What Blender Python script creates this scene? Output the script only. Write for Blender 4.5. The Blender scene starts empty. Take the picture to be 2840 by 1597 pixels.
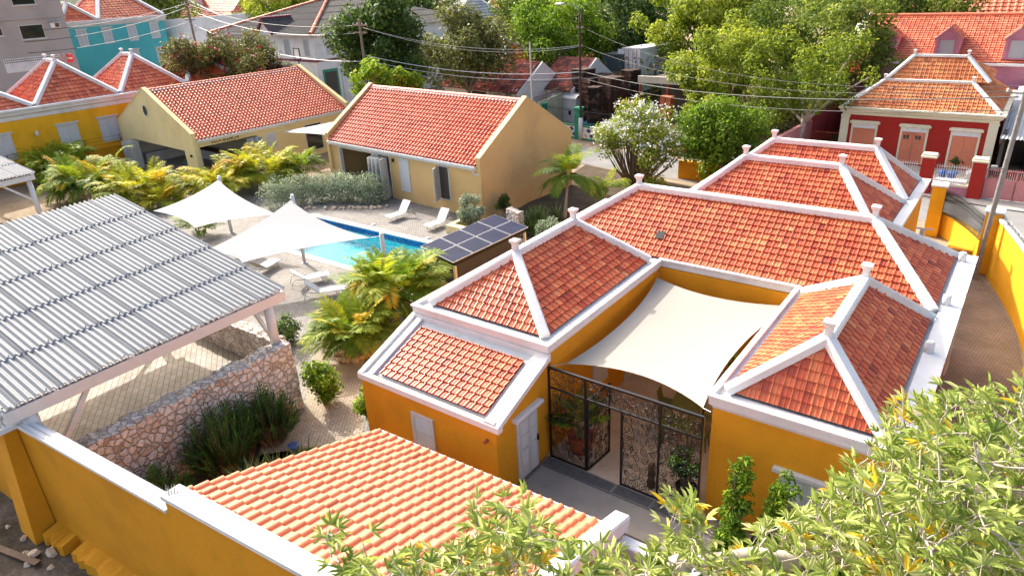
import bpy, bmesh, math, random
import numpy as np
from mathutils import Vector, Matrix
rad = math.radians
scene = bpy.context.scene
COL = scene.collection
# ------------------------------------------------------------------ camera, world, sun, exposure
CAM = np.array([15.916, -22.752, 14.181])
YAW, PITCH, ROLL, FOC = -0.6552, 0.4259, -0.0549, 1925.2      # focal length in pixels of a 2840 px wide frame
_F = np.array([math.sin(YAW)*math.cos(PITCH), math.cos(YAW)*math.cos(PITCH), -math.sin(PITCH)])
_R0 = np.array([math.cos(YAW), -math.sin(YAW), 0.0]); _U0 = np.cross(_R0, _F)
_R = math.cos(ROLL)*_R0 + math.sin(ROLL)*_U0
_U = -math.sin(ROLL)*_R0 + math.cos(ROLL)*_U0
cam_d = bpy.data.cameras.new("camera"); cam = bpy.data.objects.new("camera", cam_d); COL.objects.link(cam)
cam_d.sensor_width = 36.0; cam_d.lens = FOC/2840*36.0; cam_d.clip_start = 0.2; cam_d.clip_end = 3000
cam.matrix_world = Matrix(((_R[0], _U[0], -_F[0], CAM[0]), (_R[1], _U[1], -_F[1], CAM[1]), (_R[2], _U[2], -_F[2], CAM[2]), (0, 0, 0, 1)))
scene.camera = cam
SUN_DIR = Vector((1.35, -0.40, -1.0)).normalized()              # the way the light travels
EL = math.asin(-SUN_DIR.z); AZ = math.atan2(-SUN_DIR.x, -SUN_DIR.y)
world = bpy.data.worlds.new("World"); scene.world = world; world.use_nodes = True
_wn = world.node_tree; _bg = _wn.nodes["Background"]
_sky = _wn.nodes.new("ShaderNodeTexSky"); _sky.sky_type = 'NISHITA'; _sky.sun_disc = False
_sky.sun_elevation = EL; _sky.sun_rotation = AZ; _sky.air_density = 1.0; _sky.dust_density = 6.0; _sky.ozone_density = 0.0
_wn.links.new(_sky.outputs[0], _bg.inputs[0]); _bg.inputs[1].default_value = 0.15
_sd = bpy.data.lights.new("sun", 'SUN'); _sd.energy = 2.7; _sd.angle = rad(0.53); _sd.color = (1.0, 0.955, 0.88)
sun = bpy.data.objects.new("sun", _sd); COL.objects.link(sun)
sun.rotation_mode = 'QUATERNION'; sun.rotation_quaternion = SUN_DIR.to_track_quat('-Z', 'Y'); sun.location = (-30, 20, 40)
vs = scene.view_settings; vs.view_transform = 'Standard'; vs.look = 'None'; vs.exposure = 1.6; vs.gamma = 1.0; vs.use_curve_mapping = False
scene.cycles.max_bounces = 6; scene.cycles.transparent_max_bounces = 12; scene.cycles.caustics_reflective = False; scene.cycles.caustics_refractive = False
# ------------------------------------------------------------------ measuring helpers (frame pixel -> place in the world)
K = 2840/2576.0
def ray(u, v):
    d = _F + ((u-1420)/FOC)*_R - ((v-798.5)/FOC)*_U
    return d/np.linalg.norm(d)
def at(u, v, z=0.0):
    d = ray(u, v); return Vector(CAM + d*((z-CAM[2])/d[2]))
def far(u, v, dist):
    return Vector(CAM + ray(u, v)*dist)
# ------------------------------------------------------------------ mesh builder
class MB:
    def __init__(s): s.v=[]; s.f=[]; s.t=[]; s.m=[]; s.s=[]
    def add(s, vs, fs, tint=0.5, mi=0, sm=False):
        b=len(s.v); s.v.extend([tuple(p) for p in vs])
        for f in fs: s.f.append([b+i for i in f]); s.t.append(tint); s.m.append(mi); s.s.append(sm)
        return s
    def box(s, p0, p1, tint=0.5, mi=0):
        x0,y0,z0=[min(a,b) for a,b in zip(p0,p1)]; x1,y1,z1=[max(a,b) for a,b in zip(p0,p1)]
        s.add([(x0,y0,z0),(x1,y0,z0),(x1,y1,z0),(x0,y1,z0),(x0,y0,z1),(x1,y0,z1),(x1,y1,z1),(x0,y1,z1)],
              [(0,3,2,1),(4,5,6,7),(0,1,5,4),(1,2,6,5),(2,3,7,6),(3,0,4,7)],tint,mi); return s
    def bbox(s, p0, p1, bv=0.02, tint=0.5, mi=0):          # box with chamfered upper and lower edges
        x0,y0,z0=[min(a,b) for a,b in zip(p0,p1)]; x1,y1,z1=[max(a,b) for a,b in zip(p0,p1)]
        rings=[]
        for z,i in ((z0,bv),(z0+bv,0),(z1-bv,0),(z1,bv)):
            rings.append([(x0+i+bv*.0,y0+i,z),(x1-i,y0+i,z),(x1-i,y1-i,z),(x0+i,y1-i,z)])
        vs=[p for r in rings for p in r]; fs=[(3,2,1,0),(12,13,14,15)]
        for k in range(3):
            for j in range(4): a=k*4+j; b=k*4+(j+1)%4; fs.append((a,b,b+4,a+4))
        s.add(vs,fs,tint,mi); return s
    def quad(s, a,b,c,d, tint=0.5, mi=0): s.add([a,b,c,d],[(0,1,2,3)],tint,mi); return s
    def poly(s, pts, tint=0.5, mi=0): s.add(pts,[tuple(range(len(pts)))],tint,mi); return s
    def prism(s, pts, z0, z1, tint=0.5, mi=0):             # plan polygon (CCW) between two heights
        n=len(pts); vs=[(p[0],p[1],z0) for p in pts]+[(p[0],p[1],z1) for p in pts]
        fs=[tuple(range(n-1,-1,-1)),tuple(range(n,2*n))]+[(i,(i+1)%n,n+(i+1)%n,n+i) for i in range(n)]
        s.add(vs,fs,tint,mi); return s
    def extr(s, pts, d, tint=0.5, mi=0):                   # any planar 3D polygon pushed by vector d
        n=len(pts); d=Vector(d); a=[Vector(p) for p in pts]; b=[p+d for p in a]
        fs=[tuple(range(n-1,-1,-1)),tuple(range(n,2*n))]+[(i,(i+1)%n,n+(i+1)%n,n+i) for i in range(n)]
        s.add(a+b,fs,tint,mi); return s
    def bar(s, a, b, w, h, up=(0,0,1), tint=0.5, mi=0, bv=0.0):  # beam from a to b, w wide, h high, centred
        a=Vector(a); b=Vector(b); d=(b-a).normalized(); up=Vector(up)
        if abs(d.dot(up))>0.99: up=Vector((1,0,0))
        sx=d.cross(up).normalized(); sz=sx.cross(d).normalized()
        if bv>0: pr=[(-w/2,-h/2),(w/2,-h/2),(w/2,h/2-bv),(w/2-bv,h/2),(-w/2+bv,h/2),(-w/2,h/2-bv)]
        else: pr=[(-w/2,-h/2),(w/2,-h/2),(w/2,h/2),(-w/2,h/2)]
        n=len(pr); vs=[p+sx*x+sz*z for p in (a,b) for x,z in pr]
        fs=[tuple(range(n)),tuple(range(2*n-1,n-1,-1))]+[(i,n+i,n+(i+1)%n,(i+1)%n) for i in range(n)]
        s.add(vs,fs,tint,mi); return s
    def tube(s, path, r, n=6, tint=0.5, mi=0, sm=True, cap=True):
        path=[Vector(p) for p in path]; m=len(path)
        rr=[r]*m if not hasattr(r,'__len__') else r
        base=len(s.v); vs=[]; prev=None
        for i,p in enumerate(path):
            d=(path[min(i+1,m-1)]-path[max(i-1,0)])
            if d.length<1e-9: d=Vector((0,0,1))
            d.normalize()
            if prev is None:
                ref=Vector((0,0,1)) if abs(d.z)<0.9 else Vector((1,0,0)); sx=d.cross(ref).normalized()
            else:
                sx=prev-d*prev.dot(d)
                if sx.length<1e-6: sx=d.cross(Vector((0,0,1)))
                sx.normalize()
            prev=sx; sy=d.cross(sx)
            for k in range(n):
                a=2*math.pi*k/n; vs.append(p+(sx*math.cos(a)+sy*math.sin(a))*rr[i])
        fs=[(i*n+k,i*n+(k+1)%n,(i+1)*n+(k+1)%n,(i+1)*n+k) for i in range(m-1) for k in range(n)]
        s.add(vs,fs,tint,mi,sm)
        if cap: s.add(vs[:n],[tuple(range(n-1,-1,-1))],tint,mi); s.add(vs[-n:],[tuple(range(n))],tint,mi)
        return s
    def lathe(s, prof, c=(0,0,0), n=12, tint=0.5, mi=0, sm=True, rot=0.0):
        vs=[]; m=len(prof)
        for r,z in prof:
            for k in range(n):
                a=2*math.pi*k/n+rot; vs.append((c[0]+r*math.cos(a),c[1]+r*math.sin(a),c[2]+z))
        fs=[(i*n+k,i*n+(k+1)%n,(i+1)*n+(k+1)%n,(i+1)*n+k) for i in range(m-1) for k in range(n)]
        fs+= [tuple(range(n-1,-1,-1)), tuple(range((m-1)*n,m*n))]
        s.add(vs,fs,tint,mi,sm); return s
    def grid(s, P, tint=0.5, mi=0, sm=True):               # P[i][j] points
        a=len(P); b=len(P[0]); s.add([p for r in P for p in r],[(i*b+j,i*b+j+1,(i+1)*b+j+1,(i+1)*b+j) for i in range(a-1) for j in range(b-1)],tint,mi,sm); return s
    def rock(s, c, r, rng, tint=None):
        n=6; vs=[]; ph=rng.random()*6
        for lat,zz in ((-.75,-.6),(-.1,.05),(.6,.65)):
            for k in range(n):
                a=2*math.pi*k/n+ph; q=math.cos(lat*1.2)*(0.75+0.5*rng.random())
                vs.append((c[0]+r*q*math.cos(a),c[1]+r*q*math.sin(a),c[2]+r*zz*(0.7+.3*rng.random())))
        fs=[(i*n+k,i*n+(k+1)%n,(i+1)*n+(k+1)%n,(i+1)*n+k) for i in range(2) for k in range(n)]+[tuple(range(12,18)),tuple(range(5,-1,-1))]
        s.add(vs,fs,rng.random() if tint is None else tint); return s
    def build(s, name, mat, parent=None):
        me=bpy.data.meshes.new(name); me.from_pydata([tuple(p) for p in s.v],[],s.f)
        mats=mat if isinstance(mat,(list,tuple)) else [mat]
        for m in mats: me.materials.append(M[m])
        n=len(s.f)
        if n:
            me.polygons.foreach_set('material_index',s.m); me.polygons.foreach_set('use_smooth',s.s)
            at_=me.attributes.new('tint','FLOAT','FACE'); at_.data.foreach_set('value',np.array(s.t,dtype=np.float32))
        me.update()
        o=bpy.data.objects.new(name,me); COL.objects.link(o)
        if parent is not None: o.parent=parent
        return o
def tag(o, label=None, cat=None, group=None, kind=None):
    if label: o['label']=label
    if cat: o['category']=cat
    if group: o['group']=group
    if kind: o['kind']=kind
    return o
def thing(name, label, cat, loc=(0,0,0), rz=0.0, group=None):
    o=bpy.data.objects.new(name,None); COL.objects.link(o); o.empty_display_size=0.3
    o.location=loc; o.rotation_euler=(0,0,rz); return tag(o,label,cat,group)
def struct(name, mb, mat): return tag(mb.build(name,mat),kind='structure')
def kids(o): return [c for c in COL.objects if c.parent is o]
def dup(root, loc, rz=0.0, label=None, group=None, scale=None):
    r=root.copy(); COL.objects.link(r); r.location=loc; r.rotation_euler=(0,0,rz)
    if label: r['label']=label
    if group: r['group']=group
    if scale: r.scale=(scale,)*3 if not hasattr(scale,'__len__') else scale
    for ch in kids(root):
        c=ch.copy(); COL.objects.link(c); c.parent=r
        for g in kids(ch): d=g.copy(); COL.objects.link(d); d.parent=c
    return r
# ------------------------------------------------------------------ materials (all procedural)
M={}
def _new(name):
    m=bpy.data.materials.new(name); m.use_nodes=True; nt=m.node_tree; nt.nodes.clear()
    out=nt.nodes.new('ShaderNodeOutputMaterial'); p=nt.nodes.new('ShaderNodeBsdfPrincipled'); nt.links.new(p.outputs[0],out.inputs[0]); M[name]=m
    return nt,p,out
def _ramp(nt, fac, stops):
    r=nt.nodes.new('ShaderNodeValToRGB'); e=r.color_ramp.elements
    while len(e)<len(stops): e.new(0.5)
    for el,(pos,c) in zip(e,stops): el.position=pos; el.color=(*c,1)
    nt.links.new(fac,r.inputs[0]); return r.outputs[0]
def _obj(nt): return nt.nodes.new('ShaderNodeTexCoord').outputs['Object']
def _noise(nt, co, scale, detail=4, rough=0.55):
    n=nt.nodes.new('ShaderNodeTexNoise'); n.inputs['Scale'].default_value=scale; n.inputs['Detail'].default_value=detail; n.inputs['Roughness'].default_value=rough
    nt.links.new(co,n.inputs['Vector']); return n.outputs['Fac']
def _mix(nt, a, b, fac, mode='MIX'):
    x=nt.nodes.new('ShaderNodeMixRGB'); x.blend_type=mode
    for s,i in ((fac,0),(a,1),(b,2)):
        if hasattr(s,'is_linked'): nt.links.new(s,x.inputs[i])
        elif i==0: x.inputs[0].default_value=s
        else: x.inputs[i].default_value=(*s,1)
    return x.outputs[0]
def _bump(nt, p, h, strength=0.3, dist=0.02):
    b=nt.nodes.new('ShaderNodeBump'); b.inputs['Strength'].default_value=strength; b.inputs['Distance'].default_value=dist
    nt.links.new(h,b.inputs['Height']); nt.links.new(b.outputs[0],p.inputs['Normal'])
def _math(nt, op, a, b=None):
    m=nt.nodes.new('ShaderNodeMath'); m.operation=op
    for s,i in ((a,0),(b,1)):
        if s is None: continue
        if hasattr(s,'is_linked'): nt.links.new(s,m.inputs[i])
        else: m.inputs[i].default_value=s
    return m.outputs[0]
def _tint(nt):
    a=nt.nodes.new('ShaderNodeAttribute'); a.attribute_name='tint'; return a.outputs['Fac']
def plaster(name, c, stain=None, amt=0.35, scale=0.7, rough=0.85, bump=0.15, spec=0.3):
    nt,p,o=_new(name); co=_obj(nt)
    n1=_noise(nt,co,scale,6,0.6); n2=_noise(nt,co,9,3); n3=_noise(nt,co,60,2)
    d=tuple(x*0.86 for x in c); l=tuple(min(1,x*1.07) for x in c)
    col=_ramp(nt,n1,[(0.35,d),(0.5,c),(0.68,l)])
    if stain:
        f=_math(nt,'MULTIPLY',_ramp(nt,n2,[(0.52,(0,0,0)),(0.72,(1,1,1))]),_ramp(nt,n1,[(0.45,(0,0,0)),(0.62,(1,1,1))]))
        col=_mix(nt,col,stain,_math(nt,'MULTIPLY',f,amt))
    nt.links.new(col,p.inputs['Base Color']); p.inputs['Roughness'].default_value=rough; p.inputs['Specular IOR Level'].default_value=spec
    _bump(nt,p,_math(nt,'ADD',n2,n3),bump,0.01)
def plain(name, c, rough=0.6, metal=0.0, spec=0.4, var=0.08):
    nt,p,o=_new(name); co=_obj(nt); n=_noise(nt,co,5,3)
    col=_ramp(nt,n,[(0.3,tuple(x*(1-var) for x in c)),(0.7,tuple(min(1,x*(1+var)) for x in c))])
    nt.links.new(col,p.inputs['Base Color']); p.inputs['Roughness'].default_value=rough; p.inputs['Metallic'].default_value=metal; p.inputs['Specular IOR Level'].default_value=spec
def tilemat(name, stops, grime=(0.05,0.03,0.02), gamt=0.25, rough=0.5, gscale=1.2, gthr=0.5):
    nt,p,o=_new(name); co=_obj(nt); t=_tint(nt); n=_noise(nt,co,14,4); g=_noise(nt,co,gscale,6,0.65)
    col=_ramp(nt,_math(nt,'ADD',_math(nt,'MULTIPLY',t,0.8),_math(nt,'MULTIPLY',n,0.25)),stops)
    col=_mix(nt,col,grime,_math(nt,'MULTIPLY',_ramp(nt,g,[(gthr,(0,0,0)),(gthr+0.2,(1,1,1))]),gamt))
    nt.links.new(col,p.inputs['Base Color']); p.inputs['Roughness'].default_value=rough; p.inputs['Specular IOR Level'].default_value=0.5
    _bump(nt,p,_noise(nt,co,40,3),0.12,0.01)
def leafmat(name, stops, transl=0.35, rough=0.6):
    nt,p,o=_new(name); t=_tint(nt); col=_ramp(nt,t,stops); co=_obj(nt)
    nt.links.new(col,p.inputs['Base Color']); p.inputs['Roughness'].default_value=rough; p.inputs['Specular IOR Level'].default_value=0.22
    tr=nt.nodes.new('ShaderNodeBsdfTranslucent'); nt.links.new(_mix(nt,col,(0.9,1.0,0.35),0.25,'MULTIPLY'),tr.inputs[0])
    ms=nt.nodes.new('ShaderNodeMixShader'); ms.inputs[0].default_value=transl
    nt.links.new(p.outputs[0],ms.inputs[1]); nt.links.new(tr.outputs[0],ms.inputs[2]); nt.links.new(ms.outputs[0],o.inputs[0])
def brick(name, c1, c2, mortar, bw, bh, rot=0.0, ms=0.012, rough=0.85, bump=0.4, stain=None, spec=0.3):
    nt,p,o=_new(name); co=_obj(nt); mp=nt.nodes.new('ShaderNodeMapping'); mp.inputs['Rotation'].default_value=(0,0,rot); nt.links.new(co,mp.inputs[0])
    b=nt.nodes.new('ShaderNodeTexBrick'); nt.links.new(mp.outputs[0],b.inputs['Vector'])
    b.inputs['Color1'].default_value=(*c1,1); b.inputs['Color2'].default_value=(*c2,1); b.inputs['Mortar'].default_value=(*mortar,1)
    b.inputs['Scale'].default_value=1; b.inputs['Brick Width'].default_value=bw; b.inputs['Row Height'].default_value=bh; b.inputs['Mortar Size'].default_value=ms; b.inputs['Mortar Smooth'].default_value=0.2
    n=_noise(nt,co,0.9,5); col=_mix(nt,b.outputs['Color'],_ramp(nt,n,[(0.3,(0.78,0.76,0.74)),(0.7,(1.1,1.1,1.1))]),1.0,'MULTIPLY')
    if stain: col=_mix(nt,col,stain,_ramp(nt,_noise(nt,co,1.7,6),[(0.55,(0,0,0)),(0.75,(.6,.6,.6))]))
    nt.links.new(col,p.inputs['Base Color']); p.inputs['Roughness'].default_value=rough; p.inputs['Specular IOR Level'].default_value=0.3
    p.inputs['Specular IOR Level'].default_value=spec
    _bump(nt,p,_math(nt,'SUBTRACT',1.0,b.outputs['Fac']),bump,0.01)
def herring(name, c1, c2, mortar, L, Wd, rot=0.7854, rough=0.85):
    # herringbone of two-to-one blocks: classify the cell of an L-shaped unit, four cells to a period
    nt,p,o=_new(name); co=_obj(nt); mp=nt.nodes.new('ShaderNodeMapping'); mp.inputs['Rotation'].default_value=(0,0,rot); s=1.0/Wd
    mp.inputs['Scale'].default_value=(s,s,s); nt.links.new(co,mp.inputs[0]); sx=nt.nodes.new('ShaderNodeSeparateXYZ'); nt.links.new(mp.outputs[0],sx.inputs[0])
    X,Y=sx.outputs[0],sx.outputs[1]; fx=_math(nt,'FLOOR',X); fy=_math(nt,'FLOOR',Y); ux=_math(nt,'FRACT',X); uy=_math(nt,'FRACT',Y)
    k=_math(nt,'FLOORED_MODULO',_math(nt,'SUBTRACT',fx,fy),4.0)
    def is_(v): return _math(nt,'COMPARE',k,v) 
    i0,i1,i2,i3=[is_(float(v)) for v in range(4)]
    for q in (i0,i1,i2,i3): q.node.inputs[2].default_value=0.5
    # 0: left half of a lying block, 1: right half, 2: lower half of a standing block is cell 3, upper half cell 2
    m=0.07
    def edge(a,lo): return _math(nt,'LESS_THAN',a,m) if lo else _math(nt,'GREATER_THAN',a,1-m)
    L_,R_,B_,T_=edge(ux,1),edge(ux,0),edge(uy,1),edge(uy,0)
    mx=lambda *a: a[0] if len(a)==1 else _math(nt,'MAXIMUM',a[0],mx(*a[1:]))
    g=mx(_math(nt,'MULTIPLY',i0,mx(L_,B_,T_)),_math(nt,'MULTIPLY',i1,mx(R_,B_,T_)),_math(nt,'MULTIPLY',i2,mx(L_,R_,T_)),_math(nt,'MULTIPLY',i3,mx(L_,R_,B_)))
    wn=nt.nodes.new('ShaderNodeTexWhiteNoise'); wn.noise_dimensions='2D'; cb=nt.nodes.new('ShaderNodeCombineXYZ')
    nt.links.new(_math(nt,'SUBTRACT',fx,i1),cb.inputs[0]); nt.links.new(_math(nt,'SUBTRACT',fy,i2),cb.inputs[1]); nt.links.new(cb.outputs[0],wn.inputs['Vector'])
    col=_ramp(nt,wn.outputs['Value'],[(0,c1),(1,c2)])
    n=_noise(nt,co,0.8,5); col=_mix(nt,col,_ramp(nt,n,[(0.3,(0.8,0.78,0.76)),(0.7,(1.08,1.08,1.08))]),1.0,'MULTIPLY')
    col=_mix(nt,col,mortar,g); nt.links.new(col,p.inputs['Base Color']); p.inputs['Roughness'].default_value=rough; p.inputs['Specular IOR Level'].default_value=0.3
    _bump(nt,p,_math(nt,'SUBTRACT',1.0,g),0.35,0.008)
def stone(name, stops, mortar, scale, rough=0.9):
    nt,p,o=_new(name); co=_obj(nt); wv=nt.nodes.new('ShaderNodeMixRGB'); wv.blend_type='ADD'; wv.inputs[0].default_value=0.09
    nz=nt.nodes.new('ShaderNodeTexNoise'); nz.inputs['Scale'].default_value=5; nt.links.new(co,nz.inputs[0]); nt.links.new(co,wv.inputs[1]); nt.links.new(nz.outputs[1],wv.inputs[2])
    a=nt.nodes.new('ShaderNodeTexVoronoi'); a.inputs['Scale'].default_value=scale; nt.links.new(wv.outputs[0],a.inputs['Vector'])
    e=nt.nodes.new('ShaderNodeTexVoronoi'); e.feature='DISTANCE_TO_EDGE'; e.inputs['Scale'].default_value=scale; nt.links.new(wv.outputs[0],e.inputs['Vector'])
    sp=nt.nodes.new('ShaderNodeSeparateColor'); nt.links.new(a.outputs['Color'],sp.inputs[0])
    col=_ramp(nt,sp.outputs[0],stops); n=_noise(nt,co,12,6,0.7); col=_mix(nt,col,_ramp(nt,n,[(0.3,(0.6,0.56,0.52)),(0.65,(1.1,1.1,1.1))]),1.0,'MULTIPLY')
    g=_ramp(nt,e.outputs[0],[(0.0,(1,1,1)),(0.07,(0,0,0))]); col=_mix(nt,col,mortar,g)
    nt.links.new(col,p.inputs['Base Color']); p.inputs['Roughness'].default_value=rough; p.inputs['Specular IOR Level'].default_value=0.2
    h=_math(nt,'ADD',_ramp(nt,e.outputs[0],[(0.0,(0,0,0)),(0.16,(1,1,1))]),_math(nt,'MULTIPLY',n,0.5)); _bump(nt,p,h,0.9,0.06)
# paint, plaster
plaster('mustard',(0.60,0.255,0.008),stain=(0.32,0.13,0.01),amt=0.3,bump=0.1)
plaster('yellow',(0.72,0.36,0.012),stain=(0.5,0.26,0.03),amt=0.4,bump=0.1)
plaster('sand',(0.58,0.385,0.165),bump=0.35,scale=0.3)
plaster('cream_wall',(0.66,0.54,0.28),bump=0.3,scale=0.3)
plaster('white_plaster',(0.62,0.615,0.605),stain=(0.42,0.40,0.38),amt=0.25,bump=0.1)
plaster('white_old',(0.72,0.71,0.68),stain=(0.25,0.23,0.2),amt=0.6,bump=0.2)
plaster('grey_concrete',(0.36,0.335,0.315),stain=(0.2,0.17,0.15),amt=0.6,scale=0.25,bump=0.25)
plaster('turquoise',(0.07,0.38,0.40),stain=(0.12,0.34,0.34),amt=0.5,scale=0.2,bump=0.15)
plaster('red_wall',(0.36,0.022,0.014),stain=(0.3,0.06,0.05),amt=0.4,scale=0.4)
plaster('pink_old',(0.46,0.19,0.25),stain=(0.48,0.34,0.38),amt=0.9,scale=0.5)
plaster('pink_paint',(0.55,0.22,0.21),stain=(0.6,0.4,0.38),amt=0.8,scale=0.4)
plaster('red_old',(0.34,0.06,0.06),stain=(0.45,0.25,0.24),amt=0.8,scale=0.5)
plaster('lilac',(0.55,0.42,0.55)); plaster('cream_trim',(0.72,0.66,0.48),stain=(0.4,0.34,0.25),amt=0.3)
plaster('old_white_brick',(0.55,0.52,0.49),stain=(0.2,0.18,0.16),amt=0.6,scale=0.5,bump=0.4)
plaster('olive_wall',(0.42,0.42,0.3),stain=(0.2,0.2,0.14),amt=0.5)
plaster('salmon',(0.62,0.20,0.11),stain=(0.66,0.36,0.25),amt=0.5,scale=0.8)
plaster('concrete',(0.27,0.245,0.215),stain=(0.2,0.18,0.15),amt=0.5,bump=0.3)
plaster('concrete_light',(0.47,0.42,0.35),stain=(0.3,0.26,0.2),amt=0.5,scale=1.2,bump=0.2)
plaster('flashing',(0.42,0.44,0.45),stain=(0.24,0.25,0.25),amt=0.6,scale=2.0,rough=0.7)
plain('white_paint',(0.58,0.58,0.57),0.45,var=0.03); plain('white_frame',(0.52,0.52,0.505),0.5,var=0.04)
plain('grey_door',(0.55,0.55,0.54),0.6); plain('gutter_grey',(0.36,0.38,0.40),0.5); plain('dark',(0.012,0.012,0.012),0.7); plain('black_iron',(0.012,0.013,0.014),0.35,0.3,0.6)
plain('interior',(0.28,0.25,0.21),0.8); plain('interior_dark',(0.07,0.06,0.05),0.8); plain('steel',(0.35,0.36,0.37),0.4,0.8); plain('alu',(0.6,0.61,0.62),0.35,0.7)
plain('rust',(0.30,0.07,0.025),0.8,var=0.3); plain('wood_dark',(0.10,0.05,0.025),0.6,var=0.25); plain('wood_teak',(0.34,0.17,0.07),0.6,var=0.2); plain('wood_pole',(0.20,0.15,0.11),0.8,var=0.25)
plain('olive_table',(0.14,0.15,0.035),0.5); plain('lime_table',(0.52,0.50,0.12),0.4); plain('green_table',(0.12,0.22,0.16),0.4); plain('beige_sling',(0.33,0.29,0.23),0.7); plain('terracotta',(0.42,0.10,0.03),0.7,var=0.2)
plain('driftwood',(0.55,0.38,0.26),0.8,var=0.2); plain('blue_pot',(0.03,0.14,0.45),0.35); plain('maroon',(0.16,0.02,0.04),0.6); plain('green_paint',(0.02,0.22,0.12),0.5,var=0.3); plain('red_sign',(0.65,0.02,0.02),0.4); plain('yellow_sign',(0.8,0.45,0.02),0.4)
plain('orange_tarp',(0.75,0.14,0.02),0.6,var=0.2); plain('cable',(0.03,0.03,0.032),0.5); plain('cable_pale',(0.55,0.55,0.55),0.4); plain('concrete_pole',(0.42,0.40,0.37),0.8,var=0.12); plain('galv',(0.24,0.235,0.23),0.55,0.3,var=0.2)
plain('bark',(0.17,0.125,0.09),0.9,var=0.3); plain('bark_pale',(0.42,0.37,0.31),0.85,var=0.2); plain('palm_stem',(0.30,0.27,0.10),0.7,var=0.3); plain('rachis',(0.42,0.42,0.08),0.5,var=0.2)
plain('container_white',(0.62,0.62,0.62),0.5,var=0.12); plain('container_dark',(0.05,0.075,0.08),0.5,var=0.2); plain('solar_frame',(0.55,0.56,0.58),0.35,0.5); plain('stick_brown',(0.05,0.02,0.015),0.7)
plain('pool_light',(0.50,0.80,0.84),0.5); plain('coping',(0.68,0.60,0.49),0.7,var=0.06); plain('mosaic',(0.02,0.10,0.32),0.3,var=0.7); plain('blue_dark',(0.02,0.05,0.2),0.4); plain('flower_white',(0.82,0.82,0.78),0.6); plain('flower_pink',(0.62,0.05,0.13),0.6); plain('thatch',(0.16,0.11,0.07),0.9,var=0.3)
def sailmat(name,c,tr):
    nt,p,o=_new(name); co=_obj(nt); n=_noise(nt,co,1.5,3); nt.links.new(_ramp(nt,n,[(0.3,tuple(x*0.97 for x in c)),(0.7,c)]),p.inputs['Base Color']); p.inputs['Roughness'].default_value=0.8; p.inputs['Specular IOR Level'].default_value=0.2
    t=nt.nodes.new('ShaderNodeBsdfTranslucent'); t.inputs[0].default_value=(*c,1); ms=nt.nodes.new('ShaderNodeMixShader'); ms.inputs[0].default_value=tr
    nt.links.new(p.outputs[0],ms.inputs[1]); nt.links.new(t.outputs[0],ms.inputs[2]); nt.links.new(ms.outputs[0],o.inputs[0])
    _bump(nt,p,_noise(nt,co,0.8,2),0.25,0.05)
sailmat('sail_white',(0.44,0.437,0.43),0.10); sailmat('sail_cream',(0.35,0.33,0.29),0.12)
# roof tiles
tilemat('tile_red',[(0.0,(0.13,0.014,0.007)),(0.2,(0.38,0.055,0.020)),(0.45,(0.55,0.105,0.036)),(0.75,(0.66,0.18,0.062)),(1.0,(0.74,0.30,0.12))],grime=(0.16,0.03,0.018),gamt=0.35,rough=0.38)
tilemat('tile_villa',[(0.0,(0.14,0.02,0.012)),(0.2,(0.46,0.09,0.04)),(0.5,(0.58,0.14,0.065)),(1.0,(0.68,0.24,0.13))],gamt=0.12,rough=0.5)
tilemat('tile_orange',[(0.0,(0.30,0.065,0.025)),(0.2,(0.55,0.15,0.06)),(0.5,(0.62,0.19,0.082)),(1.0,(0.68,0.26,0.12))],grime=(0.34,0.10,0.045),gamt=0.3,rough=0.65)
tilemat('tile_amber',[(0.0,(0.14,0.03,0.012)),(0.2,(0.46,0.12,0.04)),(0.5,(0.64,0.22,0.075)),(1.0,(0.76,0.38,0.15))],grime=(0.08,0.05,0.03),gamt=0.5,rough=0.7)
tilemat('tile_coral',[(0.0,(0.16,0.022,0.012)),(0.2,(0.46,0.09,0.042)),(0.5,(0.60,0.155,0.07)),(1.0,(0.70,0.28,0.15))],gamt=0.3,rough=0.6)
tilemat('tile_old',[(0.0,(0.03,0.022,0.02)),(0.25,(0.22,0.05,0.03)),(0.7,(0.38,0.09,0.05)),(0.86,(0.42,0.14,0.08)),(1.0,(0.62,0.58,0.54))],grime=(0.018,0.017,0.017),gamt=0.95,rough=0.9,gscale=0.9,gthr=0.46)
tilemat('sheet_black',[(0.0,(0.025,0.022,0.02)),(1.0,(0.075,0.068,0.062))],gamt=0.1,rough=0.85)
tilemat('tile_grey',[(0.0,(0.25,0.25,0.26)),(1.0,(0.42,0.42,0.42))],gamt=0.2,rough=0.8)
tilemat('coral_stone',[(0.0,(0.30,0.22,0.15)),(0.5,(0.50,0.38,0.26)),(1.0,(0.62,0.52,0.40))],gamt=0.1,rough=0.95)
def corrug(name,c,grime):
    nt,p,o=_new(name); co=_obj(nt); n=_noise(nt,co,130,2); b=_noise(nt,co,0.8,5); t=_tint(nt)
    col=_ramp(nt,n,[(0.35,tuple(x*0.8 for x in c)),(0.65,tuple(x*1.15 for x in c))]); col=_mix(nt,col,_ramp(nt,b,[(0.3,(0.88,0.88,0.9)),(0.7,(1.05,1.05,1.05))]),1.0,'MULTIPLY')
    col=_mix(nt,col,_ramp(nt,t,[(0,(0.85,0.87,0.9)),(1,(1.08,1.08,1.06))]),1.0,'MULTIPLY'); nt.links.new(col,p.inputs['Base Color']); p.inputs['Roughness'].default_value=0.6; p.inputs['Metallic'].default_value=0.0; p.inputs['Specular IOR Level'].default_value=0.25
corrug('sheet_blue',(0.205,0.215,0.225),None)
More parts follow.
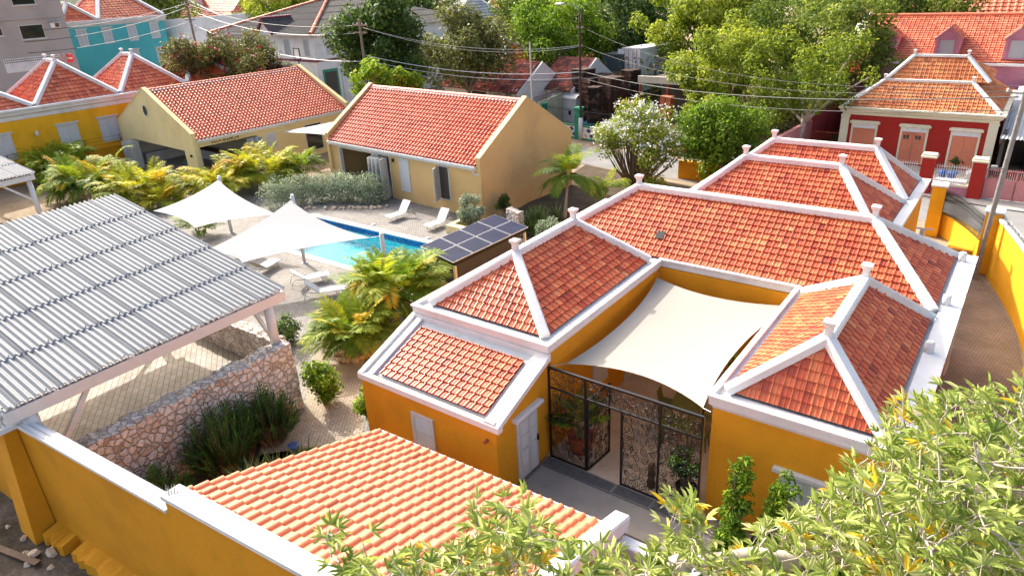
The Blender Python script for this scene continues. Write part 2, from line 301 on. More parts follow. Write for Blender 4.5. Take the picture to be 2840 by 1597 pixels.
# leaves
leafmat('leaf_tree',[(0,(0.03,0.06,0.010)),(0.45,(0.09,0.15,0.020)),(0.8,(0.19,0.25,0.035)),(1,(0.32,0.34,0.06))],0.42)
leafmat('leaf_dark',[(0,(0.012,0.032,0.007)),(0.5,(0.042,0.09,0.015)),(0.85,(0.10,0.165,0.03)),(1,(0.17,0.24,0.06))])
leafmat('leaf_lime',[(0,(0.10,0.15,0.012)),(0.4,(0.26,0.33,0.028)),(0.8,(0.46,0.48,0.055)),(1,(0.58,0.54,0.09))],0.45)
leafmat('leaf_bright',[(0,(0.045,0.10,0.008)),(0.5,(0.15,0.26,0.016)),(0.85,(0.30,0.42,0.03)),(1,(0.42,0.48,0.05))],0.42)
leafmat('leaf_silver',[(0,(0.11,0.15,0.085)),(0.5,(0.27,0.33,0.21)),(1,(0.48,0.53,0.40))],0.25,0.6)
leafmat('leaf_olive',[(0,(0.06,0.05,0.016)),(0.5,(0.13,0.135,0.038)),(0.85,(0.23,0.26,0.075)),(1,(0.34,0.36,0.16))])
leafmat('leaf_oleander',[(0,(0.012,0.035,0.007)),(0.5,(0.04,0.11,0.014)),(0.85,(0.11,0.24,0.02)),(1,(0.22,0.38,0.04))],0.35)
leafmat('leaf_maroon',[(0,(0.06,0.018,0.016)),(0.5,(0.11,0.045,0.03)),(1,(0.17,0.11,0.05))])
leafmat('leaf_front',[(0,(0.13,0.20,0.035)),(0.45,(0.30,0.38,0.085)),(0.8,(0.52,0.57,0.20)),(0.95,(0.66,0.67,0.36)),(1,(0.66,0.46,0.03))],0.4,0.55)
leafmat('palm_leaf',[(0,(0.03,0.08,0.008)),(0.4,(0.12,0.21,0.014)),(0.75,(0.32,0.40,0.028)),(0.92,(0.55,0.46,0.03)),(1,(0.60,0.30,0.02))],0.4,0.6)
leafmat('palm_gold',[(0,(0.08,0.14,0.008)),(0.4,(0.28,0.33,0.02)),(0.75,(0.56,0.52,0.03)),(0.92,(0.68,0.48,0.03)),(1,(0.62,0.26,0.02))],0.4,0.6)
leafmat('yucca_leaf',[(0,(0.04,0.075,0.02)),(0.6,(0.13,0.19,0.05)),(1,(0.36,0.38,0.20))],0.2)
# ground
brick('paver_deck',(0.30,0.275,0.25),(0.39,0.36,0.325),(0.13,0.12,0.11),0.2,0.1,0.0)
herring('paver_path',(0.29,0.235,0.175),(0.36,0.30,0.225),(0.12,0.098,0.07),0.2,0.115,0.9)
herring('paver_deck2',(0.19,0.178,0.165),(0.255,0.24,0.22),(0.075,0.07,0.062),0.2,0.13,0.85)
brick('paver_carport',(0.36,0.33,0.28),(0.43,0.395,0.34),(0.17,0.15,0.125),0.42,0.2,0.6)
brick('paver_drive',(0.23,0.19,0.155),(0.28,0.235,0.195),(0.11,0.09,0.075),0.22,0.11,0.15)
herring('paver_entry',(0.20,0.172,0.145),(0.28,0.245,0.205),(0.085,0.072,0.06),0.2,0.14,0.75)
brick('panel_cells',(0.005,0.009,0.034),(0.007,0.012,0.042),(0.07,0.08,0.11),0.165,0.165,0.0,0.008,0.4,0.0,spec=0.03)
stone('rubble',[(0,(0.50,0.42,0.36)),(0.35,(0.66,0.60,0.55)),(0.8,(0.76,0.72,0.68)),(1,(0.56,0.38,0.27))],(0.33,0.28,0.24),4.6)
brick('stack_brick',(0.05,0.022,0.014),(0.10,0.045,0.028),(0.012,0.008,0.006),0.5,0.14,0.0,0.03,0.9,0.8,stain=(0.3,0.24,0.2))
def ground(name, stops, sc, rough=0.95, bump=0.5, dist=0.03):
    nt,p,o=_new(name); co=_obj(nt); a=_noise(nt,co,sc,8,0.65); b=_noise(nt,co,sc*14,4,0.7)
    f=_math(nt,'ADD',_math(nt,'MULTIPLY',a,0.7),_math(nt,'MULTIPLY',b,0.3)); nt.links.new(_ramp(nt,f,stops),p.inputs['Base Color']); p.inputs['Roughness'].default_value=rough; p.inputs['Specular IOR Level'].default_value=0.15
    _bump(nt,p,_math(nt,'ADD',a,b),bump,dist)
ground('dirt',[(0.32,(0.16,0.115,0.07)),(0.5,(0.28,0.215,0.145)),(0.68,(0.38,0.31,0.22))],0.5)
ground('soil',[(0.35,(0.05,0.036,0.024)),(0.6,(0.10,0.075,0.05)),(0.72,(0.2,0.16,0.12))],1.0)
ground('waste',[(0.36,(0.035,0.032,0.018)),(0.47,(0.085,0.068,0.05)),(0.58,(0.16,0.13,0.11)),(0.68,(0.34,0.31,0.29))],0.6)
ground('asphalt',[(0.3,(0.16,0.155,0.15)),(0.55,(0.22,0.215,0.205)),(0.75,(0.28,0.27,0.26))],0.5,bump=0.15,dist=0.01)
ground('pavement',[(0.3,(0.30,0.28,0.25)),(0.7,(0.45,0.42,0.37))],0.8,bump=0.15)
ground('courtyard',[(0.35,(0.40,0.30,0.20)),(0.6,(0.52,0.41,0.30)),(0.75,(0.62,0.52,0.40))],1.1,0.8,0.1)
ground('hill_green',[(0.35,(0.03,0.05,0.02)),(0.6,(0.07,0.10,0.035)),(0.75,(0.13,0.14,0.07))],0.08)
def watermat():
    nt,p,o=_new('water'); co=_obj(nt); p.inputs['Base Color'].default_value=(0.3,0.86,0.92,1); p.inputs['Roughness'].default_value=0.03; p.inputs['IOR'].default_value=1.33
    tr=nt.nodes.new('ShaderNodeBsdfTransparent'); tr.inputs[0].default_value=(0.30,0.88,0.93,1); fr=nt.nodes.new('ShaderNodeFresnel'); fr.inputs[0].default_value=1.33
    gl=nt.nodes.new('ShaderNodeBsdfGlossy'); gl.inputs['Roughness'].default_value=0.03
    n=_noise(nt,co,2.2,3); b=nt.nodes.new('ShaderNodeBump'); b.inputs['Strength'].default_value=0.5; b.inputs['Distance'].default_value=0.05; nt.links.new(n,b.inputs['Height'])
    nt.links.new(b.outputs[0],fr.inputs['Normal']); nt.links.new(b.outputs[0],gl.inputs['Normal'])
    ms=nt.nodes.new('ShaderNodeMixShader'); nt.links.new(_math(nt,'MULTIPLY',fr.outputs[0],0.45),ms.inputs[0]); nt.links.new(tr.outputs[0],ms.inputs[1]); nt.links.new(gl.outputs[0],ms.inputs[2]); nt.links.new(ms.outputs[0],o.inputs[0])
watermat()
def poolfloor():
    nt,p,o=_new('pool_tile'); co=_obj(nt); v=nt.nodes.new('ShaderNodeTexVoronoi'); v.inputs['Scale'].default_value=18; nt.links.new(co,v.inputs['Vector'])
    sp=nt.nodes.new('ShaderNodeSeparateColor'); nt.links.new(v.outputs['Color'],sp.inputs[0])
    nt.links.new(_ramp(nt,sp.outputs[0],[(0,(0.10,0.48,0.54)),(0.5,(0.22,0.68,0.72)),(1,(0.5,0.85,0.86))]),p.inputs['Base Color']); p.inputs['Roughness'].default_value=0.5
poolfloor()
def glass(name,c,rough=0.08):
    nt,p,o=_new(name); p.inputs['Base Color'].default_value=(*c,1); p.inputs['Roughness'].default_value=rough; p.inputs['Specular IOR Level'].default_value=0.8
glass('glass_dark',(0.015,0.02,0.018)); glass('glass_grey',(0.10,0.12,0.14)); glass('louvre_grey',(0.32,0.34,0.36),0.3)
# ------------------------------------------------------------------ generators
PROF={'flat':[(0,.0),(.04,.038),(.17,.042),(.24,.004),(.54,.0),(.59,.016),(.69,.016),(.74,.0),(1,.0)],
      'roll':[(0,.0),(.06,.036),(.16,.062),(.28,.075),(.4,.066),(.5,.04),(.58,.012),(.7,.0),(.85,-.004),(1,.0)],
      'mission':[(0,.0),(.03,.05),(.12,.085),(.28,.1),(.44,.085),(.55,.05),(.6,-.02),(.8,-.03),(1,0)],
      'coarse':[(0,.0),(.12,.05),(.35,.05),(.5,.0),(1,.0)]}
def clip(poly, pts):
    # poly: convex CCW in (u,v); pts: list of (u,v,h)
    n=len(poly)
    for i in range(n):
        ax,ay=poly[i]; bx,by=poly[(i+1)%n]; ex,ey=bx-ax,by-ay; out=[]; m=len(pts)
        if not m: return pts
        ds=[ex*(p[1]-ay)-ey*(p[0]-ax) for p in pts]
        for j in range(m):
            p,q=pts[j],pts[(j+1)%m]; dp,dq=ds[j],ds[(j+1)%m]
            if dp>=0: out.append(p)
            if (dp>=0)!=(dq>=0):
                t=dp/(dp-dq); out.append(tuple(p[k]+(q[k]-p[k])*t for k in range(3)))
        pts=out
    return pts
def tiles(mb, A, B, C, D, tw=.25, tg=.27, prof='flat', step=.048, rng=None, hs=1.0, bias=0.0, jit=.5, mi=0, underlay=True):
    """tile the planar polygon A (eave start) B (eave end) C D (upper edge); courses run along the eave"""
    rng=rng or random.Random(1); A,B,C,D=[Vector(p) for p in (A,B,C,D)]
    U=(B-A).normalized(); w=(D-A); 
    if w.cross(U).length<1e-6: w=(C-A)
    V=(w-U*w.dot(U)).normalized(); N=U.cross(V)
    P=[(p-A) for p in (A,B,C,D)]; poly=[]
    for p in P:
        q=(p.dot(U),p.dot(V))
        if not poly or (abs(q[0]-poly[-1][0])+abs(q[1]-poly[-1][1])>1e-4): poly.append(q)
    um0=min(q[0] for q in poly); um1=max(q[0] for q in poly); vm=max(q[1] for q in poly)
    rows=int(math.ceil(vm/tg)); pr=PROF[prof]
    n=len(poly)
    def inside(u,v):
        for i in range(n):
            ax,ay=poly[i]; bx,by=poly[(i+1)%n]
            if (bx-ax)*(v-ay)-(by-ay)*(u-ax)<0: return False
        return True
    for r in range(rows):
        v0=r*tg; v1=min(v0+tg*1.02,vm+tg)
        c0=int(math.floor(um0/tw)); c1=int(math.ceil(um1/tw))
        for c in range(c0,c1):
            u0=c*tw; t=min(1,max(0,rng.gauss(.5+bias,.19*jit*2))); dz=rng.uniform(-.004,.004); du=rng.uniform(-.006,.006)
            hh=[(u0+s*tw+du,h*hs+dz) for s,h in pr]
            full=inside(u0,v0) and inside(u0+tw,v0) and inside(u0,v1) and inside(u0+tw,v1)
            if full:
                vs=[A+U*u+V*v0+N*(h+step) for u,h in hh]+[A+U*u+V*v1+N*(h) for u,h in hh]; k=len(hh)
                mb.add(vs,[(i,i+1,k+i+1,k+i) for i in range(k-1)],t,mi,prof in('roll','mission'))
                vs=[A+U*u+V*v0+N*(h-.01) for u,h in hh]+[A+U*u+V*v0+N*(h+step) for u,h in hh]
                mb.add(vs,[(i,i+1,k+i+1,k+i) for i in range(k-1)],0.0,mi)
            else:
                # skip if wholly outside
                for i in range(len(hh)-1):
                    (ua,ha),(ub,hb)=hh[i],hh[i+1]
                    q=clip(poly,[(ua,v0,ha+step),(ub,v0,hb+step),(ub,v1,hb),(ua,v1,ha)])
                    if len(q)>=3:
                        mb.add([A+U*x+V*y+N*h for x,y,h in q],[tuple(range(len(q)))],t,mi)
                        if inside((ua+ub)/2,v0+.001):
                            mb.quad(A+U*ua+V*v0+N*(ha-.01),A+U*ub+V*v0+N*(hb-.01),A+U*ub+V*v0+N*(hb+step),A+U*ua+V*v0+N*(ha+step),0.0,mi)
    if underlay: mb.poly([A+U*x+V*y-N*.02 for x,y in poly],.2,mi)
    return mb
def sweep(mb, path, prof, closed=True, tint=.5, mi=0, flip=False):
    """sweep profile [(inward offset, z)] round a plan polyline (CCW) with mitred corners"""
    n=len(path); pts=[Vector((p[0],p[1])) for p in path]; rows=[]
    for i in range(n):
        a=pts[i-1] if (closed or i>0) else None; b=pts[i]; c=pts[(i+1)%n] if (closed or i<n-1) else None
        d1=(b-a).normalized() if a is not None else None; d2=(c-b).normalized() if c is not None else None
        if d1 is None: d1=d2
        if d2 is None: d2=d1
        n1=Vector((-d1.y,d1.x)); n2=Vector((-d2.y,d2.x)); m=(n1+n2); m=m/max(1e-6,m.dot(n1))
        rows.append([(b.x+m.x*o,b.y+m.y*o,z) for o,z in prof])
    k=len(prof); vs=[p for r in rows for p in r]; fs=[]
    for i in range(n if closed else n-1):
        j=(i+1)%n
        for q in range(k-1): fs.append((i*k+q,j*k+q,j*k+q+1,i*k+q+1))
    mb.add(vs,fs,tint,mi); return mb
def hip_faces(x0,y0,x1,y1,ze,ra,rb,zr):
    """eave rectangle and ridge ra-rb: four slopes as (A,B,C,D) lists"""
    a,b,c,d=(x0,y0,ze),(x1,y0,ze),(x1,y1,ze),(x0,y1,ze); p=(*ra,zr); q=(*rb,zr)
    if abs(ra[1]-rb[1])<1e-6: return [(a,b,q,p),(b,c,q,q),(c,d,p,q),(d,a,p,p)]   # ridge along x
    return [(a,b,p,p),(b,c,q,p),(c,d,q,q),(d,a,p,q)]                              # ridge along y, ra south
def finial_bm(c, s=1.0):
    mb=MB(); mb.lathe([(.13*s,-.15*s),(.125*s,.22*s),(.13*s,.27*s),(.21*s,.36*s),(.215*s,.42*s),(.05*s,.47*s)],c,4,sm=False,rot=math.pi/4); return mb
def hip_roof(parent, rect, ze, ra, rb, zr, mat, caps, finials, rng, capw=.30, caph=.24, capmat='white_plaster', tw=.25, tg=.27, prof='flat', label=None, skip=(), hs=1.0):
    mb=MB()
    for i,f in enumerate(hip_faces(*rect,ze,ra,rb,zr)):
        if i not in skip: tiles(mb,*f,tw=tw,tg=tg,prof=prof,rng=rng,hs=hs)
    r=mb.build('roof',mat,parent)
    if label: r['label']=label
    p=Vector((*ra,zr)); q=Vector((*rb,zr)); x0,y0,x1,y1=rect
    cs=[Vector((x0,y0,ze)),Vector((x1,y0,ze)),Vector((x1,y1,ze)),Vector((x0,y1,ze))]
    up=Vector((0,0,caph*.32))
    if abs(ra[1]-rb[1])<1e-6: pr=[(q,p),(cs[0],p),(cs[3],p),(cs[1],q),(cs[2],q)]
    else: pr=[(q,p),(cs[0],p),(cs[1],p),(cs[2],q),(cs[3],q)]
    for k,(a,b) in enumerate(pr):
        m=MB(); d=(b-a).normalized(); e=Vector((0,0,.004*k))
        m.bar(a+up+e-d*.05,b+up+e+d*(.0 if k else .05),capw,caph,bv=.05); m.build('ridge_cap' if k==0 else 'hip_cap',capmat,r)
    for f in finials: finial_bm((*f,zr+caph*.5)).build('finial',capmat,r)
    return r
def shutter(parent, c, right, out, w, h, louv=True, lintel=True, mat='white_frame', leafs=2, name='window', frame=.07, pane=None, sill=False):
    """window of louvred leaves: c bottom centre on the wall face, right/out unit vectors"""
    R=Vector(right); O=Vector(out); Z=Vector((0,0,1)); c=Vector(c)
    def bx(mb,u0,u1,z0,z1,d0,d1,t=.5,mi=0):
        q=[c+R*u0+Z*z0+O*d0,c+R*u1+Z*z0+O*d0,c+R*u1+Z*z1+O*d0,c+R*u0+Z*z1+O*d0]; mb.extr(q,O*(d1-d0),t,mi)
    m=MB(); bx(m,-w/2,w/2,0,frame,-.02,.05); bx(m,-w/2,w/2,h-frame,h,-.02,.05); bx(m,-w/2,-w/2+frame,frame,h-frame,-.02,.05); bx(m,w/2-frame,w/2,frame,h-frame,-.02,.05)
    if lintel:
        bx(m,-w/2-.16,w/2+.16,h+.06,h+.16,-.02,.16); bx(m,-w/2-.08,w/2+.08,h,h+.06,-.02,.1)
    if sill: bx(m,-w/2-.1,w/2+.1,-.09,0,-.02,.12)
    f=m.build(name,mat,parent)
    iw=(w-2*frame)/leafs
    for k in range(leafs):
        a=-w/2+frame+k*iw+.005; b=a+iw-.01; p=MB()
        if pane: bx(p,a,b,frame,h-frame,-.01,.015); p.build('pane',pane,f); continue
        st=.055; bx(p,a,a+st,frame,h-frame,.0,.04); bx(p,b-st,b,frame,h-frame,.0,.04); bx(p,a+st,b-st,frame,frame+st,0,.04); bx(p,a+st,b-st,h-frame-st,h-frame,0,.04); mid=h*.42; bx(p,a+st,b-st,mid,mid+st,0,.04)
        for lo,hi in ((frame+st,mid),(mid+st,h-frame-st)):
            nl=max(4,int((hi-lo)/.075))
            for i in range(nl):
                z0=lo+(hi-lo)*i/nl; z1=lo+(hi-lo)*(i+.8)/nl
                p.quad(c+R*(a+st)+Z*z0+O*.035,c+R*(b-st)+Z*z0+O*.035,c+R*(b-st)+Z*z1+O*.005,c+R*(a+st)+Z*z1+O*.005)
        bx(p,a+st,b-st,frame+st,h-frame-st,-.015,-.012,mi=1)
        p.build('shutter_leaf',[mat,'interior'],f)
    return f
# ---- foliage
def leafmesh(name, pos, nrm, tang, size, tint, mat, parent=None, aspect=.42, fold=.12, hexa=False):
    """pos,nrm,tang (n,3); size (n,): one folded leaf-shaped face per row"""
    n=len(pos); b=np.cross(nrm,tang); L=size[:,None]; Wd=L*aspect
    if hexa:
        ks=[(0,0,0),(.28,-.42,1),(.7,-.36,1),(1,0,0),(.7,.36,1),(.28,.42,1)]
    else: ks=[(0,0,0),(.45,-.5,1),(1,0,0),(.45,.5,1)]
    k=len(ks); V=np.empty((n,k,3))
    for i,(a,s,f) in enumerate(ks): V[:,i]=pos+tang*L*a+b*Wd*s+nrm*(L*fold*f - L*fold*1.2*a*a)
    me=bpy.data.meshes.new(name); me.vertices.add(n*k); me.vertices.foreach_set('co',V.reshape(-1))
    if hexa:
        loops=(np.arange(n)[:,None]*k+np.array([0,1,2,3, 0,3,4,5])).reshape(-1); nf=2*n; per=4
    else: loops=(np.arange(n)[:,None]*k+np.arange(4)).reshape(-1); nf=n; per=4
    me.loops.add(len(loops)); me.loops.foreach_set('vertex_index',loops.astype(np.int32))
    me.polygons.add(nf); me.polygons.foreach_set('loop_start',(np.arange(nf)*per).astype(np.int32)); me.polygons.foreach_set('loop_total',np.full(nf,per,np.int32))
    me.materials.append(M[mat]); a=me.attributes.new('tint','FLOAT','FACE'); a.data.foreach_set('value',np.repeat(tint,nf//n).astype(np.float32))
    me.update(calc_edges=True); me.validate()
    o=bpy.data.objects.new(name,me); COL.objects.link(o)
    if parent is not None: o.parent=parent
    return o
def unit(a): return a/np.maximum(1e-9,np.linalg.norm(a,axis=1))[:,None]
def clumps(name, centers, radii, n, size, mat, parent=None, seed=1, shell=.55, aspect=.45, up=.35, tsd=.2, droop=0.0, flat=1.0, hexa=False, tbias=0.0):
    """leaves spread through a set of ball-like clumps; light and dark clumps come from a tint per clump"""
    r=np.random.RandomState(seed); C=np.array([list(c) for c in centers],float); R=np.array(radii,float)
    w=R**2/np.sum(R**2); idx=r.choice(len(C),n,p=w); d=unit(r.normal(size=(n,3))); d[:,2]*=flat
    rad_=R[idx]*(shell+(1-shell)*r.rand(n)**.6)*r.uniform(.75,1.12,n); pos=C[idx]+d*rad_[:,None]
    nr=unit(d*.7+r.normal(size=(n,3))*.55+np.array([0,0,up])); t=unit(np.cross(nr,r.normal(size=(n,3)))); t=unit(t+np.array([0,0,-droop])+d*.4); t=unit(t-nr*np.sum(t*nr,1)[:,None])
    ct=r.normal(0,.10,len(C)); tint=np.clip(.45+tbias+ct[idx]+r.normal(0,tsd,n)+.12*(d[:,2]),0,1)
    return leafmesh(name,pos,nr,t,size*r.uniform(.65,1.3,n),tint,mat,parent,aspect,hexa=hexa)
def crown_points(c, rx, ry, rz, k, rng, rr=(.28,.42)):
    """k clump centres filling an uneven ellipsoid"""
    out=[]; rad_=[]
    for i in range(k):
        while True:
            p=Vector((rng.uniform(-1,1),rng.uniform(-1,1),rng.uniform(-.8,1)))
            if .25<p.length<1: break
        p*= (0.62+.38*rng.random()); out.append((c[0]+p.x*rx,c[1]+p.y*ry,c[2]+p.z*rz)); rad_.append(rng.uniform(*rr)*min(rx,ry,rz)*1.15)
    return out,rad_
def limbs(mb, base, tips, r0, rng, mid=.45, n=6):
    """tapered trunk dividing into limbs that reach each tip"""
    base=Vector(base); cen=sum((Vector(t) for t in tips),Vector())/len(tips); fork=base+(cen-base)*mid; fork.x+=rng.uniform(-.1,.1)
    mb.tube([base-Vector((0,0,.05)),base+(fork-base)*.5+Vector((rng.uniform(-.1,.1),rng.uniform(-.1,.1),0)),fork],[r0,r0*.85,r0*.7],8)
    for t in tips:
        t=Vector(t); m=fork+(t-fork)*.5+Vector((rng.uniform(-.3,.3),rng.uniform(-.3,.3),rng.uniform(0,.4)))*((t-fork).length*.2)
        mb.tube([fork-(cen-base).normalized()*.08,m,t],[r0*.5,r0*.3,r0*.08],n)
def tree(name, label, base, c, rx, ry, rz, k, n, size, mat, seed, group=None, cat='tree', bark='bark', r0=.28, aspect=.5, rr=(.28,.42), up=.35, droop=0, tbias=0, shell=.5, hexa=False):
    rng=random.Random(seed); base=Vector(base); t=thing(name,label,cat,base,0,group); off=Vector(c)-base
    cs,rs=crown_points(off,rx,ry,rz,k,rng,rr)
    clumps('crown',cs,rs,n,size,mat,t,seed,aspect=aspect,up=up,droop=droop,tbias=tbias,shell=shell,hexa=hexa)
    mb=MB(); limbs(mb,(0,0,0),[cs[i] for i in range(0,k,max(1,k//9))],r0,rng); mb.build('trunk',bark,t)
    return t
def frond(rows, base, az, el, length, droop, leaf, nl, rng, tint, twist=0.0, vshape=.5, stemlist=None, wdt=.09, start=.18):
    """one pinnate frond: an arching rachis with leaflets on both sides (appended to rows)"""
    d=Vector((math.cos(az)*math.cos(el),math.sin(az)*math.cos(el),math.sin(el))); p=Vector(base); path=[p.copy()]; seg=length/12
    side0=Vector((-math.sin(az),math.cos(az),0))
    dirs=[d.copy()]
    for i in range(12):
        d=(d+Vector((0,0,-droop*seg*(0.5+i*.13)))).normalized(); p=p+d*seg; path.append(p.copy()); dirs.append(d.copy())
    if stemlist is not None: stemlist.append(path)
    for i in range(nl):
        f=start+(1-start)*(i+.5)/nl; x=f*12; a=int(min(11,x)); q=path[a].lerp(path[a+1],x-a); dd=dirs[a]
        up=side0.cross(dd).normalized(); 
        if up.z<0: up=-up
        ll=leaf*(math.sin(math.pi*(.12+.80*f))**.6)*rng.uniform(.85,1.1)
        for s in (-1,1):
            t=(side0*s*math.cos(vshape)+up*math.sin(vshape)*.6+dd*(.55+.5*f)).normalized()
            nrm=(up*math.cos(vshape)-side0*s*math.sin(vshape)+Vector((rng.uniform(-.25,.25),rng.uniform(-.25,.25),rng.uniform(-.2,.2)))).normalized(); nrm=(nrm-t*nrm.dot(t)).normalized()
            t2=(t+Vector((0,0,-.25-.3*rng.random()))).normalized()
            nrm=(nrm-t2*nrm.dot(t2)).normalized()
            rows.append((*q,*nrm,*t2,ll,min(1,max(0,tint+rng.gauss(0,.07)))))
def rows_mesh(name, rows, mat, parent, aspect=.125, fold=.05):
    a=np.array(rows); return leafmesh(name,a[:,0:3],a[:,3:6],a[:,6:9],a[:,9],a[:,10],mat,parent,aspect,fold)
def areca(name, label, loc, H, nf, seed, mat='palm_leaf', flen=1.7, group=None, stems=7, spread=.35, tb=.45, leaf=.5, cat='palm', nl=26, lean=.25):
    """clumping palm: a sheaf of thin stems, each with a fan of arching fronds"""
    rng=random.Random(seed); t=thing(name,label,cat,loc,0,group); rows=[]; st=[]; mb=MB()
    for s in range(stems):
        a=2*math.pi*s/stems+rng.uniform(-.4,.4); b=Vector((math.cos(a),math.sin(a),0))*spread*rng.uniform(.3,1); hh=H*rng.uniform(.35,.62)
        top=b+Vector((math.cos(a)*lean*hh,math.sin(a)*lean*hh,hh)); mb.tube([b,b.lerp(top,.5)+Vector((0,0,.05)),top],[.05,.045,.035],6)
        k=max(3,nf//stems)
        for j in range(k):
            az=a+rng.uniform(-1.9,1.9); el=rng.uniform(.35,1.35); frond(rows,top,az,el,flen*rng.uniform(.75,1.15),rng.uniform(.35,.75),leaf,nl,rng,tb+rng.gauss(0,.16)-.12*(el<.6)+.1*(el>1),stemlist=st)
    rows_mesh('fronds',rows,mat,t); mb2=MB()
    for p in st: mb2.tube(p[::2],[.018,.015,.012,.009,.007,.005,.004][:len(p[::2])],4,cap=False)
    mb2.build('frond_stalks','rachis',t); mb.build('stems','palm_stem',t)
    return t
def coconut(name, label, loc, H, nf, seed, flen=1.9, group=None, leaf=.62, mat='palm_leaf', lean=(.2,.1), tb=.35):
    rng=random.Random(seed); t=thing(name,label,'palm',loc,0,group); top=Vector((lean[0],lean[1],H)); mb=MB(); rows=[]; st=[]
    mb.tube([(0,0,-.05),(lean[0]*.3,lean[1]*.3,H*.33),(lean[0]*.65,lean[1]*.65,H*.7),top],[.14,.1,.085,.08],8); mb.build('trunk','bark_pale',t)
    for j in range(nf):
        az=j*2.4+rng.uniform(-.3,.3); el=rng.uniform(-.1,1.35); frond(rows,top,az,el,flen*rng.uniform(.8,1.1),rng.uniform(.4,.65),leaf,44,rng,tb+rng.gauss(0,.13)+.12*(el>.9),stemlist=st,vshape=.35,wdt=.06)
    rows_mesh('fronds',rows,mat,t,aspect=.075); mb2=MB()
    for p in st: mb2.tube(p[::2],[.022,.018,.014,.010,.008,.006,.004][:len(p[::2])],4,cap=False)
    mb2.build('frond_stalks','rachis',t); return t
def grassy(name, label, loc, n, length, seed, mat='yucca_leaf', spread=.4, cat='plant', aspect=.05, droop=.5, heads=6, group=None):
    r=np.random.RandomState(seed); t=thing(name,label,cat,loc,0,group); rows=[]; rng=random.Random(seed)
    hs=[Vector((rng.uniform(-spread,spread),rng.uniform(-spread,spread),rng.uniform(.05,.25))) for _ in range(heads)]
    for i in range(n):
        b=hs[i%heads]; az=rng.uniform(0,6.283); el=rng.uniform(.15,1.4); d=Vector((math.cos(az)*math.cos(el),math.sin(az)*math.cos(el),math.sin(el))); nn=Vector((-math.cos(az)*math.sin(el),-math.sin(az)*math.sin(el),math.cos(el)))
        rows.append((*b,*nn,*d,length*rng.uniform(.6,1.15),min(1,max(0,rng.gauss(.5,.2)))))
    rows_mesh('leaves',rows,mat,t,aspect=aspect,fold=.14*droop); return t
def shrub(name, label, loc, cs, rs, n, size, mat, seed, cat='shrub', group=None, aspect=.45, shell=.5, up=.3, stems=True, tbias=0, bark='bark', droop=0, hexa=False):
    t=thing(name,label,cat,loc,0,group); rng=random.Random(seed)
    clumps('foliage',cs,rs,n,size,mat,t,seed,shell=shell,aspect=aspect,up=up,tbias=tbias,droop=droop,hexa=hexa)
    if stems:
        mb=MB()
        for c in cs[::max(1,len(cs)//8)]:
            c=Vector(c); mb.tube([(c.x*.25,c.y*.25,-.03),(c.x*.6,c.y*.6,c.z*.5),c],[.03,.022,.01],5)
        mb.build('stems',bark,t)
    return t
def membrane(corners, sag=.12, n=14, belly=.15):
    """fabric stretched between corner points with edges curving inward"""
    c=[Vector(p) for p in corners]; cen=sum(c,Vector())/len(c)
    if len(c)==3: c=[c[0],c[1],c[2],c[2]]
    def edge(a,b,t):
        p=a.lerp(b,t); m=a.lerp(b,.5); k=4*t*(1-t); return p+(cen-m)*sag*k
    P=[]
    for i in range(n+1):
        s=i/n; row=[]
        for j in range(n+1):
            t=j/n; e0=edge(c[0],c[1],s); e1=edge(c[3],c[2],s); f0=edge(c[0],c[3],t); f1=edge(c[1],c[2],t)
            b=(c[0]*(1-s)*(1-t)+c[1]*s*(1-t)+c[2]*s*t+c[3]*(1-s)*t)
            q=e0*(1-t)+e1*t+f0*(1-s)+f1*s-b; q.z-=belly*16*s*(1-s)*t*(1-t)*.25; row.append(q)
        P.append(row)
    return P
def sag_wire(mb, a, b, sag, r=.012, n=14):
    a=Vector(a); b=Vector(b); mb.tube([a.lerp(b,i/n)-Vector((0,0,sag*4*(i/n)*(1-i/n))) for i in range(n+1)],r,4,cap=False)
def spiral(mb, c, R, O, r0, a0, turns, sgn, r=.011, n=22):
    """iron curl in the plane (R, Z) about centre c"""
    Z=Vector((0,0,1)); c=Vector(c); pts=[]
    for i in range(n+1):
        f=i/n; rr=r0*(1-.86*f); a=a0+sgn*turns*2*math.pi*f; pts.append(c+R*rr*math.cos(a)+Z*rr*math.sin(a))
    mb.tube(pts,r,4,cap=False); return pts[0]
def scrolls(mb, c0, R, w, h, rng, cell=.30, r=.011):
    """fill a w x h panel standing on c0 with pairs of wrought-iron curls joined by arcs"""
    R=Vector(R); Z=Vector((0,0,1)); c0=Vector(c0); O=R.cross(Z); nx=max(1,round(w/cell)); nz=max(1,round(h/cell)); dx=w/nx; dz=h/nz
    ends=[]
    for i in range(nx):
        for j in range(nz):
            c=c0+R*((i+.5)*dx+rng.uniform(-.03,.03))+Z*((j+.5)*dz+rng.uniform(-.03,.03)); r0=min(dx,dz)*rng.uniform(.40,.56); a0=rng.uniform(0,6.28); s=rng.choice((-1,1))
            e=spiral(mb,c,R,O,r0,a0,rng.uniform(1.3,1.9),s,r); ends.append((e,c,r0,a0,s))
            if rng.random()<.7: spiral(mb,c+R*rng.uniform(-.5,.5)*dx+Z*rng.uniform(-.5,.5)*dz,R,O,r0*.5,rng.uniform(0,6.28),1.2,-s,r*.9,14)
    for k,(e,c,r0,a0,s) in enumerate(ends):
        if k+1<len(ends):
            e2=ends[k+1][0]
            if (e2-e).length<cell*1.9:
                tn=(R*-math.sin(a0)+Z*math.cos(a0))*(-s); m=e.lerp(e2,.5)+tn*.08; mb.tube([e,e+tn*.05,m,e2],r,4,cap=False)
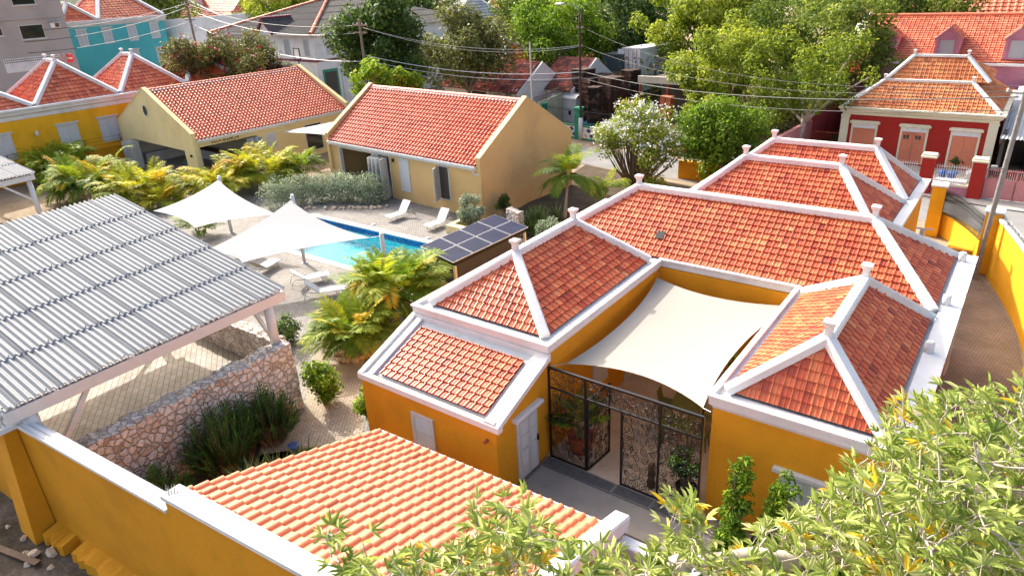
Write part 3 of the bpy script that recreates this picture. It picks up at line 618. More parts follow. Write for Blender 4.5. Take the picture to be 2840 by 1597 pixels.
# ------------------------------------------------------------------ the setting: ground, paving, pool
def sheet(name, pts, z, mat, kind='structure'):
    mb=MB(); mb.poly([(p[0],p[1],z) for p in pts]); return tag(mb.build(name,mat),kind=kind)
def holed(name, rect, hole, z, mat):
    x0,y0,x1,y1=rect; a,b,c,d=hole; mb=MB()
    for q in ((x0,y0,x1,b),(x0,d,x1,y1),(x0,b,a,d),(c,b,x1,d)): mb.quad((q[0],q[1],z),(q[2],q[1],z),(q[2],q[3],z),(q[0],q[3],z))
    return struct(name,mb,mat)
POOL=(-21.7,-0.15,-9.4,4.65)
holed('ground',(-900,-300,500,900),POOL,-0.03,'dirt')
holed('pool_deck',(-34,-10.2,-0.05,10.6),POOL,0.0,'paver_deck2')
sheet('garden_soil',[(-10,9.0),(-9.0,5.5),(2.9,5.8),(3.0,21),(-12,24),(-9.7,9.4)],0.012,'soil')
sheet('planting_bed',[(-3.5,-10.4),(-3.4,-12.2),(-2.4,-13.2),(1.0,-14.5),(3.0,-17.6),(-3.6,-18.0)],0.012,'soil')
pp=[(862,996),(885,972),(928,955),(1010,925),(1085,905),(1140,915),(1012,1000),(1005,1195),(1050,1215),(1000,1300),(760,1400),(690,1330),(655,1250),(755,1185),(850,1110),(850,1050)]
sheet('garden_path',[at(*p)[:2] for p in pp],0.004,'paver_path')
sheet('front_lane',[(-3,-13.5),(16,-13.5),(19,-8.0),(15.3,-8.0),(15.3,-7.7),(5.6,-7.7),(5.6,-10.5),(-0.1,-10.5)],0.004,'paver_entry')
sheet('courtyard_floor',[(5.4,-7.95),(10.8,-7.95),(10.8,0.2),(5.4,0.2)],0.022,'courtyard')
mb=MB(); mb.bbox((5.7,-9.3,0),(11.4,-8.42,.018),.004); mb.bbox((5.75,-9.62,0),(11.6,-9.3,.10),.02); struct('entrance_step',mb,'concrete')
sheet('side_driveway',[(15.0,-8.0),(18.6,-8.0),(17.6,5.0),(17.2,8.3),(16.2,12.3),(15.2,14.6),(12.4,19.5),(12.2,5.6),(15.0,5.6)],0.006,'paver_drive')
mb=MB(); a,b,c,d=POOL
for q in ((a-.4,b-.4,c+.4,b),(a-.4,d,c+.4,d+.4),(a-.4,b,a,d),(c,b,c+.4,d)): mb.bbox((q[0],q[1],-.05),(q[2],q[3],.035),.012)
pool=thing('swimming_pool','long turquoise swimming pool with pale stone edge and blue mosaic band','pool',(0,0,0)); mb.build('coping','coping',pool)
mb=MB(); mb.quad((a,b,-1.25),(c,b,-1.25),(c,d,-1.25),(a,d,-1.25))
for p,q in (((a,b),(a,d)),((a,d),(c,d)),((c,d),(c,b)),((c,b),(a,b))): mb.quad((*p,-1.25),(*q,-1.25),(*q,-.42),(*p,-.42))
mb.box((a+.02,b+.02,-1.24),(a+1.6,d-.02,-.55)); mb.build('basin','pool_tile',pool)
mb=MB()
for p,q in (((a,b),(a,d)),((a,d),(c,d)),((c,d),(c,b)),((c,b),(a,b))): mb.quad((*p,-.42),(*q,-.42),(*q,-.04),(*p,-.04))
mb.build('mosaic_band','mosaic',pool)
mb=MB(); mb.quad((a,b,-.15),(c,b,-.15),(c,d,-.15),(a,d,-.15)); struct('water',mb,'water')
for k,(u,v) in enumerate(((1036,623),(1187,661))):
    p=at(u,v); mb=MB(); mb.lathe([(.16,0),(.16,.03),(.1,.06),(.02,.065)],(p.x,p.y,0),12); tag(mb.build('skimmer_lid','white_paint'),('round white lid set in the deck nearer the hedge end of the pool','round white lid set in the deck nearer the solar canopy')[k],'pool lid','pool lids')
# streets beyond the property
sheet('street',[(12.5,21.5),(30,19.5),(60,18),(60,27.6),(16,26.4),(0,28.5),(-17,29.5),(-40,33),(-75,45),(-75,38),(-40,26),(-15,24.5),(0,22.8)],-0.015,'asphalt')
sheet('pavement',[(10.5,26.6),(16,25.6),(40,25.6),(40,27.4),(10.5,28.0)],0.05,'pavement')
sheet('side_street',[(-56,-25),(-52.5,30),(-72,45),(-78,45),(-68,-25)],-0.012,'asphalt')
sheet('yard_floor',[(-16,32),(8,29.5),(3,62),(-30,62),(-34,34)],-0.01,'soil')
sheet('waste_ground',[(-30,-60),(12,-60),(12,-18.0),(-4,-18.5),(-30,-20)],-0.012,'waste')
mb=MB(); mb.prism([(-30,-18.9),(-3.9,-18.1),(-3.9,-10.2),(-30,-9.4)],-.02,1.3); struct('carport_floor',mb,'paver_carport')
# wooded hills closing the view
def hill(name, c, rx, ry, h, seed):
    r=random.Random(seed); P=[]
    for i in range(25):
        row=[]
        for j in range(25):
            x=-1+2*i/24; y=-1+2*j/24; q=max(0,1-x*x)*max(0,1-y*y); row.append((c[0]+x*rx,c[1]+y*ry,-1.0+h*q**.8*(1+.25*math.sin(5*x+seed)*math.cos(4*y))+r.uniform(-.5,.5)*q))
        P.append(row)
    mb=MB(); mb.grid(P); struct(name,mb,'hill_green')
hill('hill',(-330,190),170,190,38,3); hill('hill',(-70,330),260,110,30,5); hill('hill',(190,330),200,110,30,8)
# ------------------------------------------------------------------ the courtyard house
rg=random.Random(11)
H=thing('courtyard_house','mustard yellow house with several red hipped roofs edged in white around a small courtyard','house',(0,0,0))
mb=MB()
mb.box((.12,.0,0),(15.14,5.74,3.66)); mb.box((.12,-7.66,0),(5.55,0,3.66)); mb.box((10.72,-7.66,0),(15.14,0,3.66)); mb.box((3.05,5.74,0),(12.3,11.4,3.66)); mb.box((3.25,11.4,0),(12.3,15.5,3.66))
w_=mb.build('wall','mustard',H)
OUT=[(0,-7.81),(5.67,-7.81),(5.67,0),(10.58,0),(10.58,-7.79),(15.34,-7.79),(15.34,5.74),(12.5,5.74),(12.5,15.67),(2.92,15.67),(2.92,5.74),(0,5.74)]
PR=[(.13,3.58),(.10,3.66),(.05,3.70),(.04,3.90),(.0,3.93),(.0,4.0),(.15,4.0),(.16,3.87),(.52,3.87)]
mb=MB(); sweep(mb,OUT,PR); mb.bbox((14.78,-7.6,3.90),(15.32,5.6,4.004),.01); mb.bbox((12.1,5.9,3.90),(12.48,15.5,4.004),.01); mb.build('cornice','white_plaster',H)
mb=MB(); mb.prism([(.4,.1),(14.9,.1),(14.9,5.74),(12.1,5.74),(12.1,15.3),(3.3,15.3),(3.3,5.6),(.4,5.6)],3.60,3.86); mb.box((.4,-7.4,3.60),(5.3,.1,3.86)); mb.box((10.95,-7.4,3.60),(14.9,.1,3.86)); mb.build('gutter','gutter_grey',H)
ZE=3.93
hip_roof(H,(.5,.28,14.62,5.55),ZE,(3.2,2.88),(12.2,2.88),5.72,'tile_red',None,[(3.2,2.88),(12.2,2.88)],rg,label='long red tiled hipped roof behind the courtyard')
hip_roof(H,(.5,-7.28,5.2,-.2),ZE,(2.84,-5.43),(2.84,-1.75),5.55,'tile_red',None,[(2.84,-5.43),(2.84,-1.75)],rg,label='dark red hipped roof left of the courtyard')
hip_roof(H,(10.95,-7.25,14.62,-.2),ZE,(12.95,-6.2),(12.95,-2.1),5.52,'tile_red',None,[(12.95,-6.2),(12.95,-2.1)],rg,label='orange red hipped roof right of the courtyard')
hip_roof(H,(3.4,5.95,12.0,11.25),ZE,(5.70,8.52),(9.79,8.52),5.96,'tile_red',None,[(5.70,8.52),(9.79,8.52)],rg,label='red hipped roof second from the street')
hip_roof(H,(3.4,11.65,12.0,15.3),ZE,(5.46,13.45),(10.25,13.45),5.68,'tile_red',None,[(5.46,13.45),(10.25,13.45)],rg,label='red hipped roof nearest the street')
p=at(1832,652,4.75); mb=MB(); mb.bar(p+Vector((-.16,0,0)),p+Vector((.16,0,0)),.36,.06,up=(0,-.54,.84)); mb.build('roof_vent','dark',H)
for k,(y,) in enumerate(((5.0,),(.9,),(-2.6,))):
    mb=MB(); mb.lathe([(.11,0),(.13,.02),(.12,.34),(.08,.36)],(14.9,y,3.98),8); mb.build('pipe_stub','white_plaster',H)
# lean-to in front of the left wing
mb=MB(); 
mb.extr([(.02,-10.38,0),(.02,-7.6,0),(.02,-7.6,3.55),(.02,-7.75,3.50),(.02,-10.38,2.52)],(5.53,0,0)); mb.build('annex_wall','mustard',H)
mb=MB()
sl=Vector((0,2.62,.98)).normalized(); 
def cop(x0,x1,lift,h=.14): 
    mb.extr([(x0,-10.44,2.50+lift),(x0,-7.72,3.50+lift),(x0,-7.72,3.50+lift+h),(x0,-10.44,2.50+lift+h)],(x1-x0,0,0))
cop(-.02,.16,.02,.16); cop(.30,.52,.0,.14); cop(5.18,5.69,.0,.17); mb.bbox((-.04,-10.46,2.44),(5.71,-10.26,2.66),.015); mb.bbox((.02,-7.82,3.42),(5.66,-7.68,3.68),.01)
mb.build('parapet','white_plaster',H)
mb=MB(); f=lambda x,y,d=0:(x,y,2.585+(y+10.3)*.372+d)
mb.quad(f(.16,-10.2,.0),f(5.2,-10.2,.0),f(5.2,-7.8,.0),f(.16,-7.8,.0)); mb.build('flashing','flashing',H)
mb=MB(); tiles(mb,f(.72,-10.16,.05),f(5.0,-10.16,.05),f(5.0,-8.12,.05),f(.72,-8.12,.05),rng=rg); r_=mb.build('lean_to_roof','tile_red',H)
mb=MB(); mb.bbox((5.15,-10.42,2.60),(5.55,-10.22,2.74),.02); mb.build('drain_box','white_paint',H)
shutter(H,(2.66,-10.38,.80),(1,0,0),(0,-1,0),.92,1.15,leafs=1,lintel=False)
mb=MB(); mb.tube([(5.22,-10.36,2.05),(5.22,-10.52,2.03)],.055,8); mb.build('vent_pipe','rust',H)
# white plank door beside the gate
mb=MB(); mb.box((5.53,-9.46,.05),(5.60,-8.42,2.2)); dr=mb.build('door','white_frame',H)
for y0,y1,z0,z1 in ((-9.36,-8.99,1.2,1.62),(-8.90,-8.52,1.2,1.62),(-9.36,-8.99,1.7,2.12),(-8.90,-8.52,1.7,2.12),(-9.36,-8.99,.55,1.1),(-8.90,-8.52,.12,1.1)):
    mb=MB(); mb.box((5.6,y0,z0),(5.625,y1,z1)); n=int((z1-z0)/.07)
    for i in range(n): z=z0+.04+i*.07; mb.quad((5.645,y0+.05,z-.02),(5.645,y1-.05,z-.02),(5.63,y1-.05,z+.03),(5.63,y0+.05,z+.03))
    mb.build('door_panel','white_frame',dr)
mb=MB(); mb.box((5.63,-8.5,1.02),(5.66,-8.45,1.25)); mb.tube([(5.66,-8.47,1.15),(5.70,-8.47,1.15),(5.70,-8.58,1.15)],.012,6); mb.build('handle','dark',dr)
mb=MB(); mb.bbox((5.53,-9.62,2.26),(5.72,-8.2,2.40),.02); mb.build('door_hood','white_plaster',H)
# white shutters standing open on the driveway side
for y0,y1,z0 in ((2.6,3.55,.35),(-2.9,-1.95,.35),):
    pass
for k,yy in enumerate((3.4,-3.2)):
    sh=shutter(H,(15.22,yy,.45),(0,1,0),(1,0,0),1.0,2.45,leafs=1,lintel=False,name='shutter')
# windows on the front of the right wing
shutter(H,(13.2,-7.66,.75),(1,0,0),(0,-1,0),1.25,1.55,name='window')
# courtyard windows and door under the sail
mb=MB(); mb.box((5.52,-2.7,.03),(5.60,-1.5,2.35)); mb.build('door','white_frame',H)
mb=MB(); mb.box((5.50,-5.0,.9),(5.59,-4.0,2.1)); mb.build('window','white_frame',H)
mb=MB(); mb.box((10.66,-3.6,.1),(10.74,-2.5,2.3)); mb.build('door','white_frame',H)
# ------------------------------------------------------------------ wrought iron gate
G=thing('iron_gate','black wrought iron scrollwork gate screen with one leaf swung open into the courtyard','gate',(0,-7.87,0))
rg=random.Random(5); mb=MB()
X=[5.70,6.98,8.19,9.36,10.58]
def rail(a,b,w=.05): mb.bar(a,b,w,w)
for x in X: rail((x,0,-.02),(x,0,3.33 if x not in(X[2],) else 2.62),.06)
rail((X[0],0,3.33),(X[4],0,3.33),.07); rail((X[0],0,2.64),(X[4],0,2.64)); rail((X[0],0,.05),(X[1],0,.05)); rail((X[2],0,.05),(X[4],0,.05))
mb.build('frame','black_iron',G)
for name,x0,x1,z0,z1 in (('side_panel',X[0],X[1],.06,2.62),('top_panel',X[0],X[1],2.68,3.3),('top_panel',X[1],X[3],2.68,3.3),('top_panel',X[3],X[4],2.68,3.3),('gate_leaf',X[2],X[3],.06,2.6),('side_panel',X[3],X[4],.06,2.62)):
    mb=MB(); scrolls(mb,(x0+.03,0,z0),(1,0,0),x1-x0-.06,z1-z0,rg); mb.build(name,'black_iron',G)
mb=MB(); R=Vector((.10,1.17,0)); rd=R.normalized(); o=Vector((X[1]+.05,.03,0))
scrolls(mb,o+Vector((0,0,.06)),rd,1.17,2.52,rg,.27); 
for a,b in ((o,o+Vector((0,0,2.6))),(o+R,o+R+Vector((0,0,2.6))),(o+Vector((0,0,.05)),o+R+Vector((0,0,.05))),(o+Vector((0,0,2.58)),o+R+Vector((0,0,2.58)))): rail(a,b)
L=mb.build('gate_leaf','black_iron',G); L['label']='open gate leaf swung into the courtyard'
# drain grates in front of the gate
lab=['steel drain grate beside the white plank door','second steel drain grate from the white plank door, before the opening','third steel drain grate from the white plank door, before the closed leaf','steel drain grate nearest the right wing of the yellow house']
for k in range(4):
    x0=5.62+k*1.25; t=thing('drain_grate',lab[k],'drain grate',(x0,-8.36,.02),0,'drain grates along the gate'); mb=MB()
    for a,b in (((0,0,0),(1.2,0,0)),((0,.42,0),(1.2,.42,0)),((0,0,0),(0,.42,0)),((1.2,0,0),(1.2,.42,0))): mb.bar(a,b,.035,.03)
    mb.build('frame','steel',t); mb=MB()
    for i in range(28): mb.bar((.04+i*.0415,.02,0),(.04+i*.0415,.40,0),.009,.025)
    for j in range(9): mb.bar((.02,.04+j*.043,-.004),(1.18,.04+j*.043,-.004),.008,.02)
    mb.build('bars','galv',t); mb=MB(); mb.box((0,0,-.016),(1.2,.42,-.012)); mb.build('trough','dark',t)
# ------------------------------------------------------------------ courtyard contents
sail_c=[(5.66,-.35,3.40),(10.55,-.05,3.28),(10.42,-7.55,3.38),(5.85,-7.15,3.12)]
S_=thing('courtyard_shade_sail','cream shade sail stretched over the courtyard between the two wings','shade sail',(0,0,0))
mb=MB(); mb.grid(membrane(sail_c,.17,18,.25)); mb.build('fabric','sail_cream',S_)
for a,b in ((sail_c[0],(5.56,.0,3.55)),(sail_c[1],(10.7,.0,3.4)),(sail_c[2],(10.68,-7.66,3.42)),(sail_c[3],(5.56,-7.7,3.22))):
    mb=MB(); mb.tube([a,b],.012,5); mb.build('rope','steel',S_)
def pot(name,label,loc,r,h,mat,cat='flower pot'):
    t=MB(); t.lathe([(r*.72,0),(r*.95,h*.5),(r,h*.9),(r*1.06,h),(r*.94,h),(r*.9,h*.86),(.01,h*.86)],loc,18); o=t.build(name,mat); return tag(o,label,cat)
pot('plant_pot','large orange terracotta pot behind the left gate panel',(6.33,-7.1,.02),.42,.62,'terracotta')
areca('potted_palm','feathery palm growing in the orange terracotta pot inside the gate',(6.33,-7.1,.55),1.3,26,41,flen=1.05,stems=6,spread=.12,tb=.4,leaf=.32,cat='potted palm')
pot('plant_pot','black pot hidden under a bush behind the right gate panel',(10.0,-7.3,.02),.3,.4,'dark')
cs,rs=crown_points((0,0,.75),.55,.5,.6,14,random.Random(4)); shrub('potted_bush','dark green bush in a pot behind the right gate panel',(10.0,-7.3,.35),cs,rs,1600,.11,'leaf_oleander',7,cat='potted bush',aspect=.35)
mb=MB(); mb.lathe([(.12,0),(.14,.1),(.09,.25),(.11,.5),(.08,.62),(.10,.78),(.06,.85)],(8.98,-7.45,.02),8); tag(mb.build('carved_post','wood_dark'),'dark carved wooden stump behind the closed gate leaf','wood ornament')
T=thing('dining_table','long olive green dining table under the cream sail','table',(8.6,-4.3,.02),rad(8)); mb=MB()
for i in range(7): mb.box((-.5+i*.145,-1.2,.72),(-.5+i*.145+.138,1.2,.76))
mb.build('tabletop','olive_table',T)
for sx in (-.4,.42):
    for sy in (-1.05,1.05): mb=MB(); mb.box((sx-.035,sy-.035,0),(sx+.035,sy+.035,.72)); mb.build('leg','olive_table',T)
def chair(label,loc,rz,mat='olive_table',group='olive garden chairs round the courtyard table',name='garden_chair'):
    t=thing(name,label,'chair',loc,rz,group); mb=MB()
    for i in range(5): mb.box((-.22+i*.09,-.22,.43),(-.22+i*.09+.08,.22,.455))
    mb.build('seat',mat,t); mb=MB()
    for i in range(5): mb.extr([(-.22+i*.09,.21,.45),(-.22+i*.09+.08,.21,.45),(-.22+i*.09+.08,.30,.9),(-.22+i*.09,.30,.9)],(0,.02,0))
    mb.build('backrest',mat,t)
    for sx in (-.2,.2):
        for sy in (-.2,.2): mb=MB(); mb.bar((sx,sy,.43),(sx*1.1,sy*1.15,0),.03,.03); mb.build('leg',mat,t)
    return t
chair('olive slatted chair at the table end nearest the courtyard back wall',(8.35,-2.75,.02),rad(8))
chair('olive slatted chair on the left long side of the courtyard table, farther in',(7.75,-3.7,.02),rad(98)); chair('olive slatted chair on the right long side of the courtyard table',(9.45,-4.9,.02),rad(-82)); chair('olive slatted chair on the right long side of the courtyard table, farther in',(9.35,-3.9,.02),rad(-82))
mb=MB(); r_=random.Random(9)
for i in range(7):
    a=r_.uniform(0,6.28); mb.tube([(8.7+.05*math.cos(a),-4.75+.05*math.sin(a),.80),(8.7+.16*math.cos(a),-4.75+.16*math.sin(a),.9+.1*r_.random()),(8.7+.24*math.cos(a+.5),-4.75+.24*math.sin(a+.5),.86+.2*r_.random())],[.05,.04,.015],6)
tag(mb.build('driftwood_ornament','driftwood'),'pale driftwood centrepiece on the olive dining table','table ornament')
mb=MB(); mb.bbox((9.1,-1.6,.02),(9.9,-.9,.95),.02); tag(mb.build('planter_box','white_plaster'),'white square planter box against the right courtyard wall','planter')
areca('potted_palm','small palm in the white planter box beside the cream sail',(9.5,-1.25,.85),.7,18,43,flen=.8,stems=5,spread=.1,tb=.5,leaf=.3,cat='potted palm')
# lamp over the street side wall
# ------------------------------------------------------------------ foreground outbuilding and boundary wall
rg=random.Random(21)
O=thing('foreground_outbuilding','low outbuilding with orange pantile roof sloping towards the yellow house','outbuilding',(0,0,0))
WX=Vector((1,.075,0)).normalized()
ZR,ZF=4.1,1.98
A=Vector((2.05,-11.75,ZF)); B=Vector((9.75,-11.45,ZF)); Cc=Vector((10.0,-17.4,ZR)); Dd=Vector((2.42,-17.55,ZR))
mb=MB(); tiles(mb,B,A,Dd,Cc,tw=.31,tg=.40,prof='roll',step=.065,rng=rg,hs=.85,jit=.5); mb.build('roof','tile_orange',O)
mb=MB(); mb.prism([(2.2,-17.7),(9.9,-17.4),(9.7,-11.7),(2.1,-11.95)],0,1.86); 
mb.extr([(2.3,-17.6,1.7),(2.1,-12.0,1.7),(2.1,-12.0,1.84),(2.3,-17.6,3.9)],(.25,0,0)); mb.build('wall','mustard',O)
mb=MB(); mb.bar(A+Vector((-.05,.10,-.10)),B+Vector((.05,.10,-.10)),.14,.12); mb.build('gutter','gutter_grey',O)
mb=MB(); mb.bar(A+Vector((-.05,.02,-.2)),B+Vector((.05,.02,-.2)),.06,.24); mb.build('fascia','white_paint',O)
# right gable coping
mb=MB(); mb.bar(Vector((9.95,-11.2,ZF+.16)),Vector((10.2,-17.5,ZR+.2)),.42,.36,bv=.04); mb.build('parapet','white_plaster',O)
# boundary wall
Wl=thing('boundary_wall','tall mustard boundary wall with white spiked coping and a buttress at lower left','wall',(0,0,0))
def wp(x): return -18.12+(x+3.7)*.075
def seg(x0,x1,z1,mb,t=.28,z0=-.3): mb.prism([(x0,wp(x0)-t),(x1,wp(x1)-t),(x1,wp(x1)),(x0,wp(x0))],z0,z1)
mb=MB(); seg(-40,-4.55,3.72,mb); seg(-4.55,2.32,3.72,mb); seg(2.32,12,4.12,mb)
x=-5.05; y=wp(x)-.28; mb.extr([(x-.55,y-.55,-.3),(x+.45,y-.55,-.3),(x+.45,y,-.3),(x-.55,y,-.3)],(0,0,.01)); 
vs=[(x-.5,y-.62,-.3),(x+.55,y-.62,-.3),(x+.55,y+.02,-.3),(x-.5,y+.02,-.3),(x-.3,y-.30,3.7),(x+.55,y-.30,3.7),(x+.55,y+.02,3.7),(x-.3,y+.02,3.7)]
mb.add(vs,[(0,3,2,1),(4,5,6,7),(0,1,5,4),(1,2,6,5),(2,3,7,6),(3,0,4,7)]); mb.build('wall','mustard',Wl)
mb=MB()
def copg(x0,x1,z,a=.33,b=.06,h=.09): mb.prism([(x0,wp(x0)-a),(x1,wp(x1)-a),(x1,wp(x1)+b),(x0,wp(x0)+b)],z,z+h)
copg(-40,-5.5,3.72); copg(-4.5,2.30,3.72); copg(2.32,12,4.12,.34,.12,.12); mb.prism([(x-.62,y-.52),(x+.70,y-.52),(x+.70,y+.42),(x-.62,y+.42)],3.72,3.86); mb.build('coping','white_plaster',Wl)
mb=MB(); rr=random.Random(2)
for x0,x1,rows in ((-14,-5.6,3),(-4.45,2.25,3)):
    n=int((x1-x0)/.055)
    for i in range(n):
        xx=x0+(x1-x0)*i/n
        for j,off in enumerate((-.27,-.14,.0)[:rows]):
            b=Vector((xx,wp(xx)+off,3.80)); tip=b+Vector((rr.uniform(-.02,.02),(-.05,0,.05)[j],.085)); mb.add([b+Vector((-.016,0,0)),b+Vector((.016,0,0)),b+Vector((0,.012,0)),tip],[(0,1,3),(1,2,3),(2,0,3)])
for i in range(26):
    b=Vector((x-.5+.045*i,y-.2+.1*math.sin(i),3.86)); mb.tube([b,b+Vector((rr.uniform(-.05,.05),rr.uniform(-.05,.05),.16))],[.012,.002],4)
for i in range(8):
    b=Vector((2.36+.03*i,wp(2.4)-.22+.05*(i%4),4.24)); mb.tube([b,b+Vector((rr.uniform(-.06,.06),rr.uniform(-.05,.05),.2))],[.014,.002],4)
mb.build('spikes','steel',Wl)
mb=MB(); rr=random.Random(8)
def ledge(x0,x1):
    n=14; top=[];
    for i in range(n+1):
        xx=x0+(x1-x0)*i/n; top.append((xx,wp(xx)-.28,xx,wp(xx)-.28-.42+rr.uniform(-.06,.06),.28+rr.uniform(-.05,.06)))
    for i in range(n):
        a,b=top[i],top[i+1]
        mb.quad((a[0],a[1],a[4]+.12),(a[2],a[3],a[4]),(b[2],b[3],b[4]),(b[0],b[1],b[4]+.12)); mb.quad((a[2],a[3],a[4]),(a[2],a[3]-.05,-.3),(b[2],b[3]-.05,-.3),(b[2],b[3],b[4]))
    for e in (top[0],top[-1]): mb.quad((e[0],e[1],e[4]+.12),(e[2],e[3],e[4]),(e[2],e[3]-.05,-.3),(e[0],e[1],-.3))
ledge(-4.35,-3.35); ledge(-2.9,-.2); lg=mb.build('foundation_ledge','mustard',Wl)
# debris on the waste ground
rr=random.Random(31); deb=MB().rock((0,0,.05),.16,rr,.6); d0=tag(deb.build('broken_rock','coral_stone'),'loose pale rubble stone on the dark waste ground','rock','rubble on the waste ground')
for k in range(22):
    p=at(rr.uniform(10,330),rr.uniform(1440,1590)); 
    if p.y>wp(p.x)-.9: continue
    o=d0.copy(); COL.objects.link(o); o.location=(p.x,p.y,-.02); o.rotation_euler=(rr.uniform(0,6),rr.uniform(0,6),rr.uniform(0,6)); o.scale=(rr.uniform(.3,1.3),)*3
p=at(95,1540); d0.location=(p.x,p.y,0)
p=at(40,1560); mb=MB(); mb.bar(p+Vector((-1.2,-.1,.05)),p+Vector((.7,.35,.08)),.18,.06); tag(mb.build('plank','wood_dark'),'dark weathered plank lying on the waste ground','plank')
# second roof at the bottom edge, right of the orange one
O2=thing('red_roofed_shed','low shed with worn red tiled roof and white parapet beside the orange roofed outbuilding','shed',(0,0,0))
mb=MB(); tiles(mb,(16.5,-12.0,1.75),(10.55,-12.0,1.75),(10.55,-16.5,3.3),(16.5,-16.5,3.3),tw=.25,tg=.27,rng=rg); mb.build('roof','tile_red',O2)
mb=MB(); mb.box((10.35,-17,0),(16.6,-11.95,1.62)); mb.extr([(16.45,-16.6,1.5),(16.45,-12,1.5),(16.45,-12,1.72),(16.45,-16.6,3.25)],(.15,0,0)); mb.build('wall','mustard',O2)
mb=MB(); mb.bar((10.2,-11.62,1.86),(16.6,-11.62,1.80),.36,.30,bv=.03); mb.build('parapet','white_plaster',O2)
# ------------------------------------------------------------------ carport with corrugated roof, stone walls
CP=thing('carport','open carport with blue grey corrugated roof on white beams','carport',(0,0,0))
x_e,z_e,x_t,z_t=-4.0,4.48,-15.0,6.36; y_a,y_b=-18.75,-9.9
def corr(mb,y0,y1,rows,xe,ze,xt,zt,sw=1.06,pitch=.187,amp=.045,rng=rg):
    n=int((y1-y0)/sw)+1
    for r in range(rows):
        f0=r/rows; f1=(r+1)/rows+.015
        for c in range(n):
            a=y1-(c+1)*sw; b=y1-c*sw; a=max(a,y0); m=int((b-a)/pitch*8); 
            if m<4: continue
            t=rng.uniform(.2,.8); lift=.012*(c%2); P=[]
            for f,dz in ((f0,.05),(f1,0)):
                P.append([(xe+(xt-xe)*f,b+.03-(b-a+.03)*i/m,ze+(zt-ze)*f+dz+lift+amp*math.cos(2*math.pi*(i/m)*((b-a)/pitch))) for i in range(m+1)])
            mb.grid(P,t); mb.grid([[(q[0],q[1],q[2]-.045) for q in P[0]],P[0]],0.0,1,False)
mb=MB(); corr(mb,y_a,y_b,5,x_e,z_e,x_t,z_t); mb.build('roof_sheets',['sheet_blue','gutter_grey'],CP)
mb=MB()
for r in range(5):
    for c in range(9):
        f=(r+.04)/5; mb.lathe([(.022,0),(.022,.02),(.005,.03)],(x_e+(x_t-x_e)*f,y_b-.55-c*1.06+.25,z_e+(z_t-z_e)*f+.06),6)
mb.build('roof_bolts','dark',CP)
mb=MB(); mb.bbox((x_e-.18,y_a+.02,z_e-.42),(x_e-.02,y_b-.02,z_e-.06),.01); mb.build('eave_beam','white_paint',CP)
mb=MB(); mb.bbox((x_t+.1,y_a+.05,z_t-.5),(x_t+.24,y_b-.1,z_t-.12),.01); mb.build('back_beam','white_paint',CP)
for y in (y_b-.35,-14.3,y_a+.3):
    mb=MB(); mb.bar((x_e-.19,y,z_e-.32),(x_t+.25,y,z_t-.34),.12,.3); mb.build('rafter','white_paint',CP)
def post(x,y,z0,z1,r=.15): m=MB(); m.lathe([(r,0),(r,z1-z0)],(x,y,z0),16); m.build('post','white_paint',CP)
def brace(a,b): m=MB(); m.bar(a,b,.11,.14); m.build('brace','white_paint',CP)
post(-4.22,-10.55,2.55,4.1,.17); brace((-4.22,-10.6,2.75),(-5.9,-10.6,4.45)); post(-4.25,-18.15,1.3,4.1,.2); brace((-4.25,-17.9,2.4),(-4.2,-16.6,4.1)); brace((-4.25,-18.1,2.4),(-5.9,-18.1,4.5))
for y in (-10.55,-18.1): post(-14.6,y,1.3,z_t-.4,.17)
brace((-14.6,-10.7,4.6),(-14.6,-12.2,z_t-.35)); brace((-14.6,-18.0,4.6),(-14.6,-16.5,z_t-.35))
def rubble(name,label,p0,p1,z0,z1a,z1b,th,seed):
    """dry stone wall: uneven faces and top"""
    r=random.Random(seed); p0=Vector(p0); p1=Vector(p1); d=(p1-p0); L=d.length; d/=L; nn=Vector((-d.y,d.x)); n=max(4,int(L/.16)); k=9; mb=MB()
    for side in (-1,1):
        P=[]
        for i in range(n+1):
            q=p0+d*(L*i/n); zt=z1a+(z1b-z1a)*i/n; row=[]
            for j in range(k+1):
                o=(th/2+.06*(1-j/k)+r.uniform(-.025,.025))*side; row.append((q.x+nn.x*o+r.uniform(-.02,.02)*d.x,q.y+nn.y*o+r.uniform(-.02,.02)*d.y,z0+(zt-z0)*j/k+(r.uniform(-.05,.06) if j==k else 0)))
            P.append(row)
        if side>0: P=P[::-1]
        mb.grid(P,sm=False); (A_ if side<0 else B_).extend(P if side<0 else P[::-1]) 
    T=[[A_[i][-1],tuple((a+b)/2+(0,0,.03)[q]+r.uniform(-.02,.02) for q,(a,b) in enumerate(zip(A_[i][-1],B_[i][-1]))),B_[i][-1]] for i in range(n+1)]
    mb.grid(T[::-1],sm=False)
    for i,s in ((0,1),(n,-1)):
        for j in range(k): 
            q=[A_[i][j],B_[i][j],B_[i][j+1],A_[i][j+1]]; mb.quad(*(q if s>0 else q[::-1]))
    A_.clear(); B_.clear(); return tag(mb.build(name,'rubble'),label,'stone wall')
A_,B_=[],[]
rubble('stone_wall','tall pale rubble stone retaining wall behind the dark oleander bushes',(-3.95,-10.35),(-3.95,-18.0),-.1,2.62,2.62,.66,3)
rubble('stone_wall','low rubble stone wall running back under the corrugated carport roof',(-4.3,-10.35),(-12.5,-10.2),0.0,2.60,2.5,.5,4)
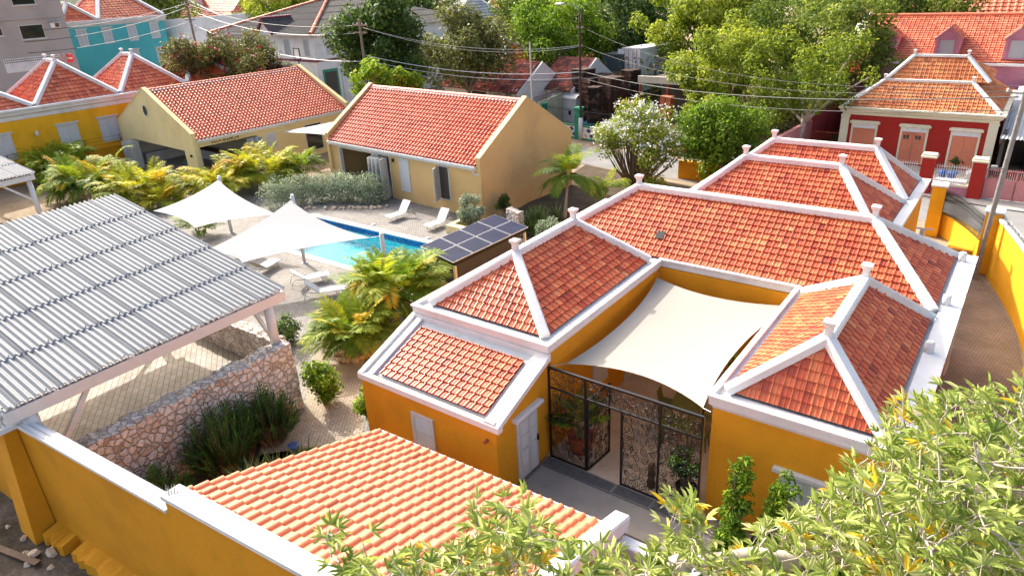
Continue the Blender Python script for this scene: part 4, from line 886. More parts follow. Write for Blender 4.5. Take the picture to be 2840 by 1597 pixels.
# another carport at the left edge
C2=thing('white_carport','white carport corner with wavy roof edge at the far left','carport',(0,0,0))
p=at(93,482,3.4); x1,y1=p.x,p.y
mb=MB(); mb.bbox((x1-.12,y1-6,3.02),(x1+.06,y1,3.38),.01); mb.bbox((x1-9,y1-.14,3.02),(x1-.12,y1,3.38),.01); mb.build('fascia','white_paint',C2)
mb=MB(); corr(mb,y1-6,y1+.05,3,x1+.15,3.46,x1-9,4.4); mb.build('roof_sheets',['sheet_blue','gutter_grey'],C2)
mb=MB(); mb.lathe([(.17,0),(.17,3.0)],(x1-.25,y1-.35,0),14); mb.build('post','white_paint',C2)
mb=MB(); mb.bar((x1-.25,y1-.4,1.6),(x1-.25,y1-2.0,3.05),.12,.14); mb.build('brace','white_paint',C2)
# ------------------------------------------------------------------ the two garden villas
def text(name, s, parent, loc, rot, size, mat, depth=.012, sx=1.0):
    cu=bpy.data.curves.new(name,'FONT'); cu.body=s; cu.size=size; cu.extrude=depth; cu.align_x='CENTER'; cu.align_y='CENTER'
    tmp=bpy.data.objects.new('tmp',cu); COL.objects.link(tmp); dg=bpy.context.evaluated_depsgraph_get(); me=bpy.data.meshes.new_from_object(tmp.evaluated_get(dg)); bpy.data.objects.remove(tmp); bpy.data.curves.remove(cu)
    me.materials.clear(); me.materials.append(M[mat]); me.name=name; o=bpy.data.objects.new(name,me); COL.objects.link(o); o.location=loc; o.rotation_euler=rot; o.scale=(sx,1,1)
    if parent is not None: o.parent=parent
    return o
def leafpanel(mb, a, d, w, z0, z1, th=.04, louv=True):
    """louvred folding leaf standing from a along unit d"""
    a=Vector(a); d=Vector(d).normalized(); n=Vector((-d.y,d.x,0)); Z=Vector((0,0,1))
    def bx(u0,u1,za,zb,t=th): mb.extr([a+d*u0+Z*za-n*t/2,a+d*u1+Z*za-n*t/2,a+d*u1+Z*zb-n*t/2,a+d*u0+Z*zb-n*t/2],n*t)
    s=.07; bx(0,s,z0,z1); bx(w-s,w,z0,z1); bx(s,w-s,z0,z0+s); bx(s,w-s,z1-s,z1)
    m=int((z1-z0-2*s)/.075)
    for i in range(m):
        zz=z0+s+(z1-z0-2*s)*(i+.15)/m; h=(z1-z0-2*s)/m*.78
        mb.add([a+d*s+Z*zz-n*.018,a+d*(w-s)+Z*zz-n*.018,a+d*(w-s)+Z*(zz+h)+n*.012,a+d*s+Z*(zz+h)+n*.012],[(0,1,2,3)])
    bx(s,w-s,z0+s,z1-s,.006)
def gable_house(name,label,loc,rz,L,Dp,zp,zr,wallmat,openings,gopen=None,rng=None,ze=3.42):
    t=thing(name,label,'villa',loc,rz); th=.32
    # gable walls
    def gab(x): return [(x,0,-.1),(x,Dp,-.1),(x,Dp,zp),(x,Dp/2,zr),(x,0,zp)]
    if gopen is None:
        mb=MB(); mb.extr(gab(0),(th,0,0)); mb.build('gable_wall',wallmat,t)
    else:
        ya,yb,zo=gopen; mb=MB()
        mb.box((0,0,-.1),(th,ya,zo)); mb.box((0,yb,-.1),(th,Dp,zo)); mb.extr([(0,0,zo),(0,Dp,zo),(0,Dp,zp),(0,Dp/2,zr),(0,0,zp)],(th,0,0)); mb.build('gable_wall',wallmat,t)
    mb=MB(); mb.extr(gab(L-th),(th,0,0)); mb.build('gable_wall',wallmat,t)
    # front wall with openings (x0,x1,z0,z1)
    mb=MB(); xs=th; zt=ze-.1; wy0,wy1=.18,.42
    for x0,x1,z0,z1 in sorted(openings):
        mb.box((xs,wy0,-.1),(x0,wy1,zt)); mb.box((x0,wy0,z1),(x1,wy1,zt))
        if z0>.02: mb.box((x0,wy0,-.1),(x1,wy1,z0))
        xs=x1
    mb.box((xs,wy0,-.1),(L-th,wy1,zt)); mb.box((th,Dp-.42,-.1),(L-th,Dp-.18,zt)); mb.build('wall',wallmat,t)
    mb=MB(); mb.box((th,.42,-.05),(L-th,Dp-.42,.03)); mb.build('floor','concrete',t)
    # roof
    rise=zr-.28-ze; mb=MB(); O=.02
    tiles(mb,(th,-O,ze),(L-th,-O,ze),(L-th,Dp/2,ze+rise),(th,Dp/2,ze+rise),tw=.315,tg=.36,prof='mission',step=.075,rng=rng,hs=1.25)
    tiles(mb,(L-th,Dp+O,ze),(th,Dp+O,ze),(th,Dp/2,ze+rise),(L-th,Dp/2,ze+rise),tw=.315,tg=.36,prof='mission',step=.075,rng=rng,hs=1.25)
    r=mb.build('roof','tile_villa',t)
    mb=MB(); n=int((L-2*th)/.42)
    for i in range(n):
        a=th+(L-2*th)*i/n; b=th+(L-2*th)*(i+1.06)/n; P=[]
        for k,(x,s) in enumerate(((a,1.12),(b,1.0))):
            P.append([(x,Dp/2+.17*s*math.cos(q),ze+rise+.02+.14*s*math.sin(q)) for q in [math.pi*j/8 for j in range(9)]])
        mb.grid(P,rng.uniform(.3,.8))
        q=P[0]; mb.add([(p[0],p[1],p[2]) for p in q]+[(a,Dp/2,ze+rise)],[(j,j+1,9) for j in range(8)],.2)
    mb.build('ridge_tiles','tile_villa',r)
    mb=MB(); mb.bar((th,Dp/2-.2,ze+rise-.02),(L-th,Dp/2-.2,ze+rise-.02),.22,.06,up=(0,-.55,.83)); mb.bar((th+.09,0,ze+.03),(th+.09,Dp/2,ze+rise+.03),.2,.05); mb.build('mortar_flashing','flashing',r)
    mb=MB(); mb.bar((th,-.09,ze-.05),(L-th,-.09,ze-.05),.16,.15,bv=.02); mb.box((th,-.02,ze-.28),(L-th,.18,ze-.12)); mb.build('gutter','white_paint',t)
    # sloping copings
    for x in (-.03,L-th-.03):
        for s in (0,1):
            y0,y1=(0,Dp/2) if s==0 else (Dp,Dp/2); mb=MB(); q=.05
            mb.extr([(x,y0,zp-.02),(x,y1,zr-.02),(x,y1,zr+q),(x,y0,zp+q)] if s==0 else [(x,y1,zr-.02),(x,y0,zp-.02),(x,y0,zp+q),(x,y1,zr+q)],(th+.06,0,0)); mb.build('coping','cream_wall',t)
    return t
rg=random.Random(77)
RZ1=-.0798
V1=gable_house('villa','sand coloured villa by the pool with closed gable end and glossy red roll tiled roof',(-26.62,10.67,0),RZ1,15.91,9.4,3.94,6.93,'sand',[(1.2,7.05,0,3.05),(8.05,9.05,.72,3.05),(11.95,12.95,.76,3.05)],rng=rg)
mb=MB(); mb.box((7.5,3.5,.03),(7.62,8.9,3.3)); mb.box((.4,8.6,.03),(7.5,8.7,1.0)); mb.build('inner_wall','white_plaster',V1)
mb=MB()
for a,b,c,d in ((1.2,.17,1.28,.44),(6.97,.17,7.05,.44)): mb.box((a,b,0),(c,d,3.05))
mb.box((1.28,.17,2.97),(6.97,.44,3.05)); fr=mb.build('door_frame','white_frame',V1)
for k,(x,dy) in enumerate(((5.55,.95),(5.95,1.0),(6.35,1.0),(6.75,1.05))):
    mb=MB(); leafpanel(mb,(x,.15,0),(.25 if k<3 else .35,-1,0),.95,.08,2.95); mb.build('folding_leaf','white_frame',fr)
mb=MB(); leafpanel(mb,(4.9,.32,0),(1,0,0),.7,.08,2.95); mb.build('folding_leaf','white_frame',fr)
shutter(V1,(8.55,.18,.72),(1,0,0),(0,-1,0),1.0,2.33,leafs=1,lintel=False)
w=shutter(V1,(12.45,.18,.76),(1,0,0),(0,-1,0),1.0,2.29,leafs=1,lintel=False,pane='interior_dark'); mb=MB(); leafpanel(mb,(11.98,.12,0),(.42,-.9,0),.9,.82,3.0); mb.build('open_shutter','white_frame',w)
mb=MB(); mb.bbox((7.42,.04,2.68),(7.56,.18,2.9),.02); mb.build('wall_lamp','dark',V1)
mb=MB(); mb.box((11.2,.16,.36),(11.32,.18,.46)); mb.build('socket','white_paint',V1)
mb=MB(); mb.tube([(15.4,-.09,3.35),(15.4,-.09,3.0),(15.5,-.02,2.92),(15.8,.02,2.92)],.05,8); mb.build('downpipe','white_paint',V1)
text('sign_letters','VILLA AWA',V1,(4.5,.165,3.2),(rad(90),0,0),.3,'dark')
V2=gable_house('villa','larger sand coloured villa with open kitchen gable and round window, left of the pool villa',(-36.6,5.75,0),1.504,15.2,13.5,3.94,7.1,'cream_wall',[(.55,5.6,0,2.82),(6.35,7.35,1.5,2.82),(10.2,12.0,.4,2.8)],gopen=(1.75,11.6,2.5),rng=rg,ze=3.42)  # walls paler than the pool villa's: skylight on the gable put into the colour
mb=MB(); n=20; P=[[],[]]
for i in range(n+1):
    a=2*math.pi*i/n
    for j,r_ in enumerate((.36,.46)): P[j].append((-.03,7.15+r_*math.cos(a),5.25+r_*1.15*math.sin(a)))
mb.grid(P); rw=mb.build('round_window','white_frame',V2); mb=MB(); mb.poly([(-.012,7.15+.37*math.cos(2*math.pi*i/n),5.25+.43*math.sin(2*math.pi*i/n)) for i in range(n,0,-1)]); mb.build('pane','glass_dark',rw)
mb=MB(); mb.box((5.7,1.0,.03),(5.85,12.6,3.3)); mb.box((.4,12.4,.03),(5.7,12.55,3.3)); mb.build('inner_wall','white_plaster',V2)
mb=MB(); mb.box((4.6,5.0,.03),(5.2,12.0,.9)); mb.box((.9,11.7,.03),(4.6,12.3,.9)); mb.build('kitchen_counter','white_plaster',V2); mb=MB(); mb.box((4.5,4.9,.9),(5.25,12.3,.96)); mb.build('worktop','wood_dark',V2)
for k,(y,a) in enumerate(((10.2,.1),(10.6,.2),(11.0,.3),(11.45,.5))):
    mb=MB(); leafpanel(mb,(-.02,y,0),(-1,a-.35,0),.9,.06,2.44); mb.build('folding_leaf','white_frame',V2)
for k,(x,a) in enumerate(((4.6,.1),(5.0,.15),(5.4,.2))):
    mb=MB(); leafpanel(mb,(x,.15,0),(a,-1,0),.85,.06,2.75); mb.build('folding_leaf','white_frame',V2)
shutter(V2,(6.85,.18,1.5),(1,0,0),(0,-1,0),1.0,1.32,leafs=1,lintel=False)
shutter(V2,(11.1,.18,.4),(1,0,0),(0,-1,0),1.8,2.4,leafs=2,lintel=False,pane='glass_dark')
text('sign_letters','VILLA BLENCHI',V2,(2.75,.165,3.02),(rad(90),0,0),.36,'dark')
mb=MB(); mb.bbox((-.12,.6,2.1),(0,.75,2.3),.02); mb.build('wall_lamp','dark',V2)
def inV(t,x,y,z=0.03): return t.matrix_basis @ Vector((x,y,z)) if False else (Matrix.Translation(t.location)@Matrix.Rotation(t.rotation_euler[2],4,'Z'))@Vector((x,y,z))
def table(label,loc,rz,w,l,h,mat,round_=False,name='table',legmat='alu'):
    t=thing(name,label,'table',loc,rz); mb=MB()
    if round_: mb.lathe([(w/2,h-.03),(w/2,h),(.01,h)],(0,0,0),20,sm=False)
    else: mb.bbox((-w/2,-l/2,h-.04),(w/2,l/2,h),.01)
    mb.build('tabletop',mat,t)
    for sx in (-1,1):
        for sy in (-1,1): mb=MB(); mb.bar((sx*w*.3,sy*l*.3,h-.03),(sx*w*.4,sy*l*.42,0),.03,.03); mb.build('leg',legmat,t)
    return t
table('dark green rectangular table in the open kitchen gable',inV(V2,1.7,4.6),1.5,1.0,2.0,.75,'green_table')
G='green chairs in the kitchen gable'
chair('green chair at the kitchen table, nearest the villa corner',inV(V2,1.5,3.2),1.5,'green_table',G); chair('pale chair pulled out in front of the green kitchen table',inV(V2,.75,3.9),-.2,'white_frame',G); chair('green chair behind the green kitchen table',inV(V2,2.7,4.9),3.2,'green_table',G); chair('green chair at the far end of the kitchen table',inV(V2,1.8,6.2),-1.6,'green_table',G)
mb=MB(); q=inV(V2,4.3,2.6); mb.lathe([(.22,0),(.25,.9),(.27,.95),(.2,1.0)],q,14); tag(mb.build('waste_bin','galv'),'grey round bin against the white wall under the sign of the larger villa','bin')
table('lime green round table on the terrace behind the open doors of the pool villa',inV(V1,2.6,1.6),0,1.1,1.1,.75,'lime_table',True)
G='teak chairs on the villa terrace'
chair('teak chair with its back to the garden beyond the lime table',inV(V1,2.3,2.7),0,'wood_teak',G); chair('teak armchair right of the lime table',inV(V1,5.0,2.4),-.9,'wood_teak',G); chair('teak armchair beside the folded white doors',inV(V1,4.1,3.2),-.3,'wood_teak',G)
mb=MB(); P=membrane([at(770,367,2.7),at(925,338,3.3),at(905,374,2.9)],.1,10,.1); mb.grid(P); s3=thing('shade_sail','small white shade sail between the two villas','shade sail'); mb.build('fabric','sail_white',s3)
# ------------------------------------------------------------------ pool side: sails, loungers, canopy, planting
def mast(name,label,b,z,r=.1):
    t=thing(name,label,'post',b,0,'white sail posts round the pool'); mb=MB(); mb.lathe([(r,0),(r,z-.03),(r*.8,z),(.01,z+.005)],(0,0,0),14); mb.build('pole','white_paint',t); mb=MB(); mb.lathe([(r*1.8,0),(r*1.8,.02),(.01,.025)],(0,0,0),14); mb.build('base_plate','white_paint',t); mb=MB(); mb.tube([(0,-r,z-.12),(.03,-r-.08,z-.14)],.02,5); mb.build('hook','steel',t)
mast('sail_post','tall white post carrying the peak of the sail next to the pool',(-15.25,-1.06,0),3.95)
mast('sail_post','white post carrying the peak of the left sail beyond the carport roof',(-23.77,-.07,0),3.7)
p3=(-9.0,-.72,0); mast('sail_post','short white post between the pool and the large palm',p3,2.75,.11)
mast('sail_post','white post hidden behind the corrugated roof, holding the low sail corners',(-18.0,-5.6,0),2.4)
s1=thing('shade_sail','large white shade sail with its tip over the pool water','shade sail'); c=[Vector((-15.22,-1.2,3.7)),at(1027,659,2.35),at(672,728,2.1),at(560,700,2.2)]
mb=MB(); mb.grid(membrane(c,.14,18,.15)); mb.build('fabric','sail_white',s1)
for a,b in ((c[0],(-15.25,-1.06,3.85)),(c[1],(-9.0,-.72,2.6)),(c[3],(-18,-5.6,2.3))): mb=MB(); mb.tube([a,b],.012,5); mb.build('rope','steel',s1)
s2=thing('shade_sail','white shade sail left of the pool, half behind the corrugated roof','shade sail'); c=[Vector((-23.7,-.2,3.5)),at(770,595,2.3),at(540,632,2.0),at(425,585,2.5)]
mb=MB(); mb.grid(membrane(c,.14,18,.15)); mb.build('fabric','sail_white',s2)
for a,b in ((c[0],(-23.77,-.07,3.6)),(c[1],(-15.25,-1.06,2.6))): mb=MB(); mb.tube([a,b],.012,5); mb.build('rope','steel',s2)
GL='white sun loungers by the pool'
def lounger(loc,rz,label,ang=52):
    t=thing('sun_lounger',label,'sun lounger',loc,rz,GL); a=rad(ang); mb=MB(); w=.33
    mb.grid([[(x,-1.05,.34),(x,-.7,.36),(x,-.3,.33),(x,.15,.32)] for x in (w,-w)]); mb.build('seat_sling','white_paint',t); mb=MB()
    mb.grid([[(x,.17+.85*k*math.cos(a),.33+.85*k*math.sin(a)+.02*math.sin(k*3.1)) for k in (0,.33,.66,1)] for x in (w,-w)]); mb.build('back_sling','white_paint',t); mb=MB()
    mb.grid([[(x,.185+.85*k*math.cos(a),.318+.85*k*math.sin(a)) for k in (0,1)] for x in (-w,w)]); mb.build('back_lining','beige_sling',t)
    for s in (-1,1):
        x=s*(w+.02); mb=MB(); mb.tube([(x,-1.07,.34),(x,-.7,.36),(x,-.3,.33),(x,.3,.36),(x,.62,.42),(x,.8,.38),(x,.93,.02)],.019,6); mb.build('side_rail','white_frame',t)
        mb=MB(); mb.tube([(x,-.62,.35),(x,-.72,.0)],.02,6); mb.build('leg','white_frame',t)
        mb=MB(); mb.tube([(x,.17,.33),(x,.17+.86*math.cos(a),.33+.86*math.sin(a))],.017,6); mb.build('back_rail','white_frame',t)
        mb=MB(); mb.tube([(x,.55,.33+.38*math.tan(a)),(x,.72,.40)],.012,5); mb.build('strut','white_frame',t)
    return t
lounger((-16.05,7.35,0),rad(-4),'white lounger in front of the villa, nearer the hedge'); lounger((-12.6,7.25,0),rad(-2),'white lounger in front of the villa, nearer the solar canopy')
lounger((-16.2,-3.0,0),rad(195),'white lounger half hidden under the pool sail, with its back to the carport',38); lounger((-12.75,-2.75,0),rad(150),'white lounger on the deck between the sail post and the palms',40); lounger((-10.75,-3.45,0),rad(140),'white lounger whose beige back shows behind the smaller palm',45)
# solar canopy
SC=thing('solar_canopy','dark bar hut under a flat roof of eight blue solar panels','solar canopy',(0,0,0))
za=2.32; ca=[at(1164,683,za),at(1372,594,za),at(1462,631,za),at(1256,729,za)]; e1=(ca[1]-ca[0])/4; e2=(ca[3]-ca[0])/2
for i in range(4):
    for j in range(2):
        o=ca[0]+e1*i+e2*j; g=.02; a=o+e1*g+e2*g; b=o+e1*(1-g)+e2*g; cc=o+e1*(1-g)+e2*(1-g); d=o+e1*g+e2*(1-g); mb=MB(); mb.extr([a,d,cc,b],(0,0,-.04)); pn=mb.build('solar_panel','solar_frame',SC)
        mb=MB(); Z=Vector((0,0,.004)); mb.quad(a.lerp(cc,.012)+Z,d.lerp(b,.012)+Z,cc.lerp(a,.012)+Z,b.lerp(d,.012)+Z); mb.build('cells','panel_cells',pn)
mb=MB(); ctr=(ca[0]+ca[2])/2
q=[ctr+(p-ctr)*.94 for p in ca]; mb.prism([(p.x,p.y) for p in q[::-1]],2.08,2.25); mb.build('roof_frame','dark',SC)
q2=[ctr+(p-ctr)*.86 for p in ca]; mb=MB(); mb.prism([(p.x,p.y) for p in q2[::-1]],0,2.08); mb.build('hut_wall','interior_dark',SC)
mb=MB(); a,b=q[3],q[0]; mb.extr([(a.x,a.y,0),(a.x-.02,a.y,1.0),(b.x,b.y,1.0),(b.x,b.y,0)],(0,-.12,0)); mb.build('counter_front','cream_wall',SC)
for p in q: mb=MB(); mb.box((p.x-.06,p.y-.06,0),(p.x+.06,p.y+.06,2.08)); mb.build('post','cream_trim',SC)
# palms by the path with rings of coral stone
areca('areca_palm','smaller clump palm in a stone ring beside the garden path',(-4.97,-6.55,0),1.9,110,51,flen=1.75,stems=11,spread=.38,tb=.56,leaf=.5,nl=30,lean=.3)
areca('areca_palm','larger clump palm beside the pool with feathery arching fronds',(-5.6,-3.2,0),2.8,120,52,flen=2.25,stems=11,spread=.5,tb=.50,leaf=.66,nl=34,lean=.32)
rr=random.Random(61); rk=None
def rocks(center,r0,r1,n,lab,arc=(0,6.283)):
    global rk
    for k in range(n):
        a=rr.uniform(*arc); d=rr.uniform(r0,r1); loc=(center[0]+d*math.cos(a),center[1]+d*math.sin(a),.05)
        if rk is None: rk=tag(MB().rock((0,0,0),.12,rr,.55).build('coral_rock','coral_stone'),lab,'rock','coral stones edging the beds'); o=rk
        else: o=rk.copy(); COL.objects.link(o); o['label']=lab
        o.location=loc; o.rotation_euler=(rr.uniform(0,6),rr.uniform(0,6),rr.uniform(0,6)); o.scale=(rr.uniform(.6,1.25),)*3
rocks((-4.97,-6.6),.35,.85,80,'beige coral rock in the ring round the smaller clump palm'); rocks((-5.2,-3.7),.6,1.15,60,'beige coral rock in the ring round the larger clump palm')
for k in range(60):
    f=rr.random(); x=-24.6+f*6.2; y=5.35+3.3*f**1.2-1.35*math.sin(f*3.1)*0+rr.uniform(-.2,.2)
    o=rk.copy(); COL.objects.link(o); o['label']='beige coral rock along the foot of the silver hedge'; o.location=(x,y-.25,.05); o.rotation_euler=(rr.uniform(0,6),rr.uniform(0,6),0); o.scale=(rr.uniform(.7,1.4),)*3
# hedge
def hedge(name,label,path,w,h,n,size,mat,seed,zb=0):
    r=random.Random(seed); t=thing(name,label,'hedge',(path[0][0],path[0][1],0)); cs=[];rs=[]; o=Vector((path[0][0],path[0][1],0))
    for i in range(len(path)-1):
        a=Vector((*path[i],0)); b=Vector((*path[i+1],0)); d=(b-a); m=max(2,int(d.length/.35)); nn=Vector((-d.y,d.x,0)).normalized()
        for k in range(m):
            for lv in range(3):
                p=a+d*(k/m)+nn*r.uniform(-w/2,w/2)*.7-o; cs.append((p.x,p.y,zb+h*(.22+.27*lv)+r.uniform(-.08,.08))); rs.append(w*.5*r.uniform(.8,1.1))
    clumps('foliage',cs,rs,n,size,mat,t,seed,shell=.72,aspect=.5,up=.4,tsd=.22); mb=MB()
    for c in cs[::6]: mb.tube([(c[0],c[1],0),(c[0]+.05,c[1],c[2])],[.025,.01],5)
    mb.build('stems','bark',t); return t
hedge('silver_hedge','clipped silver green hedge curving between the pool and the villa doors',[(-25.6,4.4),(-25.0,6.1),(-23.8,7.4),(-22.2,8.25),(-20.4,8.75),(-19.2,8.85)],1.5,1.9,17000,.13,'leaf_silver',71)
hedge('silver_hedge','low silver green hedge along the left side of the yellow house',[(-2.2,-.6),(-2.0,2.6),(-1.7,5.2)],.9,2.0,5200,.12,'leaf_silver',72)
R_=random.Random(5)
cs,rs=crown_points((0,0,1.0),1.0,.8,1.0,18,R_); shrub('silver_bush','loose silver green bush in a cream planter between the villa and the solar canopy',(-10.3,7.6,.3),cs,rs,3600,.13,'leaf_silver',73,aspect=.5)
mb=MB(); mb.bbox((-11.4,6.55,0),(-8.7,7.0,.5),.02); mb.bbox((-11.4,7.0,0),(-11.1,8.6,.5),.02); tag(mb.build('planter','cream_wall'),'low cream masonry planter in front of the villa corner','planter')
cs,rs=crown_points((0,0,.9),1.1,1.0,.8,16,R_); shrub('silver_bush','rounded silver green bush behind the solar canopy',(-4.4,7.6,0),cs,rs,3000,.13,'leaf_silver',74,aspect=.5)
cs,rs=crown_points((0,0,.7),.7,.6,.6,10,R_); shrub('dark_bush','small dark bush against the sand coloured gable wall',(-9.6,10.2,.5),cs,rs,1300,.12,'leaf_dark',75)
rubble('stone_wall','short stub of rubble wall behind the solar canopy',(-8.1,8.6),(-7.0,8.3),0,1.5,1.45,.4,9)
grassy('agave','spiky grey green agave bed under the gable wall of the villa',(-7.2,10.3,0),620,1.15,81,'yucca_leaf',.9,aspect=.05,heads=9)
grassy('agave','spiky green plant cluster beside the short stub of rubble wall',(-6.2,8.9,0),420,1.0,82,'leaf_dark',.7,aspect=.05,heads=7)
coconut('coconut_palm','young coconut palm with broad crown against the villa gable',(-6.55,12.3,0),2.7,24,91,flen=2.25,lean=(.15,.35),leaf=.75,tb=.42)
coconut('coconut_palm','smaller coconut palm at the foot of the white flowering shrub',(-5.0,14.6,0),1.5,17,92,flen=1.75,lean=(.1,.1),leaf=.6,tb=.55)
# palm beds on the left
areca('areca_palm','large green clump palm left of the kitchen gable',at(265,545,0),2.3,120,53,flen=2.5,stems=15,spread=1.6,tb=.58,leaf=.75,mat='palm_leaf',lean=.35)
areca('areca_palm','golden clump palm at the right end of the left palm bed',at(400,560,0),1.7,96,54,flen=2.2,stems=13,spread=1.3,tb=.55,leaf=.7,mat='palm_gold',lean=.35)
areca('areca_palm','green clump palm at the far left of the left palm bed',at(180,500,0),2.4,84,55,flen=2.5,stems=12,spread=1.3,tb=.52,leaf=.75,lean=.35)
areca('areca_palm','low golden palm at the tip of the corrugated roof',at(455,575,0),.9,44,56,flen=1.6,stems=6,spread=.5,tb=.6,leaf=.5,mat='palm_gold')
areca('areca_palm','golden clump palm under the villa sign',at(610,545,0),1.6,100,57,flen=2.3,stems=14,spread=1.5,tb=.52,leaf=.7,mat='palm_gold',lean=.35)
areca('areca_palm','green and gold clump palm between the two villas',at(740,515,0),2.1,100,58,flen=2.4,stems=13,spread=1.4,tb=.5,leaf=.72,mat='palm_gold',lean=.35)
areca('areca_palm','dark green palm clump behind the silver hedge',at(830,500,0),1.8,40,59,flen=2.0,stems=7,spread=.9,tb=.3,leaf=.6,lean=.3)
areca('areca_palm','small palm showing between the two sails and the roof',at(560,650,0),.9,30,60,flen=1.5,stems=6,spread=.5,tb=.5,leaf=.45)
# bushes of the front garden
def oval(c,rx,ry,rz,k,seed,rr_=(.28,.42)): return crown_points(c,rx,ry,rz,k,random.Random(seed),rr_)
cs,rs=oval((0,0,1.0),.45,.5,1.0,22,1,(.5,.75)); shrub('ficus_bush','upright bright green bush at the end of the tall rubble wall',(-3.05,-9.75,0),cs,rs,3000,.12,'leaf_bright',101,aspect=.65)
cs,rs=oval((0,0,.95),.38,.42,1.0,18,2,(.5,.75)); shrub('ficus_bush','light green bush against the left corner of the yellow lean-to',(-.45,-9.9,0),cs,rs,2400,.11,'leaf_bright',102,aspect=.65,tbias=.12)
cs,rs=oval((0,0,.6),.9,.8,.65,16,3); shrub('low_bush','dark green bush behind the white carport post',(-8.3,-7.6,0),cs,rs,2000,.12,'leaf_dark',103,tbias=.15)
def oleander(label,loc,h,w,seed,n=95):
    t=thing('oleander_bush',label,'oleander',loc,0,'oleander bushes at the foot of the rubble wall'); r=random.Random(seed); rows=[]; mb=MB()
    for k in range(n):
        a=r.uniform(0,6.28); d=w*r.random()**.6; tip=Vector((d*math.cos(a),d*math.sin(a),h*(1-.45*(d/w)**2)*r.uniform(.55,1.05))); b=Vector((tip.x*.35,tip.y*.35,0)); mb.tube([b,b.lerp(tip,.5)+Vector((0,0,.1)),tip],[.018,.012,.006],4,cap=False); ax=(tip-b).normalized(); tb=r.gauss(.4,.16)
        for i in range(30):
            f=.45+.55*i/29; q=b.lerp(tip,f); az=i*2.2+r.uniform(-.3,.3); u=ax.cross(Vector((0,0,1)) if abs(ax.z)<.95 else Vector((1,0,0))).normalized(); v=ax.cross(u); o=u*math.cos(az)+v*math.sin(az); d_=(o*.8+ax*(.35+.7*f)).normalized(); nn=(ax-d_*ax.dot(d_)).normalized(); rows.append((*q,*nn,*d_,.20*r.uniform(.8,1.15),min(1,max(0,tb+.25*(f-.7)+r.gauss(0,.08)))))
    rows_mesh('foliage',rows,'leaf_oleander',t,aspect=.16,fold=.05); mb.build('stems','bark',t)
oleander('tall dark oleander with bright shoots in front of the rubble wall',(-2.55,-14.2,0),2.5,1.15,111,150); oleander('dark oleander nearest the garden path',(-2.7,-12.3,0),2.1,.95,112,110); oleander('low oleander by the left boundary wall',(-2.2,-16.3,0),1.9,.9,113,90); oleander('oleander filling the corner behind the spiked coping',(-.6,-16.6,0),1.7,.8,114,60); oleander('oleander squeezed between two bigger ones',(-2.9,-13.3,0),2.2,.8,115,80)
grassy('palm_grass','pale spiky palm grass at the edge of the orange roof',(-.1,-14.3,.3),420,1.25,83,'yucca_leaf',.5,aspect=.035,heads=6)
grassy('palm_grass','second pale spiky palm grass beside the garden path edge',(-.0,-13.0,.2),240,1.0,84,'yucca_leaf',.4,aspect=.035,heads=5)
mb=MB(); mb.lathe([(.14,0),(.19,.2),(.2,.32),(.18,.33),(.01,.28)],(-1.6,-12.3,0),16); tag(mb.build('glazed_pot','blue_dark'),'dark blue glazed pot beside the oleander and the path','flower pot')
# ------------------------------------------------------------------ street side: red house, pink house, fences
rg=random.Random(99)
def opening(parent,x,y,z0,w,h,trimmat,doormat,name='door',trans=.35,double=True,panes=False,trim=.13):
    """shuttered door/window in a wall facing -y at plane y"""
    mb=MB(); mb.box((x-w/2-trim,y-.07,z0),(x-w/2,y+.02,z0+h)); mb.box((x+w/2,y-.07,z0),(x+w/2+trim,y+.02,z0+h)); mb.box((x-w/2-trim-.12,y-.16,z0+h),(x+w/2+trim+.12,y+.02,z0+h+.14)); mb.box((x-w/2-trim-.04,y-.1,z0+h+.14),(x+w/2+trim+.04,y+.02,z0+h+.2))
    f=mb.build(name,trimmat,parent); mb=MB(); mb.box((x-w/2,y-.04,z0+h-trans),(x+w/2,y+.02,z0+h)); mb.build('transom','white_old',f)
    for k in (0,1):
        mb=MB(); a=x-w/2+k*w/2; mb.box((a+.008,y-.045,z0),(a+w/2-.008,y+.02,z0+h-trans-.02)); 
        lf=mb.build('leaf',doormat,f)
        if panes:
            for q in (0,1): m=MB(); m.box((a+.12+q*.2,y-.055,z0+h-trans-.5),(a+.28+q*.2,y-.04,z0+h-trans-.22)); m.build('pane','glass_dark',f)
    return f
RH=thing('red_house','deep red house with cream trim, salmon doors and amber tiled stepped roof across the street','house',(0,0,0))
mb=MB(); mb.box((4.5,33.5,0),(14.1,44,3.75)); mb.build('wall','red_wall',RH)
mb=MB(); sweep(mb,[(4.15,33.15),(14.45,33.15),(14.45,44.2),(4.15,44.2)],[(.36,3.42),(.30,3.46),(.3,3.62),(.15,3.7),(.08,3.86),(.0,3.9),(.0,4.0),(.5,4.02)]); mb.box((4.4,33.42,0),(4.95,33.52,3.45)); mb.box((13.6,33.42,0),(14.16,33.52,3.45)); mb.box((13.6,33.40,3.28),(14.2,33.54,3.4)); mb.box((4.36,33.40,3.28),(4.99,33.54,3.4)); mb.build('trim','cream_trim',RH)
opening(RH,6.05,33.5,.35,1.5,2.5,'cream_trim','salmon'); opening(RH,9.3,33.5,.25,1.5,2.58,'cream_trim','salmon',panes=True); opening(RH,12.4,33.5,.2,1.5,2.6,'cream_trim','salmon')
